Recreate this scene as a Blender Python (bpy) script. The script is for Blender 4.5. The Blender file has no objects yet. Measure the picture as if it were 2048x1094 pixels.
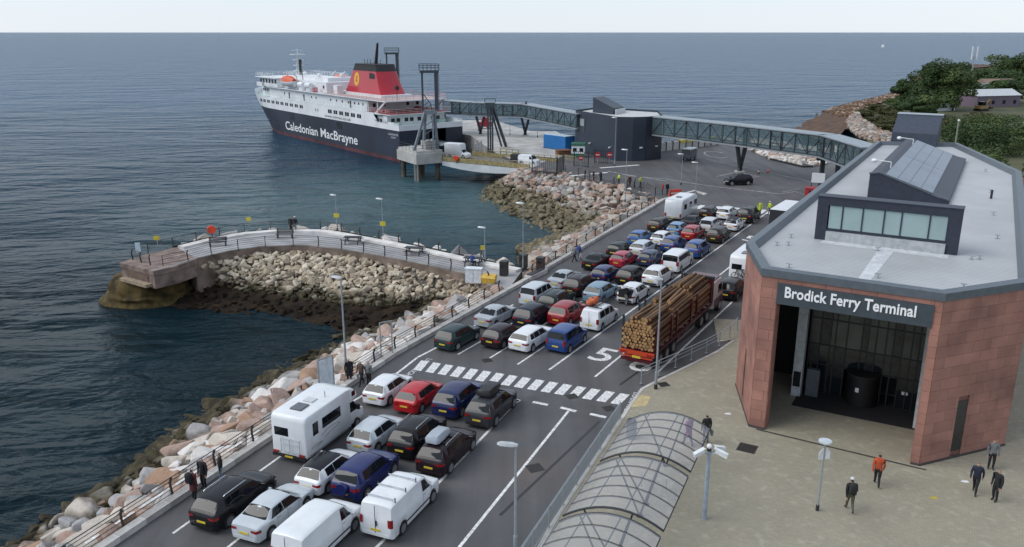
import bpy, bmesh, math, random
from mathutils import Vector, Matrix, noise
R = math.radians
rnd = random.Random(7)
SC = bpy.context.scene
COL = SC.collection

# ---------------------------------------------------------------- camera, sky, sun, exposure
cam_data = bpy.data.cameras.new('camera')
cam = bpy.data.objects.new('camera', cam_data); COL.objects.link(cam)
cam.location = (0, 0, 22); cam.rotation_euler = (R(90 - 16.32), 0, 0)
cam_data.sensor_width = 36; cam_data.lens = 29.0
cam_data.clip_start = 0.5; cam_data.clip_end = 60000
SC.camera = cam
world = bpy.data.worlds.new('World'); SC.world = world; world.use_nodes = True
wn = world.node_tree.nodes; wl = world.node_tree.links
wn.clear()
sky = wn.new('ShaderNodeTexSky'); sky.sky_type = 'NISHITA'; sky.sun_disc = False
SUN_EL, SUN_AZ = 45, 262
sky.sun_elevation = R(SUN_EL); sky.sun_rotation = R(SUN_AZ)
sky.air_density = 1.0; sky.dust_density = 0.2; sky.ozone_density = 1.0
hs = wn.new('ShaderNodeHueSaturation'); hs.inputs['Saturation'].default_value = 0.62
bgn = wn.new('ShaderNodeBackground'); bgn.inputs['Strength'].default_value = 0.106
wo = wn.new('ShaderNodeOutputWorld')
# even layer of thin cloud over the clear sky
cl = wn.new('ShaderNodeMix'); cl.data_type = 'RGBA'; cl.inputs['Factor'].default_value = 0.72; cl.inputs['B'].default_value = (4.5, 5.15, 6.05, 1)
wl.new(sky.outputs[0], hs.inputs['Color']); wl.new(hs.outputs[0], cl.inputs['A']); wl.new(cl.outputs['Result'], bgn.inputs[0]); wl.new(bgn.outputs[0], wo.inputs[0])
sd = bpy.data.lights.new('sun', 'SUN'); sd.energy = 1.5; sd.angle = R(44); sd.color = (1.0, 0.97, 0.93)
sun = bpy.data.objects.new('sun', sd); COL.objects.link(sun)
_d = Vector((math.sin(R(SUN_AZ)) * math.cos(R(SUN_EL)), math.cos(R(SUN_AZ)) * math.cos(R(SUN_EL)), math.sin(R(SUN_EL))))
sun.rotation_euler = _d.to_track_quat('Z', 'Y').to_euler()
SC.view_settings.view_transform = 'Standard'; SC.view_settings.look = 'None'
SC.view_settings.gamma = 1; SC.view_settings.use_curve_mapping = False
SC.view_settings.exposure = 0.56
SC.render.engine = 'CYCLES'

# ---------------------------------------------------------------- materials
MATS = {}
def mat(name, c, rough=0.6, metal=0.0, var=0.12, vscale=3.0, bump=0.0, bscale=20.0, coat=0.0, spec=0.5, rand=0.0, c2=None, trans=0.0, alpha=1.0, emit=0.0, pos=False):
    """plain procedural surface: base colour broken up by noise, optional fine relief and per-object tone"""
    if name in MATS: return MATS[name]
    m = bpy.data.materials.new(name); m.use_nodes = True
    nt = m.node_tree; N = nt.nodes; L = nt.links
    b = N['Principled BSDF']
    b.inputs['Roughness'].default_value = rough; b.inputs['Metallic'].default_value = metal
    b.inputs['Coat Weight'].default_value = coat; b.inputs['Coat Roughness'].default_value = 0.06
    b.inputs['Specular IOR Level'].default_value = spec
    b.inputs['Transmission Weight'].default_value = trans; b.inputs['Alpha'].default_value = alpha
    tc = N.new('ShaderNodeTexCoord'); geo = N.new('ShaderNodeNewGeometry')
    crd = geo.outputs['Position'] if pos else tc.outputs['Object']
    nz = N.new('ShaderNodeTexNoise'); nz.inputs['Scale'].default_value = vscale; nz.inputs['Detail'].default_value = 5
    L.new(crd, nz.inputs['Vector'])
    mx = N.new('ShaderNodeMix'); mx.data_type = 'RGBA'
    k2 = c2 if c2 else tuple(x * (1 - 2 * var) for x in c)
    mx.inputs['A'].default_value = (*k2, 1); mx.inputs['B'].default_value = (*[min(1, x * (1 + var)) for x in c], 1)
    rp = N.new('ShaderNodeMapRange'); rp.inputs['From Min'].default_value = 0.3; rp.inputs['From Max'].default_value = 0.7
    L.new(nz.outputs[0], rp.inputs['Value']); L.new(rp.outputs[0], mx.inputs['Factor'])
    out = mx.outputs['Result']
    if rand:
        oi = N.new('ShaderNodeObjectInfo'); mr = N.new('ShaderNodeMapRange')
        mr.inputs['To Min'].default_value = 1 - rand; mr.inputs['To Max'].default_value = 1 + rand
        L.new(oi.outputs['Random'], mr.inputs['Value'])
        mm = N.new('ShaderNodeVectorMath'); mm.operation = 'SCALE'
        L.new(out, mm.inputs[0]); L.new(mr.outputs[0], mm.inputs['Scale']); out = mm.outputs[0]
    L.new(out, b.inputs['Base Color'])
    if bump:
        n2 = N.new('ShaderNodeTexNoise'); n2.inputs['Scale'].default_value = bscale; n2.inputs['Detail'].default_value = 6
        L.new(crd, n2.inputs['Vector'])
        bp = N.new('ShaderNodeBump'); bp.inputs['Strength'].default_value = bump; bp.inputs['Distance'].default_value = 0.05
        L.new(n2.outputs[0], bp.inputs['Height']); L.new(bp.outputs[0], b.inputs['Normal'])
    if emit:
        L.new(out, b.inputs['Emission Color']); b.inputs['Emission Strength'].default_value = emit
    MATS[name] = m
    return m
def paint(name, c, rough=0.22):
    return mat('paint ' + name, c, rough, 0.0, 0.04, 1.5, coat=0.35 if max(c) > .05 else 0.15, spec=0.35 if max(c) > .05 else 0.22)

# ---------------------------------------------------------------- mesh builder
class MB:
    def __init__(s): s.v = []; s.f = []; s.m = []
    def add(s, vs, fs, m=0):
        o = len(s.v); s.v += [tuple(p) for p in vs]
        for f in fs: s.f.append(tuple(i + o for i in f)); s.m.append(m)
        return s
    def box(s, x0, x1, y0, y1, z0, z1, m=0):
        return s.add([(x0,y0,z0),(x1,y0,z0),(x1,y1,z0),(x0,y1,z0),(x0,y0,z1),(x1,y0,z1),(x1,y1,z1),(x0,y1,z1)],
              [(3,2,1,0),(4,5,6,7),(0,1,5,4),(1,2,6,5),(2,3,7,6),(3,0,4,7)], m)
    def obox(s, c, sz, rz=0, m=0, ry=0, rx=0):
        M = Matrix.Translation(c) @ Matrix.Rotation(rz, 4, 'Z') @ Matrix.Rotation(ry, 4, 'Y') @ Matrix.Rotation(rx, 4, 'X')
        a, b, d = sz[0]/2, sz[1]/2, sz[2]/2
        vs = [M @ Vector(p) for p in [(-a,-b,-d),(a,-b,-d),(a,b,-d),(-a,b,-d),(-a,-b,d),(a,-b,d),(a,b,d),(-a,b,d)]]
        return s.add(vs, [(3,2,1,0),(4,5,6,7),(0,1,5,4),(1,2,6,5),(2,3,7,6),(3,0,4,7)], m)
    def prism(s, poly, z0, z1, m=0, bottom=True):
        n = len(poly)
        a = sum(poly[i][0]*poly[(i+1)%n][1]-poly[(i+1)%n][0]*poly[i][1] for i in range(n))
        if a < 0: poly = poly[::-1]
        vs = [(p[0],p[1],z0) for p in poly] + [(p[0],p[1],z1) for p in poly]
        fs = [tuple(range(n,2*n))] + [(i,(i+1)%n,(i+1)%n+n,i+n) for i in range(n)]
        if bottom: fs.append(tuple(range(n-1,-1,-1)))
        return s.add(vs, fs, m)
    def cyl(s, p0, p1, r0, r1=None, n=10, m=0, caps=True):
        if r1 is None: r1 = r0
        p0 = Vector(p0); p1 = Vector(p1); d = (p1-p0)
        if d.length < 1e-6: return s
        q = d.to_track_quat('Z','Y')
        vs = []
        for p, r in ((p0,r0),(p1,r1)):
            for i in range(n):
                a = 2*math.pi*i/n; vs.append(p + q @ Vector((r*math.cos(a), r*math.sin(a), 0)))
        fs = [(i,(i+1)%n,(i+1)%n+n,i+n) for i in range(n)]
        if caps: fs += [tuple(range(n-1,-1,-1)), tuple(range(n,2*n))]
        return s.add(vs, fs, m)
    def tube(s, pts, r, n=6, m=0):
        for a, b in zip(pts, pts[1:]): s.cyl(a, b, r, r, n, m)
        return s
    def beam(s, p0, p1, w, h, m=0):
        p0 = Vector(p0); p1 = Vector(p1); d = p1-p0; q = d.to_track_quat('Y','Z'); L = d.length
        vs = [p0 + q @ Vector(c) for c in [(-w/2,0,-h/2),(w/2,0,-h/2),(w/2,L,-h/2),(-w/2,L,-h/2),(-w/2,0,h/2),(w/2,0,h/2),(w/2,L,h/2),(-w/2,L,h/2)]]
        return s.add(vs, [(3,2,1,0),(4,5,6,7),(0,1,5,4),(1,2,6,5),(2,3,7,6),(3,0,4,7)], m)
    def quad(s, a, b, c, d, m=0): return s.add([a,b,c,d], [(0,1,2,3)], m)
    def loft(s, rings, m=0, closed=True, cap=True):
        n = len(rings[0]); vs = [p for r in rings for p in r]; fs = []
        for i in range(len(rings)-1):
            for j in range(n if closed else n-1):
                k = (j+1) % n
                fs.append((i*n+j, i*n+k, (i+1)*n+k, (i+1)*n+j))
        if cap: fs += [tuple(range(n-1,-1,-1)), tuple((len(rings)-1)*n+i for i in range(n))]
        return s.add(vs, fs, m)
    def ball(s, c, r, sz=(1,1,1), n=10, k=6, m=0):
        rings = []
        for i in range(1, k):
            t = math.pi*i/k
            rings.append([(c[0]+r*sz[0]*math.sin(t)*math.cos(2*math.pi*j/n), c[1]+r*sz[1]*math.sin(t)*math.sin(2*math.pi*j/n), c[2]-r*sz[2]*math.cos(t)) for j in range(n)])
        return s.loft(rings, m)
    def mesh(s, name, mats, smooth=None):
        me = bpy.data.meshes.new(name); me.from_pydata(s.v, [], s.f)
        for mm in (mats if isinstance(mats,(list,tuple)) else [mats]): me.materials.append(mm)
        me.polygons.foreach_set('material_index', s.m)
        if smooth is not None:
            me.polygons.foreach_set('use_smooth', [True]*len(me.polygons)); me.set_sharp_from_angle(angle=R(smooth))
        me.update(); return me
    def fix(s, me):
        bm = bmesh.new(); bm.from_mesh(me); bmesh.ops.recalc_face_normals(bm, faces=bm.faces); bm.to_mesh(me); bm.free(); return me
    def build(s, name, mats, parent=None, smooth=None, fix=False):
        me = s.mesh(name, mats, smooth)
        if fix: s.fix(me)
        return link(name, me, parent)

def link(name, me, parent=None, loc=None, rz=None):
    o = bpy.data.objects.new(name, me); COL.objects.link(o)
    if parent: o.parent = parent
    if loc: o.location = loc
    if rz is not None: o.rotation_euler = (0,0,rz)
    return o
def tag(o, label=None, cat=None, group=None, kind=None):
    if label: o['label'] = label
    if cat: o['category'] = cat
    if group: o['group'] = group
    if kind: o['kind'] = kind
    return o
def thing(name, label, cat, loc=(0,0,0), rz=0, group=None):
    o = bpy.data.objects.new(name, None); COL.objects.link(o)
    o.empty_display_size = 0.3
    o.location = loc; o.rotation_euler = (0,0,rz)
    return tag(o, label, cat, group)
KIDS = {}
def dup(root, loc, rz, label, group=None, kids=None):
    r = root.copy(); COL.objects.link(r); r.location = loc; r.rotation_euler = (0,0,rz); r['label'] = label
    if group: r['group'] = group
    for ch in root.children:
        c = ch.copy(); COL.objects.link(c); c.parent = r
        for g in ch.children:
            d = g.copy(); COL.objects.link(d); d.parent = c
    return r
def text_mesh(name, body, size, ext, m, parent, M, bold=0.0, align='LEFT', spacing=1.0):
    cu = bpy.data.curves.new(name, 'FONT'); cu.body = body; cu.size = size; cu.extrude = ext; cu.offset = bold
    cu.align_x = align; cu.space_character = spacing; cu.resolution_u = 3
    t = bpy.data.objects.new('lettering_source', cu); COL.objects.link(t)
    dg = bpy.context.evaluated_depsgraph_get(); me = bpy.data.meshes.new_from_object(t.evaluated_get(dg))
    bpy.data.objects.remove(t); bpy.data.curves.remove(cu)
    me.name = name; me.transform(M); me.materials.clear(); me.materials.append(m)
    return link(name, me, parent)

def inside(p, poly):
    c = False; n = len(poly); x, y = p
    for i in range(n):
        a, b = poly[i], poly[(i+1)%n]
        if (a[1] > y) != (b[1] > y) and x < (b[0]-a[0])*(y-a[1])/(b[1]-a[1])+a[0]: c = not c
    return c
def along(pts, step, start=0.0):
    """points every step metres along a polyline, with direction"""
    out = []; d = start
    for a, b in zip(pts, pts[1:]):
        a = Vector((a[0],a[1],0)); b = Vector((b[0],b[1],0)); L = (b-a).length
        while d <= L:
            out.append((a+(b-a)*(d/L), (b-a).normalized())); d += step
        d -= L
    return out
def smooth_line(pts, k=6):
    """Catmull-Rom through 2-D points"""
    P = [pts[0]] + list(pts) + [pts[-1]]; out = []
    for i in range(1, len(P)-2):
        p0,p1,p2,p3 = P[i-1],P[i],P[i+1],P[i+2]
        for j in range(k):
            t = j/k
            out.append(tuple(0.5*(2*p1[a]+(p2[a]-p0[a])*t+(2*p0[a]-5*p1[a]+4*p2[a]-p3[a])*t*t+(3*p1[a]-p0[a]-3*p2[a]+p3[a])*t**3) for a in range(len(p1))))
    out.append(tuple(pts[-1])); return out
D1 = (math.sin(R(22.75)), math.cos(R(22.75))); D2 = (math.sin(R(30.46)), math.cos(R(30.46)))
RZ1 = R(90-22.75); RZ2 = R(90-30.46)       # heading of things whose front is +x

# ================================================================= SETTING: sea, ground, slopes
def water_material():
    m = bpy.data.materials.new('sea water'); m.use_nodes = True; nt = m.node_tree; N = nt.nodes; L = nt.links
    b = N['Principled BSDF']; b.inputs['Roughness'].default_value = 0.25; b.inputs['IOR'].default_value = 1.33
    b.inputs['Specular IOR Level'].default_value = 0.10
    geo = N.new('ShaderNodeNewGeometry')
    # broad patches of deeper and shallower, silty water
    n0 = N.new('ShaderNodeTexNoise'); n0.inputs['Scale'].default_value = 0.018; n0.inputs['Detail'].default_value = 4
    L.new(geo.outputs['Position'], n0.inputs['Vector'])
    cr = N.new('ShaderNodeValToRGB'); e = cr.color_ramp.elements
    e[0].position = 0.35; e[0].color = (0.003, 0.009, 0.012, 1); e[1].position = 0.68; e[1].color = (0.008, 0.027, 0.037, 1)
    L.new(n0.outputs[0], cr.inputs[0])
    # open water: base colour turns bluer with distance out from the near shore
    sy = N.new('ShaderNodeSeparateXYZ'); L.new(geo.outputs['Position'], sy.inputs[0])
    my = N.new('ShaderNodeMapRange'); my.inputs['From Min'].default_value = 70; my.inputs['From Max'].default_value = 330; L.new(sy.outputs['Y'], my.inputs['Value'])
    mo = N.new('ShaderNodeMix'); mo.data_type = 'RGBA'; mo.inputs['B'].default_value = (0.010, 0.056, 0.112, 1)
    L.new(my.outputs[0], mo.inputs['Factor']); L.new(cr.outputs[0], mo.inputs['A'])
    # pale turquoise shallows stirred up off the slip, between jetty and berth
    vm = N.new('ShaderNodeVectorMath'); vm.operation = 'DISTANCE'; vm.inputs[1].default_value = (-20, 128, -4)
    L.new(geo.outputs['Position'], vm.inputs[0])
    mr = N.new('ShaderNodeMapRange'); mr.inputs['From Min'].default_value = 50; mr.inputs['From Max'].default_value = 6
    mr.interpolation_type = 'SMOOTHSTEP'
    L.new(vm.outputs['Value'], mr.inputs['Value'])
    mu = N.new('ShaderNodeMath'); mu.operation = 'MULTIPLY'; mu.inputs[1].default_value = 0.65; L.new(mr.outputs[0], mu.inputs[0])
    mx = N.new('ShaderNodeMix'); mx.data_type = 'RGBA'; mx.inputs['B'].default_value = (0.075, 0.135, 0.145, 1)
    L.new(mu.outputs[0], mx.inputs['Factor']); L.new(mo.outputs['Result'], mx.inputs['A'])
    # a few whitecap streaks far out
    mp0 = N.new('ShaderNodeMapping'); mp0.inputs['Scale'].default_value = (0.010, 0.055, 1); mp0.inputs['Rotation'].default_value = (0,0,R(12))
    L.new(geo.outputs['Position'], mp0.inputs['Vector'])
    n4 = N.new('ShaderNodeTexNoise'); n4.inputs['Scale'].default_value = 1.0; n4.inputs['Detail'].default_value = 8; n4.inputs['Roughness'].default_value = 0.7
    L.new(mp0.outputs[0], n4.inputs['Vector'])
    m4 = N.new('ShaderNodeMapRange'); m4.inputs['From Min'].default_value = 0.66; m4.inputs['From Max'].default_value = 0.78; m4.inputs['To Max'].default_value = 0.5
    L.new(n4.outputs[0], m4.inputs['Value'])
    mx2 = N.new('ShaderNodeMix'); mx2.data_type = 'RGBA'; mx2.inputs['B'].default_value = (0.6, 0.65, 0.68, 1)
    L.new(m4.outputs[0], mx2.inputs['Factor']); L.new(mx.outputs['Result'], mx2.inputs['A'])
    L.new(mx2.outputs['Result'], b.inputs['Base Color'])
    # three sizes of wave, crests running across the wind
    prev = None
    for sc, stretch, rot, stg, dist in ((0.05, 2.2, -18, 1.0, 4.6), (0.17, 2.2, -22, 1.0, 2.1), (0.55, 2.2, -12, 1.0, 0.62), (1.8, 1.6, -18, 0.8, 0.16)):
        mp = N.new('ShaderNodeMapping'); mp.inputs['Rotation'].default_value = (0,0,R(rot)); mp.inputs['Scale'].default_value = (sc/stretch, sc, sc)
        L.new(geo.outputs['Position'], mp.inputs['Vector'])
        n = N.new('ShaderNodeTexNoise'); n.inputs['Scale'].default_value = 1; n.inputs['Detail'].default_value = 4; n.inputs['Distortion'].default_value = 0.6
        L.new(mp.outputs[0], n.inputs['Vector'])
        bp = N.new('ShaderNodeBump'); bp.inputs['Strength'].default_value = stg; bp.inputs['Distance'].default_value = dist
        L.new(n.outputs[0], bp.inputs['Height'])
        if prev: L.new(prev.outputs[0], bp.inputs['Normal'])
        prev = bp
    L.new(prev.outputs[0], b.inputs['Normal'])
    return m
SEA_Z = -4.0
mb = MB()
mb.quad((-30000,-200,SEA_Z),(30000,-200,SEA_Z),(30000,50000,SEA_Z),(-30000,50000,SEA_Z))
tag(mb.build('sea', water_material()), kind='structure')
mb = MB(); mb.quad((-400,-200,-7.5),(500,-200,-7.5),(500,600,-7.5),(-400,600,-7.5))
tag(mb.build('sea_bed', mat('sea bed', (0.08,0.08,0.06), 0.9)), kind='structure')

def asphalt_material():
    m = bpy.data.materials.new('asphalt'); m.use_nodes = True; nt = m.node_tree; N = nt.nodes; L = nt.links
    b = N['Principled BSDF']; b.inputs['Roughness'].default_value = 0.75
    geo = N.new('ShaderNodeNewGeometry')
    n0 = N.new('ShaderNodeTexNoise'); n0.inputs['Scale'].default_value = 0.09; n0.inputs['Detail'].default_value = 8; n0.inputs['Roughness'].default_value = 0.65
    L.new(geo.outputs['Position'], n0.inputs['Vector'])
    cr = N.new('ShaderNodeValToRGB'); e = cr.color_ramp.elements
    e[0].position = 0.3; e[0].color = (0.064,0.063,0.065,1); e[1].position = 0.72; e[1].color = (0.108,0.107,0.110,1)
    L.new(n0.outputs[0], cr.inputs[0])
    # faint wheel tracks down the lanes and big repair patches
    mpt = N.new('ShaderNodeMapping'); mpt.inputs['Rotation'].default_value = (0,0,R(27)); mpt.inputs['Scale'].default_value = (0.75,0.035,1)
    L.new(geo.outputs['Position'], mpt.inputs['Vector'])
    nt2 = N.new('ShaderNodeTexNoise'); nt2.inputs['Scale'].default_value = 1.0; nt2.inputs['Detail'].default_value = 5; L.new(mpt.outputs[0], nt2.inputs['Vector'])
    vo = N.new('ShaderNodeTexVoronoi'); vo.inputs['Scale'].default_value = 0.11; L.new(geo.outputs['Position'], vo.inputs['Vector'])
    mrt = N.new('ShaderNodeMapRange'); mrt.inputs['From Min'].default_value = 0.35; mrt.inputs['From Max'].default_value = 0.65; mrt.inputs['To Min'].default_value = 0.82; mrt.inputs['To Max'].default_value = 1.14; L.new(nt2.outputs[0], mrt.inputs['Value'])
    sct = N.new('ShaderNodeVectorMath'); sct.operation = 'SCALE'; L.new(cr.outputs[0], sct.inputs[0]); L.new(mrt.outputs[0], sct.inputs['Scale'])
    sv_ = N.new('ShaderNodeSeparateXYZ'); L.new(vo.outputs['Color'], sv_.inputs[0])
    mrv = N.new('ShaderNodeMapRange'); mrv.inputs['To Min'].default_value = 0.88; mrv.inputs['To Max'].default_value = 1.08; L.new(sv_.outputs[0], mrv.inputs['Value'])
    sct2 = N.new('ShaderNodeVectorMath'); sct2.operation = 'SCALE'; L.new(sct.outputs[0], sct2.inputs[0]); L.new(mrv.outputs[0], sct2.inputs['Scale'])
    # oil and rust stains
    n1 = N.new('ShaderNodeTexNoise'); n1.inputs['Scale'].default_value = 0.33; n1.inputs['Detail'].default_value = 6
    L.new(geo.outputs['Position'], n1.inputs['Vector'])
    mr = N.new('ShaderNodeMapRange'); mr.inputs['From Min'].default_value = 0.62; mr.inputs['From Max'].default_value = 0.76; mr.inputs['To Max'].default_value = 0.55
    L.new(n1.outputs[0], mr.inputs['Value'])
    mx = N.new('ShaderNodeMix'); mx.data_type = 'RGBA'; mx.inputs['B'].default_value = (0.040,0.038,0.038,1)
    L.new(mr.outputs[0], mx.inputs['Factor']); L.new(sct2.outputs[0], mx.inputs['A'])
    vm = N.new('ShaderNodeVectorMath'); vm.operation = 'DISTANCE'; vm.inputs[1].default_value = (1.0, 38.4, 0)
    L.new(geo.outputs['Position'], vm.inputs[0])
    m2 = N.new('ShaderNodeMapRange'); m2.inputs['From Min'].default_value = 3.0; m2.inputs['From Max'].default_value = 0.2; m2.inputs['To Max'].default_value = 0.22
    L.new(vm.outputs['Value'], m2.inputs['Value'])
    mm = N.new('ShaderNodeMath'); mm.operation = 'MULTIPLY'; L.new(m2.outputs[0], mm.inputs[0]); L.new(n1.outputs[0], mm.inputs[1])
    mx3 = N.new('ShaderNodeMix'); mx3.data_type = 'RGBA'; mx3.inputs['B'].default_value = (0.30,0.16,0.08,1)
    L.new(mm.outputs[0], mx3.inputs['Factor']); L.new(mx.outputs['Result'], mx3.inputs['A'])
    n2 = N.new('ShaderNodeTexNoise'); n2.inputs['Scale'].default_value = 18; n2.inputs['Detail'].default_value = 4
    L.new(geo.outputs['Position'], n2.inputs['Vector'])
    bp = N.new('ShaderNodeBump'); bp.inputs['Strength'].default_value = 0.35; bp.inputs['Distance'].default_value = 0.02
    L.new(n2.outputs[0], bp.inputs['Height']); L.new(bp.outputs[0], b.inputs['Normal'])
    mg = N.new('ShaderNodeMapRange'); mg.inputs['To Min'].default_value = 0.8; mg.inputs['To Max'].default_value = 1.2
    L.new(n2.outputs[0], mg.inputs['Value'])
    sc = N.new('ShaderNodeVectorMath'); sc.operation = 'SCALE'; L.new(mx3.outputs['Result'], sc.inputs[0]); L.new(mg.outputs[0], sc.inputs['Scale'])
    L.new(sc.outputs[0], b.inputs['Base Color'])
    return m
asphalt = asphalt_material()
concrete = mat('pale concrete', (0.42,0.41,0.39), 0.8, var=0.16, vscale=0.4, bump=0.2, bscale=8)
concrete_dk = mat('stained concrete', (0.27,0.26,0.25), 0.85, var=0.25, vscale=0.5, bump=0.3, bscale=5)
kerb_stone = mat('kerb stone', (0.50,0.48,0.46), 0.8, var=0.15, vscale=1.2)
white_line = mat('white road paint', (0.70,0.70,0.69), 0.7, var=0.22, vscale=5)
galv = mat('galvanised steel', (0.36,0.40,0.43), 0.45, 0.4, var=0.08)
dark_steel = mat('dark painted steel', (0.030,0.034,0.038), 0.5, 0.2)
tide = mat('tide marked concrete', (0.12,0.10,0.07), 0.9, var=0.3, vscale=0.6)

KERB = [(-40,-21), (-16.93,34.32), (-10.52,49.38), (-8.30,54.57), (0.72,71.45), (20.41,110.16)]
PROM = [(20.41,110.16), (15.33,121.52), (8.91,132.82), (2.99,136.35)]
PIER = [(3.01,137.39), (-4.4,160), (-9.1,181.8), (-30.5,209.5), (-19.5,217.5), (-5.08,217.48), (4.17,192.60), (9.96,192.60)]
FAR = [(13.01,171.08), (31.88,172.70), (39.72,175.18), (46.87,170.29), (52.96,163.43), (64.51,167.94), (80,172), (150,230), (260,420), (600,420), (600,-60)]
land = KERB + PROM[1:] + PIER + FAR
mb = MB(); mb.prism(land, -6.5, 0)
land_o = mb.build('asphalt_ground', [asphalt]); tag(land_o, kind='structure')
pier_poly = [(3.37,138.45), (-4.2,160), (-9.0,181.8), (-30.3,209.3), (-19.6,217.3), (-4.94,217.10), (4.28,192.40), (10.16,192.10), (15.15,160.55), (6.86,148.72)]
mb = MB(); mb.prism(pier_poly, -0.3, 0.004); tag(mb.build('pier_deck', concrete), kind='structure')
# quay face: concrete panels with pile fenders
mb = MB(); mb.beam((-4.4,160,-2),(-9.1,181.8,-2),0.12,4.6); mb.beam((-9.15,181.8,-2),(-30.5,209.45,-2),0.12,4.6)
tag(mb.build('quay_wall', concrete_dk), kind='structure')

# ---- rock slopes
def weed_rock(name, c, c2, w1=(0.026,0.021,0.012), w2=(0.105,0.088,0.042), zt=-1.0):
    m = bpy.data.materials.new(name); m.use_nodes = True; nt = m.node_tree; N = nt.nodes; L = nt.links
    b = N['Principled BSDF']; b.inputs['Roughness'].default_value = 0.85; b.inputs['Specular IOR Level'].default_value = 0.3
    geo = N.new('ShaderNodeNewGeometry')
    n0 = N.new('ShaderNodeTexNoise'); n0.inputs['Scale'].default_value = 1.6; n0.inputs['Detail'].default_value = 8; n0.inputs['Roughness'].default_value = 0.65
    L.new(geo.outputs['Position'], n0.inputs['Vector'])
    mr = N.new('ShaderNodeMapRange'); mr.inputs['From Min'].default_value = 0.3; mr.inputs['From Max'].default_value = 0.7
    L.new(n0.outputs[0], mr.inputs['Value'])
    mx = N.new('ShaderNodeMix'); mx.data_type = 'RGBA'; mx.inputs['A'].default_value = (*c,1); mx.inputs['B'].default_value = (*c2,1)
    L.new(mr.outputs[0], mx.inputs['Factor'])
    # brown weed and algae below the high-tide mark
    sp = N.new('ShaderNodeSeparateXYZ'); L.new(geo.outputs['Position'], sp.inputs[0])
    n1 = N.new('ShaderNodeTexNoise'); n1.inputs['Scale'].default_value = 0.7; n1.inputs['Detail'].default_value = 5
    L.new(geo.outputs['Position'], n1.inputs['Vector'])
    ad = N.new('ShaderNodeMath'); ad.operation = 'MULTIPLY_ADD'; ad.inputs[1].default_value = 2.4; L.new(n1.outputs[0], ad.inputs[0]); L.new(sp.outputs['Z'], ad.inputs[2])
    m1 = N.new('ShaderNodeMapRange'); m1.inputs['From Min'].default_value = zt; m1.inputs['From Max'].default_value = zt-0.75
    L.new(ad.outputs[0], m1.inputs['Value'])
    cr = N.new('ShaderNodeValToRGB'); e = cr.color_ramp.elements
    e[0].position = 0.4; e[0].color = (*w1,1); e[1].position = 0.75; e[1].color = (*w2,1)
    L.new(n0.outputs[0], cr.inputs[0])
    mx2 = N.new('ShaderNodeMix'); mx2.data_type = 'RGBA'; L.new(m1.outputs[0], mx2.inputs['Factor'])
    L.new(mx.outputs['Result'], mx2.inputs['A']); L.new(cr.outputs[0], mx2.inputs['B'])
    L.new(mx2.outputs['Result'], b.inputs['Base Color'])
    n2 = N.new('ShaderNodeTexNoise'); n2.inputs['Scale'].default_value = 5; n2.inputs['Detail'].default_value = 8
    L.new(geo.outputs['Position'], n2.inputs['Vector'])
    bp = N.new('ShaderNodeBump'); bp.inputs['Strength'].default_value = 0.5; bp.inputs['Distance'].default_value = 0.12
    L.new(n2.outputs[0], bp.inputs['Height']); L.new(bp.outputs[0], b.inputs['Normal'])
    return m
ROCKM = [weed_rock('pink sandstone', (0.44,0.325,0.275), (0.30,0.205,0.165)), weed_rock('pale cream rock', (0.58,0.53,0.47), (0.38,0.33,0.28)),
         weed_rock('orange sandstone', (0.40,0.265,0.185), (0.28,0.175,0.12)), weed_rock('grey granite', (0.40,0.39,0.38), (0.29,0.28,0.28)),
         weed_rock('white quartz rock', (0.68,0.65,0.62), (0.55,0.52,0.49))]
OL = dict(w1=(0.075,0.062,0.036), w2=(0.29,0.245,0.155), zt=-0.45)
PROMM = [weed_rock('far pink rock', (0.40,0.285,0.235), (0.28,0.19,0.155), **OL), weed_rock('far buff rock', (0.46,0.41,0.36), (0.32,0.28,0.24), **OL), weed_rock('far brown rock', (0.30,0.21,0.155), (0.21,0.145,0.11), **OL), weed_rock('far grey rock', (0.30,0.285,0.27), (0.20,0.19,0.18), **OL), weed_rock('far pale rock', (0.56,0.53,0.49), (0.42,0.39,0.36), **OL)]
RUBM = [weed_rock('buff rubble', (0.46,0.39,0.29), (0.31,0.25,0.18)), weed_rock('pale rubble', (0.60,0.54,0.43), (0.42,0.36,0.28)), weed_rock('grey rubble', (0.31,0.26,0.20), (0.20,0.165,0.125))]
slope_m = weed_rock('slope gravel', (0.16,0.14,0.12), (0.10,0.09,0.08))
weed_m = mat('brown seaweed', (0.030,0.019,0.011), 0.9, c2=(0.006,0.005,0.004), vscale=0.9, bump=0.9, bscale=3, spec=0.15)

def rock_bm(seed, n=15, bev=0.05):
    r = random.Random(seed); bm = bmesh.new()
    ax = (1.0, r.uniform(0.65,0.95), r.uniform(0.5,0.75))
    for i in range(n):
        z = r.uniform(-1,1); a = r.uniform(0,6.283); q = math.sqrt(1-z*z); k = r.uniform(0.85,1.1)
        p = [q*math.cos(a)*k, q*math.sin(a)*k, z*k]
        p = [math.copysign(min(1,abs(c)**0.62), c) for c in p]
        bm.verts.new((p[0]*ax[0]*0.5, p[1]*ax[1]*0.5, p[2]*ax[2]*0.5))
    res = bmesh.ops.convex_hull(bm, input=bm.verts)
    bmesh.ops.delete(bm, geom=[v for v in bm.verts if not v.link_faces], context='VERTS')
    bmesh.ops.dissolve_limit(bm, angle_limit=R(14), verts=bm.verts, edges=bm.edges)
    if bev: bmesh.ops.bevel(bm, geom=bm.edges[:], offset=bev, segments=1, affect='EDGES', clamp_overlap=True)
    return bm
ROCKV = []      # plain variants for joined heaps
for i in range(14):
    bm = rock_bm(100+i, 13, 0.035); bm.verts.index_update()
    ROCKV.append(([v.co.copy() for v in bm.verts], [[v.index for v in f.verts] for f in bm.faces])); bm.free()
ROCKMESH = {}
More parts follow.
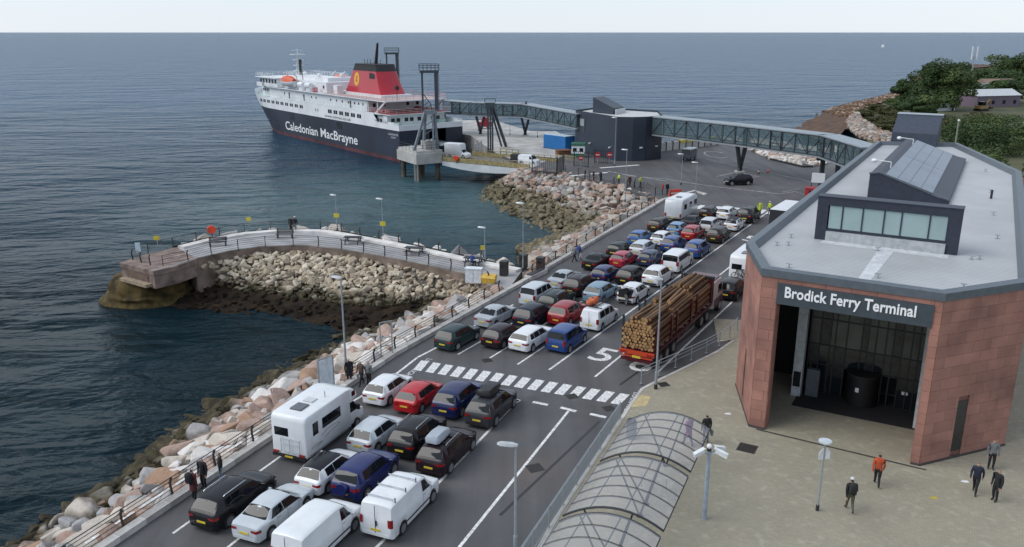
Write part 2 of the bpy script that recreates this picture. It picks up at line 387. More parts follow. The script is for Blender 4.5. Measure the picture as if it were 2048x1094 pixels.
def rock_mesh(v, c):
    if (v,c) not in ROCKMESH:
        bm = rock_bm(300+v, 16, 0.05); me = bpy.data.meshes.new('boulder'); bm.to_mesh(me); bm.free()
        me.materials.append(ROCKM[c]); ROCKMESH[(v,c)] = me
    return ROCKMESH[(v,c)]

class Slope:
    """ruled surface between a top line and a toe line (matching points)"""
    def __init__(s, top, toe, sub=6):
        s.top = smooth_line([tuple(p) for p in top], sub) if sub else top
        s.toe = smooth_line([tuple(p) for p in toe], sub) if sub else toe
        s.len = [0]
        for a, b in zip(s.top, s.top[1:]):
            i = len(s.len)-1
            s.len.append(s.len[-1] + 0.5*(math.dist(a,b)+math.dist(s.toe[i], s.toe[i+1])) + 1e-4)
    def at(s, u, t):
        d = u*s.len[-1]; i = 0
        while i < len(s.len)-2 and s.len[i+1] < d: i += 1
        k = (d-s.len[i])/(s.len[i+1]-s.len[i])
        a = Vector(s.top[i]).lerp(Vector(s.top[i+1]), k); b = Vector(s.toe[i]).lerp(Vector(s.toe[i+1]), k)
        return a.lerp(b, t), (b-a).length
    def surface(s, mb, k=5, sink=0.5):
        n = len(s.top); vs = []
        for i in range(n):
            for j in range(k+1):
                p = Vector(s.top[i]).lerp(Vector(s.toe[i]), j/k); vs.append((p.x,p.y,p.z-sink))
        mb.add(vs, [(i*(k+1)+j, (i+1)*(k+1)+j, (i+1)*(k+1)+j+1, i*(k+1)+j+1) for i in range(n-1) for j in range(k)])
def pz(pts, z): return [(p[0],p[1],z) for p in pts]
S1 = Slope(pz([(-40.4,-21), (-17.16,34.32), (-14.69,39.98), (-10.73,49.62), (-8.51,54.76), (-4.93,61.98), (-0.62,69.94)], 0.1),
           pz([(-50,-14), (-26.00,41.18), (-23.63,50.80), (-20.84,58.14), (-15.99,67.82), (-13.11,71.62), (-8.23,78.57)], -4.4))
S2 = Slope(pz([(1.69,74.32), (5.42,81.53), (10.97,92.33), (20.33,110.85), (15.53,123.20), (9.01,134.31), (3.18,137.39), (2.39,140.07)], 0.1),
           pz([(1.04,103.55), (4.03,105.96), (4.81,107.06), (4.72,108.19), (1.13,114.16), (-3.00,124.37), (-5.52,136.02), (-3.10,148.87)], -4.4))
JOUT = [(-38.93,79.05), (-37.48,82.32), (-35.63,85.00), (-33.42,88.53), (-30.45,91.23), (-26.93,92.71), (-24.48,92.83), (-22.12,92.58), (-19.73,91.60), (-13.95,87.62), (-10.21,85.00), (-5.62,81.33), (-2.73,79.05), (1.01,76.36)]
JIN = [(-34.31,75.84), (-32.92,77.77), (-31.99,80.18), (-30.84,81.92), (-29.52,83.23), (-26.97,85.21), (-23.54,85.75), (-21.80,85.64), (-20.00,85.00), (-16.64,83.54), (-10.29,79.42), (-7.04,77.06), (-3.96,74.65), (-0.61,68.77)]
def offset(pts, d):
    out = []
    for i, p in enumerate(pts):
        a = Vector(pts[max(0,i-1)]); b = Vector(pts[min(len(pts)-1,i+1)]); t = (b-a).normalized()
        out.append((p[0]-t.y*d, p[1]+t.x*d))
    return out
S3 = Slope(pz(offset(JOUT, 0.7)[2:], 0.45), pz([(q[0],q[1]) for q in offset(JOUT, 4.5)[2:]], -4.6), 3)
S4 = Slope(pz(JIN[1:], -0.5), pz([(-35.37,82.19), (-34.20,83.60), (-31.59,82.52), (-28.98,80.94), (-25.45,79.42), (-22.08,78.11), (-19.62,77.15), (-17.46,76.21), (-14.38,75.30), (-11.26,75.30), (-9.44,76.21), (-7.94,76.84), (-7.08,77.15)], -3.3), 3)
S5 = Slope(pz([(-36.49,81.49), (-34.06,83.27), (-28.87,80.62), (-22.00,77.80), (-17.39,75.91), (-11.21,75.00), (-7.05,76.85)], -3.2),
           pz([(-35.24,75.55), (-30.05,73.81), (-25.78,73.81), (-21.44,73.53), (-16.90,70.04), (-14.13,67.31), (-10.44,72.42)], -4.25), 4)
for nm, sl, m_, sink in (('sea_wall_slope', S1, slope_m, 0.55), ('promontory_slope', S2, slope_m, 0.5), ('jetty_outer_slope', S3, slope_m, 0.4), ('jetty_inner_slope', S4, slope_m, 0.35)):
    mb = MB(); sl.surface(mb, 5, sink); tag(mb.build(nm, m_, smooth=80), kind='structure')
# weed-covered foreshore inside the jetty
mb = MB(); S5.surface(mb, 14, 0.0)
r5 = random.Random(2)
mb.v = [(x,y,z+0.35*(noise.noise(Vector((x*0.5,y*0.5,0)))+noise.noise(Vector((x*1.7,y*1.7,3)))*0.6)-0.05) for x,y,z in mb.v]
tag(mb.build('foreshore', weed_m, smooth=60), kind='structure')

def rmat(p, size, r):
    return Matrix.Translation(p) @ Matrix.Rotation(r.uniform(0,6.28),4,'Z') @ Matrix.Rotation(r.gauss(0,0.35),4,'X') @ Matrix.Rotation(r.gauss(0,0.35),4,'Y') @ Matrix.Scale(size,4)
def scatter(sl, step, size, r, u0=0, u1=1, jit=0.35, t0=0.02, t1=1.0):
    out = []; n = int(sl.len[-1]*(u1-u0)/step)
    for i in range(n):
        u = u0+(u1-u0)*(i+0.5)/n; w = sl.at(u,0)[1]*(t1-t0); k = max(2,int(w/step))
        for j in range(k):
            uu = min(1,max(0,u+r.uniform(-jit,jit)*step/sl.len[-1])); tt = t0+(t1-t0)*(j+0.5+r.uniform(-jit,jit))/k
            p,_ = sl.at(uu,tt); s_ = size*r.choice((0.5,0.65,0.85,1,1,1.15,1.4,1.75))
            out.append((p+Vector((0,0,-0.12*s_)), s_))
    return out
def heap(name, pts, mats, r, wts):
    mb = MB()
    for p, s_ in pts:
        vs, fs = ROCKV[r.randrange(14)]; M = rmat(p, s_, r)
        mb.add([M @ v for v in vs], fs, r.choices(range(len(mats)), wts)[0])
    return tag(mb.build(name, mats), kind='stuff')
rr = random.Random(11)
near = scatter(S1, 1.22, 1.62, rr, 0.30, 1.0)
near.sort(key=lambda q: q[0].x**2+q[0].y**2+22**2)
WTS = (0.25,0.34,0.07,0.20,0.14)
BL = {0:'large pink sandstone boulder on the slope below the kerb', 1:'large cream boulder on the slope below the kerb', 2:'large orange brown boulder on the slope below the kerb', 3:'large grey granite boulder on the slope below the kerb', 4:'large whitish boulder on the slope below the kerb'}
nb = 0
rest = []
for p, s_ in near:
    c = rr.choices(range(5), WTS)[0]
    if nb < 292 and p.z > -3.9:
        o = link('boulder', rock_mesh(rr.randrange(12), c)); o.matrix_world = rmat(p, s_, rr)
        zn = 'at the bottom of the picture' if p.y < 39 else 'beside the near railing' if p.y < 45 else 'beside the motorhome' if p.y < 51 else 'by the tall lamp post' if p.y < 58 else 'past the goalpost frame' if p.y < 66 else 'near the jetty root'
        lv = 'top row' if p.z > -1.1 else 'middle of the slope' if p.z > -2.6 else 'low on the slope'
        cn = ('pink sandstone','cream','orange brown','grey granite','whitish')[c]
        tag(o, '%s boulder, %s, %s' % (cn, lv, zn), 'boulder', '%s boulders, %s, %s' % (cn, lv, zn)); nb += 1
    else: rest.append((p,s_))
heap('rock_armour', rest + scatter(S1, 1.3, 1.6, rr, 0.1, 0.30) + scatter(S1, 0.95, 1.0, rr, 0.3, 1.0, t0=0.6), ROCKM, rr, WTS)
heap('rock_armour', scatter(S2, 0.92, 1.3, rr), PROMM, rr, (0.26,0.30,0.16,0.20,0.08))
heap('rock_armour', scatter(S3, 1.35, 1.5, rr), ROCKM, rr, (0.1,0.4,0.05,0.15,0.3))
heap('rubble', scatter(S4, 0.50, 0.72, rr), RUBM, rr, (0.42,0.34,0.24))
heap('rubble', scatter(S5, 0.9, 0.8, rr, 0.05, 1, 0.6, 0.0, 0.8), [weed_m], rr, (1,))

# ================================================================= kerb, markings, plaza, jetty, railings
def strip(mb, pts, w, z0, z1, m=0):
    """upright-sided band of width w centred on a polyline"""
    a = offset(pts, w/2); b = offset(pts, -w/2); n = len(pts)
    vs = [(p[0],p[1],z) for z in (z0,z1) for l in (a,b) for p in l]
    for i in range(n-1):
        A0,A1,B0,B1 = i,i+1,n+i,n+i+1; T = 2*n
        mb.add([vs[k] for k in (A0,A1,B0,B1,A0+T,A1+T,B0+T,B1+T)], [(4,6,7,5),(0,4,5,1),(2,3,7,6)]+([(0,2,6,4)] if i==0 else [])+([(1,5,7,3)] if i==n-2 else []), m)
def seg_strip(mb, a, b, w, z, m=0):
    a = Vector(a); b = Vector(b); t = (b-a).normalized(); p = Vector((-t.y,t.x))*w/2
    mb.quad((a.x-p.x,a.y-p.y,z),(b.x-p.x,b.y-p.y,z),(b.x+p.x,b.y+p.y,z),(a.x+p.x,a.y+p.y,z), m)

# kerb stones of the sea wall, each its own piece while they can be told apart
kt = thing('sea_wall_kerb', 'pale concrete kerb along the seaward edge of the car lanes', 'kerb')
rk = random.Random(5); KS = {}
kpts = [KERB[0]] + KERB[1:]
for p, d in along(kpts, 1.5, 30):
    if p.y > 100: continue
    me = KS.get('a')
    if not me:
        mb = MB(); mb.box(-0.74,0.74,-0.22,0.22,-0.1,0.30); me = KS['a'] = mb.mesh('kerb_stone', mat('kerb stones', (0.50,0.48,0.45), 0.8, var=0.15, vscale=1.2, rand=0.14, bump=0.15, bscale=6))
    o = link('kerb_stone', me, kt, (p.x,p.y,0), math.atan2(d.y,d.x))
mb = MB(); strip(mb, [(11.61,92.83), (20.41,110.16), (26.22,116.72), (27.20,114.08)], 0.5, -0.05, 0.25); mb.build('far_kerb', kerb_stone, kt)

# painted markings (sheets 4 mm above the asphalt)
mk = MB(); Z = 0.006
def line(a, b, w=0.14): seg_strip(mk, a, b, w, Z)
# near block lanes
E1 = (0.40,47.11)
def back(p, d, L): return (p[0]-d[0]*L, p[1]-d[1]*L)
line(back(E1,D1,26), E1, 0.16)
line(back((3.42,45.55),D1,26), (3.42,45.55), 0.16)
for q, L in (((-1.86,47.84),20),((-5.08,49.54),20),((-7.63,46.67),20)):
    pass
ln = Vector((D1[1],-D1[0])); lane_w = 3.05
for k in (1,2,3,4):
    e = Vector(E1)-ln*lane_w*k
    s_ = 0 if k < 4 else 0
    for j in range(6):
        a = back(e, D1, 0.2+5.4*j); b = back(e, D1, 0.2+5.4*j+(2.9 if k < 4 else 5.0)); line(a, b, 0.14)
# left edge line sweeping round past the crossing
for a, b in zip([(-10.24,46.25),(-8.56,49.30),(-7.57,51.69),(-6.66,54.10),(-5.58,55.82)], [(-8.56,49.30),(-7.57,51.69),(-6.66,54.10),(-5.58,55.82),(-4.46,58.06)]): line(a, b, 0.18)
# far block lanes
ln2 = Vector((D2[1],-D2[0]))
F5 = Vector((2.51,51.86)); LE = 62
line(F5, F5+Vector(D2)*LE, 0.16)
F6 = Vector((5.51,50.68)); line(F6, F6+Vector(D2)*60, 0.15)
F7 = Vector((9.65,51.18)); line(F7, F7+Vector(D2)*50, 0.15)
for q in ((0.38,52.82), (-1.71,53.73), (-3.84,54.66)):
    q = Vector(q)
    for j in range(11):
        line(q+Vector(D2)*(j*5.6), q+Vector(D2)*(j*5.6+3.9), 0.14)
q = Vector((-4.46,58.06))
for j in range(10): line(q+Vector(D2)*(j*5.6), q+Vector(D2)*(j*5.6+3.4), 0.16)
# give-way marks before the crossing
for a, b in (((-0.22,47.40),(0.50,46.96)), ((1.30,46.82),(2.21,46.39)), ((2.96,46.04),(3.87,45.48)), ((4.68,45.14),(5.59,44.68))): line(a, b, 0.28)
fm = MB(); mk0 = mk; mk = fm
# lane marks round the far apron
def poly_line(pts, w=0.18):
    for a, b in zip(pts, pts[1:]): line(a, b, w)
for a, b in (((15.75,135.32),(18.94,130.40)),((18.94,130.40),(23.86,127.61)),((23.86,127.61),(29.47,121.52)),((29.47,121.52),(37.92,115.20)),((17.50,132.82),(23.84,125.37))): line(a, b, 0.35)
poly_line([(32.44,129.93),(36.38,133.81),(39.18,129.93),(35.87,127.61)], 0.3)
poly_line([(35.02,148.72),(42.96,131.36),(45.85,124.93)], 0.2)
poly_line([(37.92,115.20),(40.67,117.10),(41.21,114.45)], 0.2); poly_line([(38.75,116.72),(42.18,119.47)], 0.2)
cc = Vector((38.17,154.42)); poly_line([tuple(cc+Vector((2.0*math.cos(t*0.45),4.2*math.sin(t*0.45)))) for t in range(1,13)], 0.35)
mk = mk0
for a, b in (((9.23,130.40),(11.90,131.84)),((12.59,132.33),(15.58,133.81)),((14.83,138.45),(21.89,141.72))): line(a, b, 0.7)
sm = MB()
for a, b in (((25.49,112.63),(34.01,123.20)),((34.01,123.20),(52.69,140.61)),((-0.57,34.32),(5.19,44.22)),((7.01,49.38),(15.76,61.98))): seg_strip(sm, a, b, 0.16, 0.003)
tag(sm.build('tar_seams', mat('tar seam', (0.022,0.022,0.024), .5)), kind='structure')
tag(mk.build('lane_markings', white_line), kind='structure')
tag(fm.build('faded_markings', mat('worn road paint', (0.30,0.30,0.30), .75, var=.3, vscale=1.5)), kind='structure')

# zebra stripes, one piece each
zt = thing('zebra_crossing', 'long zebra crossing of white bars across the car lanes', 'crossing')
za, zb = Vector((-6.43,51.77)), Vector((6.35,46.53)); wa, wb = Vector((-6.06,53.45)), Vector((7.16,47.99))
nz_ = 16
mb = MB(); 
for k in range(nz_):
    f = k/(nz_-1)
    p = za.lerp(zb,f); q = wa.lerp(wb,f); d = (zb-za).normalized()*0.30
    m_ = MB(); c = (p+q)/2
    m_.add([(p.x-d.x-c.x,p.y-d.y-c.y,0),(p.x+d.x-c.x,p.y+d.y-c.y,0),(q.x+d.x-c.x,q.y+d.y-c.y,0),(q.x-d.x-c.x,q.y-d.y-c.y,0)], [(0,1,2,3)])
    o = m_.build('white_bar', white_line, zt); o.location = (c.x,c.y,Z)
z2 = thing('zebra_crossing', 'short far zebra crossing in front of the waiting queue', 'crossing')
za, zb = Vector((24.63,106.16)), Vector((33.94,102.43))
for k in range(10):
    p = za.lerp(zb,k/9); m_ = MB(); m_.box(-0.35,0.35,-1.3,1.3,-0.001,0.0)
    o = m_.build('white_bar', white_line, z2, smooth=None); o.location = (p.x,p.y,Z+0.002); o.rotation_euler = (0,0,-R(30))
# lane numerals and crossing words, flat thermoplastic
def ground_text(body, p, size, sx=1.0, sy=1.0, az=30.46, name='lane_number', label='', bold=0.0, m_=None):
    o = text_mesh(name, body, size, 0.0, m_ or white_line, None, Matrix.Scale(sx,4,(1,0,0)) @ Matrix.Scale(sy,4,(0,1,0)), bold, 'CENTER')
    o.location = (p[0],p[1],Z+0.002); o.rotation_euler = (0,0,R(-az)); tag(o, label, 'road marking'); return o
ground_text('5', (5.90,53.55), 3.6, 1.05, 1.0, label='large white lane number 5 beside the timber lorry', bold=0.03)
ground_text('6', (8.40,51.77), 3.6, 1.0, 1.0, label='white lane number half hidden under the tail of the timber lorry', bold=0.03)
ground_text('5', (25.94,87.84), 3.6, 1.05, 1.0, label='far white lane number 5 beside the terminal roof edge', bold=0.03)
ground_text('LOOK RIGHT', (7.12,46.53), 0.62, 1.0, 1.0, 22.75+90-2, 'crossing_words', 'small white LOOK RIGHT words at the terminal end of the zebra crossing')
ground_text('LOOK RIGHT', (-6.65,52.21), 0.62, 1.0, 1.0, 22.75+90, 'crossing_words', 'small white LOOK RIGHT words at the seaward end of the zebra crossing')
# drain and manhole covers
def cover(p, s, rz, label):
    t = thing('manhole_cover', label, 'manhole cover', (p[0],p[1],0), rz)
    mb = MB(); mb.box(-s,s,-s,s,-0.05,0.008); mb.build('frame', mat('cover frame', (0.07,0.065,0.06), 0.6, 0.5), t)
    mb = MB()
    for i in range(5):
        for j in range(5): mb.box(-s*.86+i*s*.36,-s*.86+i*s*.36+s*.26,-s*.86+j*s*.36,-s*.86+j*s*.36+s*.26,0.009,0.016)
    mb.build('lid', mat('cast iron lid', (0.045,0.042,0.04), 0.5, 0.6), t); return t
cover((1.21,38.76), 0.42, 0.4, 'dark iron cover in the empty lane near the lamp post')
cover((3.77,47.62), 0.36, 0.4, 'dark iron cover on the zebra crossing')
cover((5.91,45.90), 0.36, 0.4, 'dark iron cover beside the end of the zebra crossing')
cover((-1.74,53.55), 0.34, 0.4, 'rusty iron cover just above the zebra crossing')

# ---- plaza paving, kerbed
def paving_material():
    m = bpy.data.materials.new('block paving'); m.use_nodes = True; nt = m.node_tree; N = nt.nodes; L = nt.links
    b = N['Principled BSDF']; b.inputs['Roughness'].default_value = 0.8
    tc = N.new('ShaderNodeTexCoord'); mp = N.new('ShaderNodeMapping'); mp.inputs['Rotation'].default_value = (0,0,R(30)); L.new(tc.outputs['Object'], mp.inputs['Vector'])
    br = N.new('ShaderNodeTexBrick'); br.inputs['Scale'].default_value = 2.4; br.inputs['Mortar Size'].default_value = 0.018; br.inputs['Bias'].default_value = -0.1
    br.inputs['Color1'].default_value = (0.325,0.293,0.215,1); br.inputs['Color2'].default_value = (0.275,0.255,0.197,1); br.inputs['Mortar'].default_value = (0.20,0.185,0.14,1)
    L.new(mp.outputs[0], br.inputs['Vector'])
    nz = N.new('ShaderNodeTexNoise'); nz.inputs['Scale'].default_value = 0.5; nz.inputs['Detail'].default_value = 7; L.new(tc.outputs['Object'], nz.inputs['Vector'])
    mr = N.new('ShaderNodeMapRange'); mr.inputs['To Min'].default_value = 0.84; mr.inputs['To Max'].default_value = 1.14; L.new(nz.outputs[0], mr.inputs['Value'])
    nv2 = N.new('ShaderNodeTexNoise'); nv2.inputs['Scale'].default_value = 2.2; nv2.inputs['Detail'].default_value = 3; L.new(tc.outputs['Object'], nv2.inputs['Vector'])
    mv2 = N.new('ShaderNodeMapRange'); mv2.inputs['From Min'].default_value = 0.56; mv2.inputs['From Max'].default_value = 0.68; mv2.inputs['To Max'].default_value = 0.35; L.new(nv2.outputs[0], mv2.inputs['Value'])
    mxp = N.new('ShaderNodeMix'); mxp.data_type = 'RGBA'; mxp.inputs['B'].default_value = (0.42,0.40,0.33,1); L.new(mv2.outputs[0], mxp.inputs['Factor']); L.new(br.outputs[0], mxp.inputs['A'])
    sc = N.new('ShaderNodeVectorMath'); sc.operation = 'SCALE'; L.new(mxp.outputs['Result'], sc.inputs[0]); L.new(mr.outputs[0], sc.inputs['Scale'])
    L.new(sc.outputs[0], b.inputs['Base Color'])
    bp = N.new('ShaderNodeBump'); bp.inputs['Strength'].default_value = 0.4; bp.inputs['Distance'].default_value = 0.01
    inv = N.new('ShaderNodeMath'); inv.operation = 'SUBTRACT'; inv.inputs[0].default_value = 1; L.new(br.outputs['Fac'], inv.inputs[1])
    L.new(inv.outputs[0], bp.inputs['Height']); L.new(bp.outputs[0], b.inputs['Normal'])
    return m
paving = paving_material()
PLEDGE = [(-14,-8), (2.23,34.32), (7.29,46.25), (8.31,48.53), (9.64,49.94), (12.20,52.47), (14.73,55.04), (16.44,57.23), (15.2,57)]
plaza = PLEDGE + [(16,62), (30,60), (60,60), (60,-8)]
mb = MB(); mb.prism(plaza, -0.05, 0.11); tag(mb.build('plaza_paving', paving), kind='structure')
mb = MB(); strip(mb, PLEDGE, 0.2, 0.0, 0.13); tag(mb.build('plaza_kerb', kerb_stone), kind='structure')
mb = MB(); mb.quad(*[(p[0],p[1],0.114) for p in ((7.24,45.83),(8.18,46.04),(8.71,47.40),(7.81,47.70))])
tag(mb.build('tactile_paving', mat('tactile paving', (0.52,0.42,0.22), 0.7, bump=0.5, bscale=40)), 'yellow tactile paving slab at the end of the zebra crossing', 'paving')
cover((12.89,40.70), 0.5, -0.5, 'dark square cover set in the beige plaza paving').location.z = 0.11
cover((9.81,49.22), 0.34, 0.3, 'iron cover in the paving beside the curved handrail').location.z = 0.11
mb = MB(); seg_strip(mb, (14.02,42.95), (21.57,38.34), 0.16, 0.116); tag(mb.build('slot_drain', mat('drain slot', (0.05,0.05,0.045), 0.7)), 'dark slot drain along the terminal entrance', 'drain')

# ---- jetty: wall, path, kerb band
JW = mat('jetty tarmac', (0.34,0.335,0.34), 0.85, var=0.15, vscale=0.5)
jp = JOUT[2:] + JIN[2:][::-1]
mb = MB(); mb.prism(jp, -5.5, -0.004); mb_o = mb.build('jetty_path', [JW, mat('old jetty wall', (0.20,0.15,0.125), 0.9, var=.3, vscale=.8, c2=(0.09,0.07,0.05))])
for f_ in mb_o.data.polygons: f_.material_index = 0 if f_.normal.z > 0.5 else 1
tag(mb_o, kind='structure')
mb = MB(); strip(mb, offset(JOUT[2:], -0.62), 1.0, -0.3, 0.22); tag(mb.build('jetty_kerb', mat('white concrete band', (0.66,0.64,0.61), 0.8, var=0.12, vscale=0.8)), 'pale concrete upstand along the outer edge of the jetty', 'kerb')
mb = MB(); strip(mb, offset(JIN, 0.16), 0.3, -0.9, 0.08); tag(mb.build('jetty_edge', concrete_dk), 'stained concrete edge beam along the inner side of the jetty', 'edge beam')
# head of the jetty: old red concrete block over a weed-covered base
t = thing('breakwater_block', 'weathered red concrete block at the end of the curved jetty', 'breakwater')
redc = mat('red brown concrete', (0.225,0.165,0.14), 0.85, var=0.3, vscale=0.9, bump=0.5, bscale=4)
HD = [(-38.85,78.86), (-37.44,82.22), (-35.66,84.79), (-31.84,80.18), (-32.85,77.59), (-34.31,75.84)]
HL = [(-38.85,78.86), (-34.31,75.84), (-32.85,77.59)]
hc = [sum(p[i] for p in HD)/6 for i in (0,1)]
def grow(k): return [(hc[0]+(p[0]-hc[0])*k, hc[1]+(p[1]-hc[1])*k) for p in HD]
MB().prism(HD, -1.75, -0.42).build('block', redc, t)
MB().prism(grow(1.03), -0.42, 0.05).build('capping', redc, t)
fa, fb = Vector(HD[0]), Vector(HD[5]); fd = (fb-fa); fm = fa+fd*0.5; fn = Vector((fd.y,-fd.x)).normalized()
if fn.y > 0: fn = -fn
MB().obox((fm.x+fn.x*0.0,fm.y+fn.y*0.0,-0.9),(fd.length*0.66,0.10,0.6),math.atan2(fd.y,fd.x)).build('recess', mat('shadowed recess concrete', (0.15,0.10,0.075), 0.9, var=.2), t)  # dark slab on the face; shade of the recess is in its colour
MB().obox((fm.x+fn.x*0.25,fm.y+fn.y*0.25,-1.45),(fd.length*0.8,0.8,0.3),math.atan2(fd.y,fd.x)).build('ledge', mat('wet concrete ledge', (0.33,0.26,0.18), 0.7, var=0.25), t)
mb = MB(); rings = []
cb = ((-37.16,80.27)[0], (-37.16,80.27)[1])
for z, k in ((-5.0,1.05),(-4.4,1.03),(-4.0,1.0),(-3.7,0.95),(-3.55,0.91),(-3.2,0.90),(-3.0,0.82),(-2.6,0.82),(-2.2,0.79),(-1.75,0.74),(-1.55,0.66),(-1.45,0.4)):
    ring_ = []
    for a in range(44):
        an = a*2*math.pi/44; q = 1+0.10*noise.noise(Vector((math.cos(an)*2.2,math.sin(an)*2.2,z*0.8)))+0.05*noise.noise(Vector((math.cos(an)*7,math.sin(an)*7,z*2)))
        ring_.append((cb[0]+k*q*4.7*math.cos(an), cb[1]+k*q*4.6*math.sin(an)+0.6, z+0.16*noise.noise(Vector((math.cos(an)*5,math.sin(an)*5,z)))))
    rings.append(ring_)
mb.loft(rings); mb.build('weedy_base', mat('olive weed', (0.105,0.075,0.026), 0.85, c2=(0.022,0.017,0.009), vscale=1.1, bump=1.0, bscale=4, spec=0.2), t, smooth=40)

# ---- railings
rail_m = mat('dark bronze railing', (0.045,0.043,0.042), 0.5, 0.3)
def curved_post():
    mb = MB(); pts = [(0,0,0),(0.02,0,0.35),(0.07,0,0.65),(0.06,0,0.9),(-0.06,0,1.15)]
    for a, b in zip(pts, pts[1:]): mb.beam(a, b, 0.06, 0.11)
    mb.box(-0.14,0.14,-0.1,0.1,-0.02,0.03); return mb.mesh('post', rail_m)
POSTM = curved_post()
def railing(name, label, pts, step, side=1, z=0.0, start=0.0, heights=(0.28,0.5,0.72,0.94), m_=None, post=None, top=1.12, r=0.017):
    t = thing(name, label, 'railing'); m_ = m_ or rail_m
    P = along(pts, step, start)
    for p, d in P:
        link('post', post or POSTM, t, (p.x,p.y,z), math.atan2(-d.x*side, d.y*side) + (0 if side>0 else 0))
    for h in heights+(top,):
        mb = MB(); mb.tube([(p.x,p.y,z+h) for p,_ in P], r*(1.5 if h == top else 1), 5); mb.build('top_rail' if h == top else 'rail', m_, t)
    return t
railing('sea_wall_railing', 'dark curved post railing along the kerb beside the near car lanes', offset([back((-16.93,34.32),D1,14), (-16.93,34.32), (-11.83,46.53)], 0.35), 3.0, -1, 0.0, 0.5)
railing('sea_wall_railing', 'dark curved post railing from the ticket sign to the jetty entrance', offset([(-10.21,50.35), (-8.30,54.57), (-0.62,69.20)], 0.35), 2.6, -1)
railing('sea_wall_railing', 'dark curved post railing from the jetty entrance to the caravan', offset([(2.25,74.32), (20.41,110.16)], 0.35), 2.7, -1)
railing('promontory_railing', 'straight run of dark railing above the far rock armour', offset([(21.14,111.56), (15.33,121.52), (8.91,132.82), (5.59,134.82)], -0.8), 3.2, -1)
railing('jetty_outer_railing', 'dark post railing on the outer seaward edge of the curved jetty', offset(JOUT[1:-1], 0.15), 2.9, 1)
railing('jetty_inner_railing', 'dark post railing on the inner edge of the curved jetty', offset([(-34.04,77.41)]+JIN[1:-1]+[(-1.07,69.94)], 0.1), 2.9, -1)
railing('jetty_end_railing', 'short railing across the head of the jetty', [(-38.02,79.80), (-35.64,77.95), (-34.04,77.41)], 1.6, 1)
# light galvanised handrail curving round the plaza
gpost = MB(); gpost.cyl((0,0,0),(0,0,1.05),0.035,n=6); gpost.cyl((0,0,0),(0,0,0.03),0.09,n=8); gp = gpost.mesh('post', galv)
railing('handrail', 'pale galvanised handrail curving along the plaza edge beside the timber lorry', offset([(8.55,49.22), (9.71,50.35), (12.27,52.82), (14.80,55.33), (16.45,57.54), (18.07,60.24)], 0.25), 1.9, 1, 0.1, heights=(0.55,0.82), m_=galv, post=gp, top=1.05)
# pedestrian guard rail with bars along the shelter side
t = thing('guard_rail', 'grey barred guard rail between the cycle shelter and the empty lane', 'railing')
ga, gb = Vector((6.36,44.22)), Vector((2.24,34.44)); gb = gb+(gb-ga).normalized()*7
gd = (gb-ga).normalized(); GL = (gb-ga).length; ang = math.atan2(gd.y,gd.x)
nb_ = int(GL/2.0)
barm = MB(); barm.box(-0.012,0.012,-0.012,0.012,0.12,1.0); barme = barm.mesh('bar', galv)
pm = MB(); pm.cyl((0,0,0),(0,0,1.08),0.04,n=6); pme = pm.mesh('post', galv)
for k in range(nb_+1):
    p = ga+gd*(2.0*k); link('post', pme, t, (p.x,p.y,0.1))
    if k < nb_:
        for j in range(1,14):
            q = p+gd*(j*2.0/14); link('bar', barme, t, (q.x,q.y,0.1), ang)
for h in (0.12,1.0,1.12):
    mb = MB(); mb.cyl((ga.x,ga.y,0.1+h),(gb.x,gb.y,0.1+h),0.025,n=6); mb.build('rail', galv, t)

# ---- lamp posts
def lamp_post(p, h, label, az, z=0.0, head='flat', base=True):
    t = thing('lamp_post', label, 'lamp post', (p[0],p[1],z), az, 'lamp posts')
    mb = MB(); w_ = 1.0 if p[1] < 60 else 0.7; mb.cyl((0,0,0),(0,0,1.2),0.095*w_,0.095*w_,10); mb.cyl((0,0,1.2),(0,0,h),0.07*w_,0.045*w_,10); mb.build('pole', galv, t, smooth=40)
    mb = MB(); mb.cyl((0,0,0),(0,0,0.35),0.11,n=10); mb.build('foot', dark_steel, t)
    mb = MB()
    if head == 'flat':
        mb.loft([[(-0.1,-0.05,h-0.02),(-0.1,0.05,h-0.02),(-0.1,0.05,h+0.06),(-0.1,-0.05,h+0.06)],
                 [(0.15,-0.14,h-0.02),(0.15,0.14,h-0.02),(0.15,0.10,h+0.10),(0.15,-0.10,h+0.10)],
                 [(0.62,-0.16,h+0.0),(0.62,0.16,h+0.0),(0.62,0.10,h+0.10),(0.62,-0.10,h+0.10)],
                 [(0.78,-0.08,h+0.02),(0.78,0.08,h+0.02),(0.78,0.06,h+0.06),(0.78,-0.06,h+0.06)]])
    else:
        mb.cyl((0,0,h),(0,0,h+0.05),0.06,0.34,14); mb.cyl((0,0,h+0.05),(0,0,h+0.11),0.34,0.30,14)
    mb.build('lantern', mat('lantern grey', (0.50,0.52,0.53), 0.4, 0.3), t, smooth=40)
    return t
lamp_post((-11.06,51.01), 6.75, 'tall grey lamp post at the rocks by the near group of people', R(150))
lamp_post((9.18,48.53), 7.3, 'tall grey lamp post standing before the timber lorry', R(150), 0.1)
lamp_post((1.05,75.84), 6.6, 'grey lamp post at the jetty entrance above the waste bins', R(150))
lamp_post((0.15,30.9), 5.5, 'grey lamp post with flat lantern in the empty near lane', R(170))
lamp_post((-20.05,92.33), 4.2, 'slim lamp post with yellow sign left of its twin on the jetty', R(150))
lamp_post((-14.13,88.07), 4.6, 'slim lamp post with yellow sign right of its twin on the jetty', R(150))
lamp_post((-2.67,78.68), 3.6, 'slim lamp post on the jetty outer edge near the jetty entrance', R(150))
lamp_post((17.47,140.07), 8.2, 'tall lamp post before the dark control building', R(150))
lamp_post((24.82,110.16), 5.2, 'lamp post behind the caravan at the head of the queue', R(150))
lamp_post((15.24,109.47), 7.0, 'slender lamp post on the promontory edge before the cyclists', R(150))
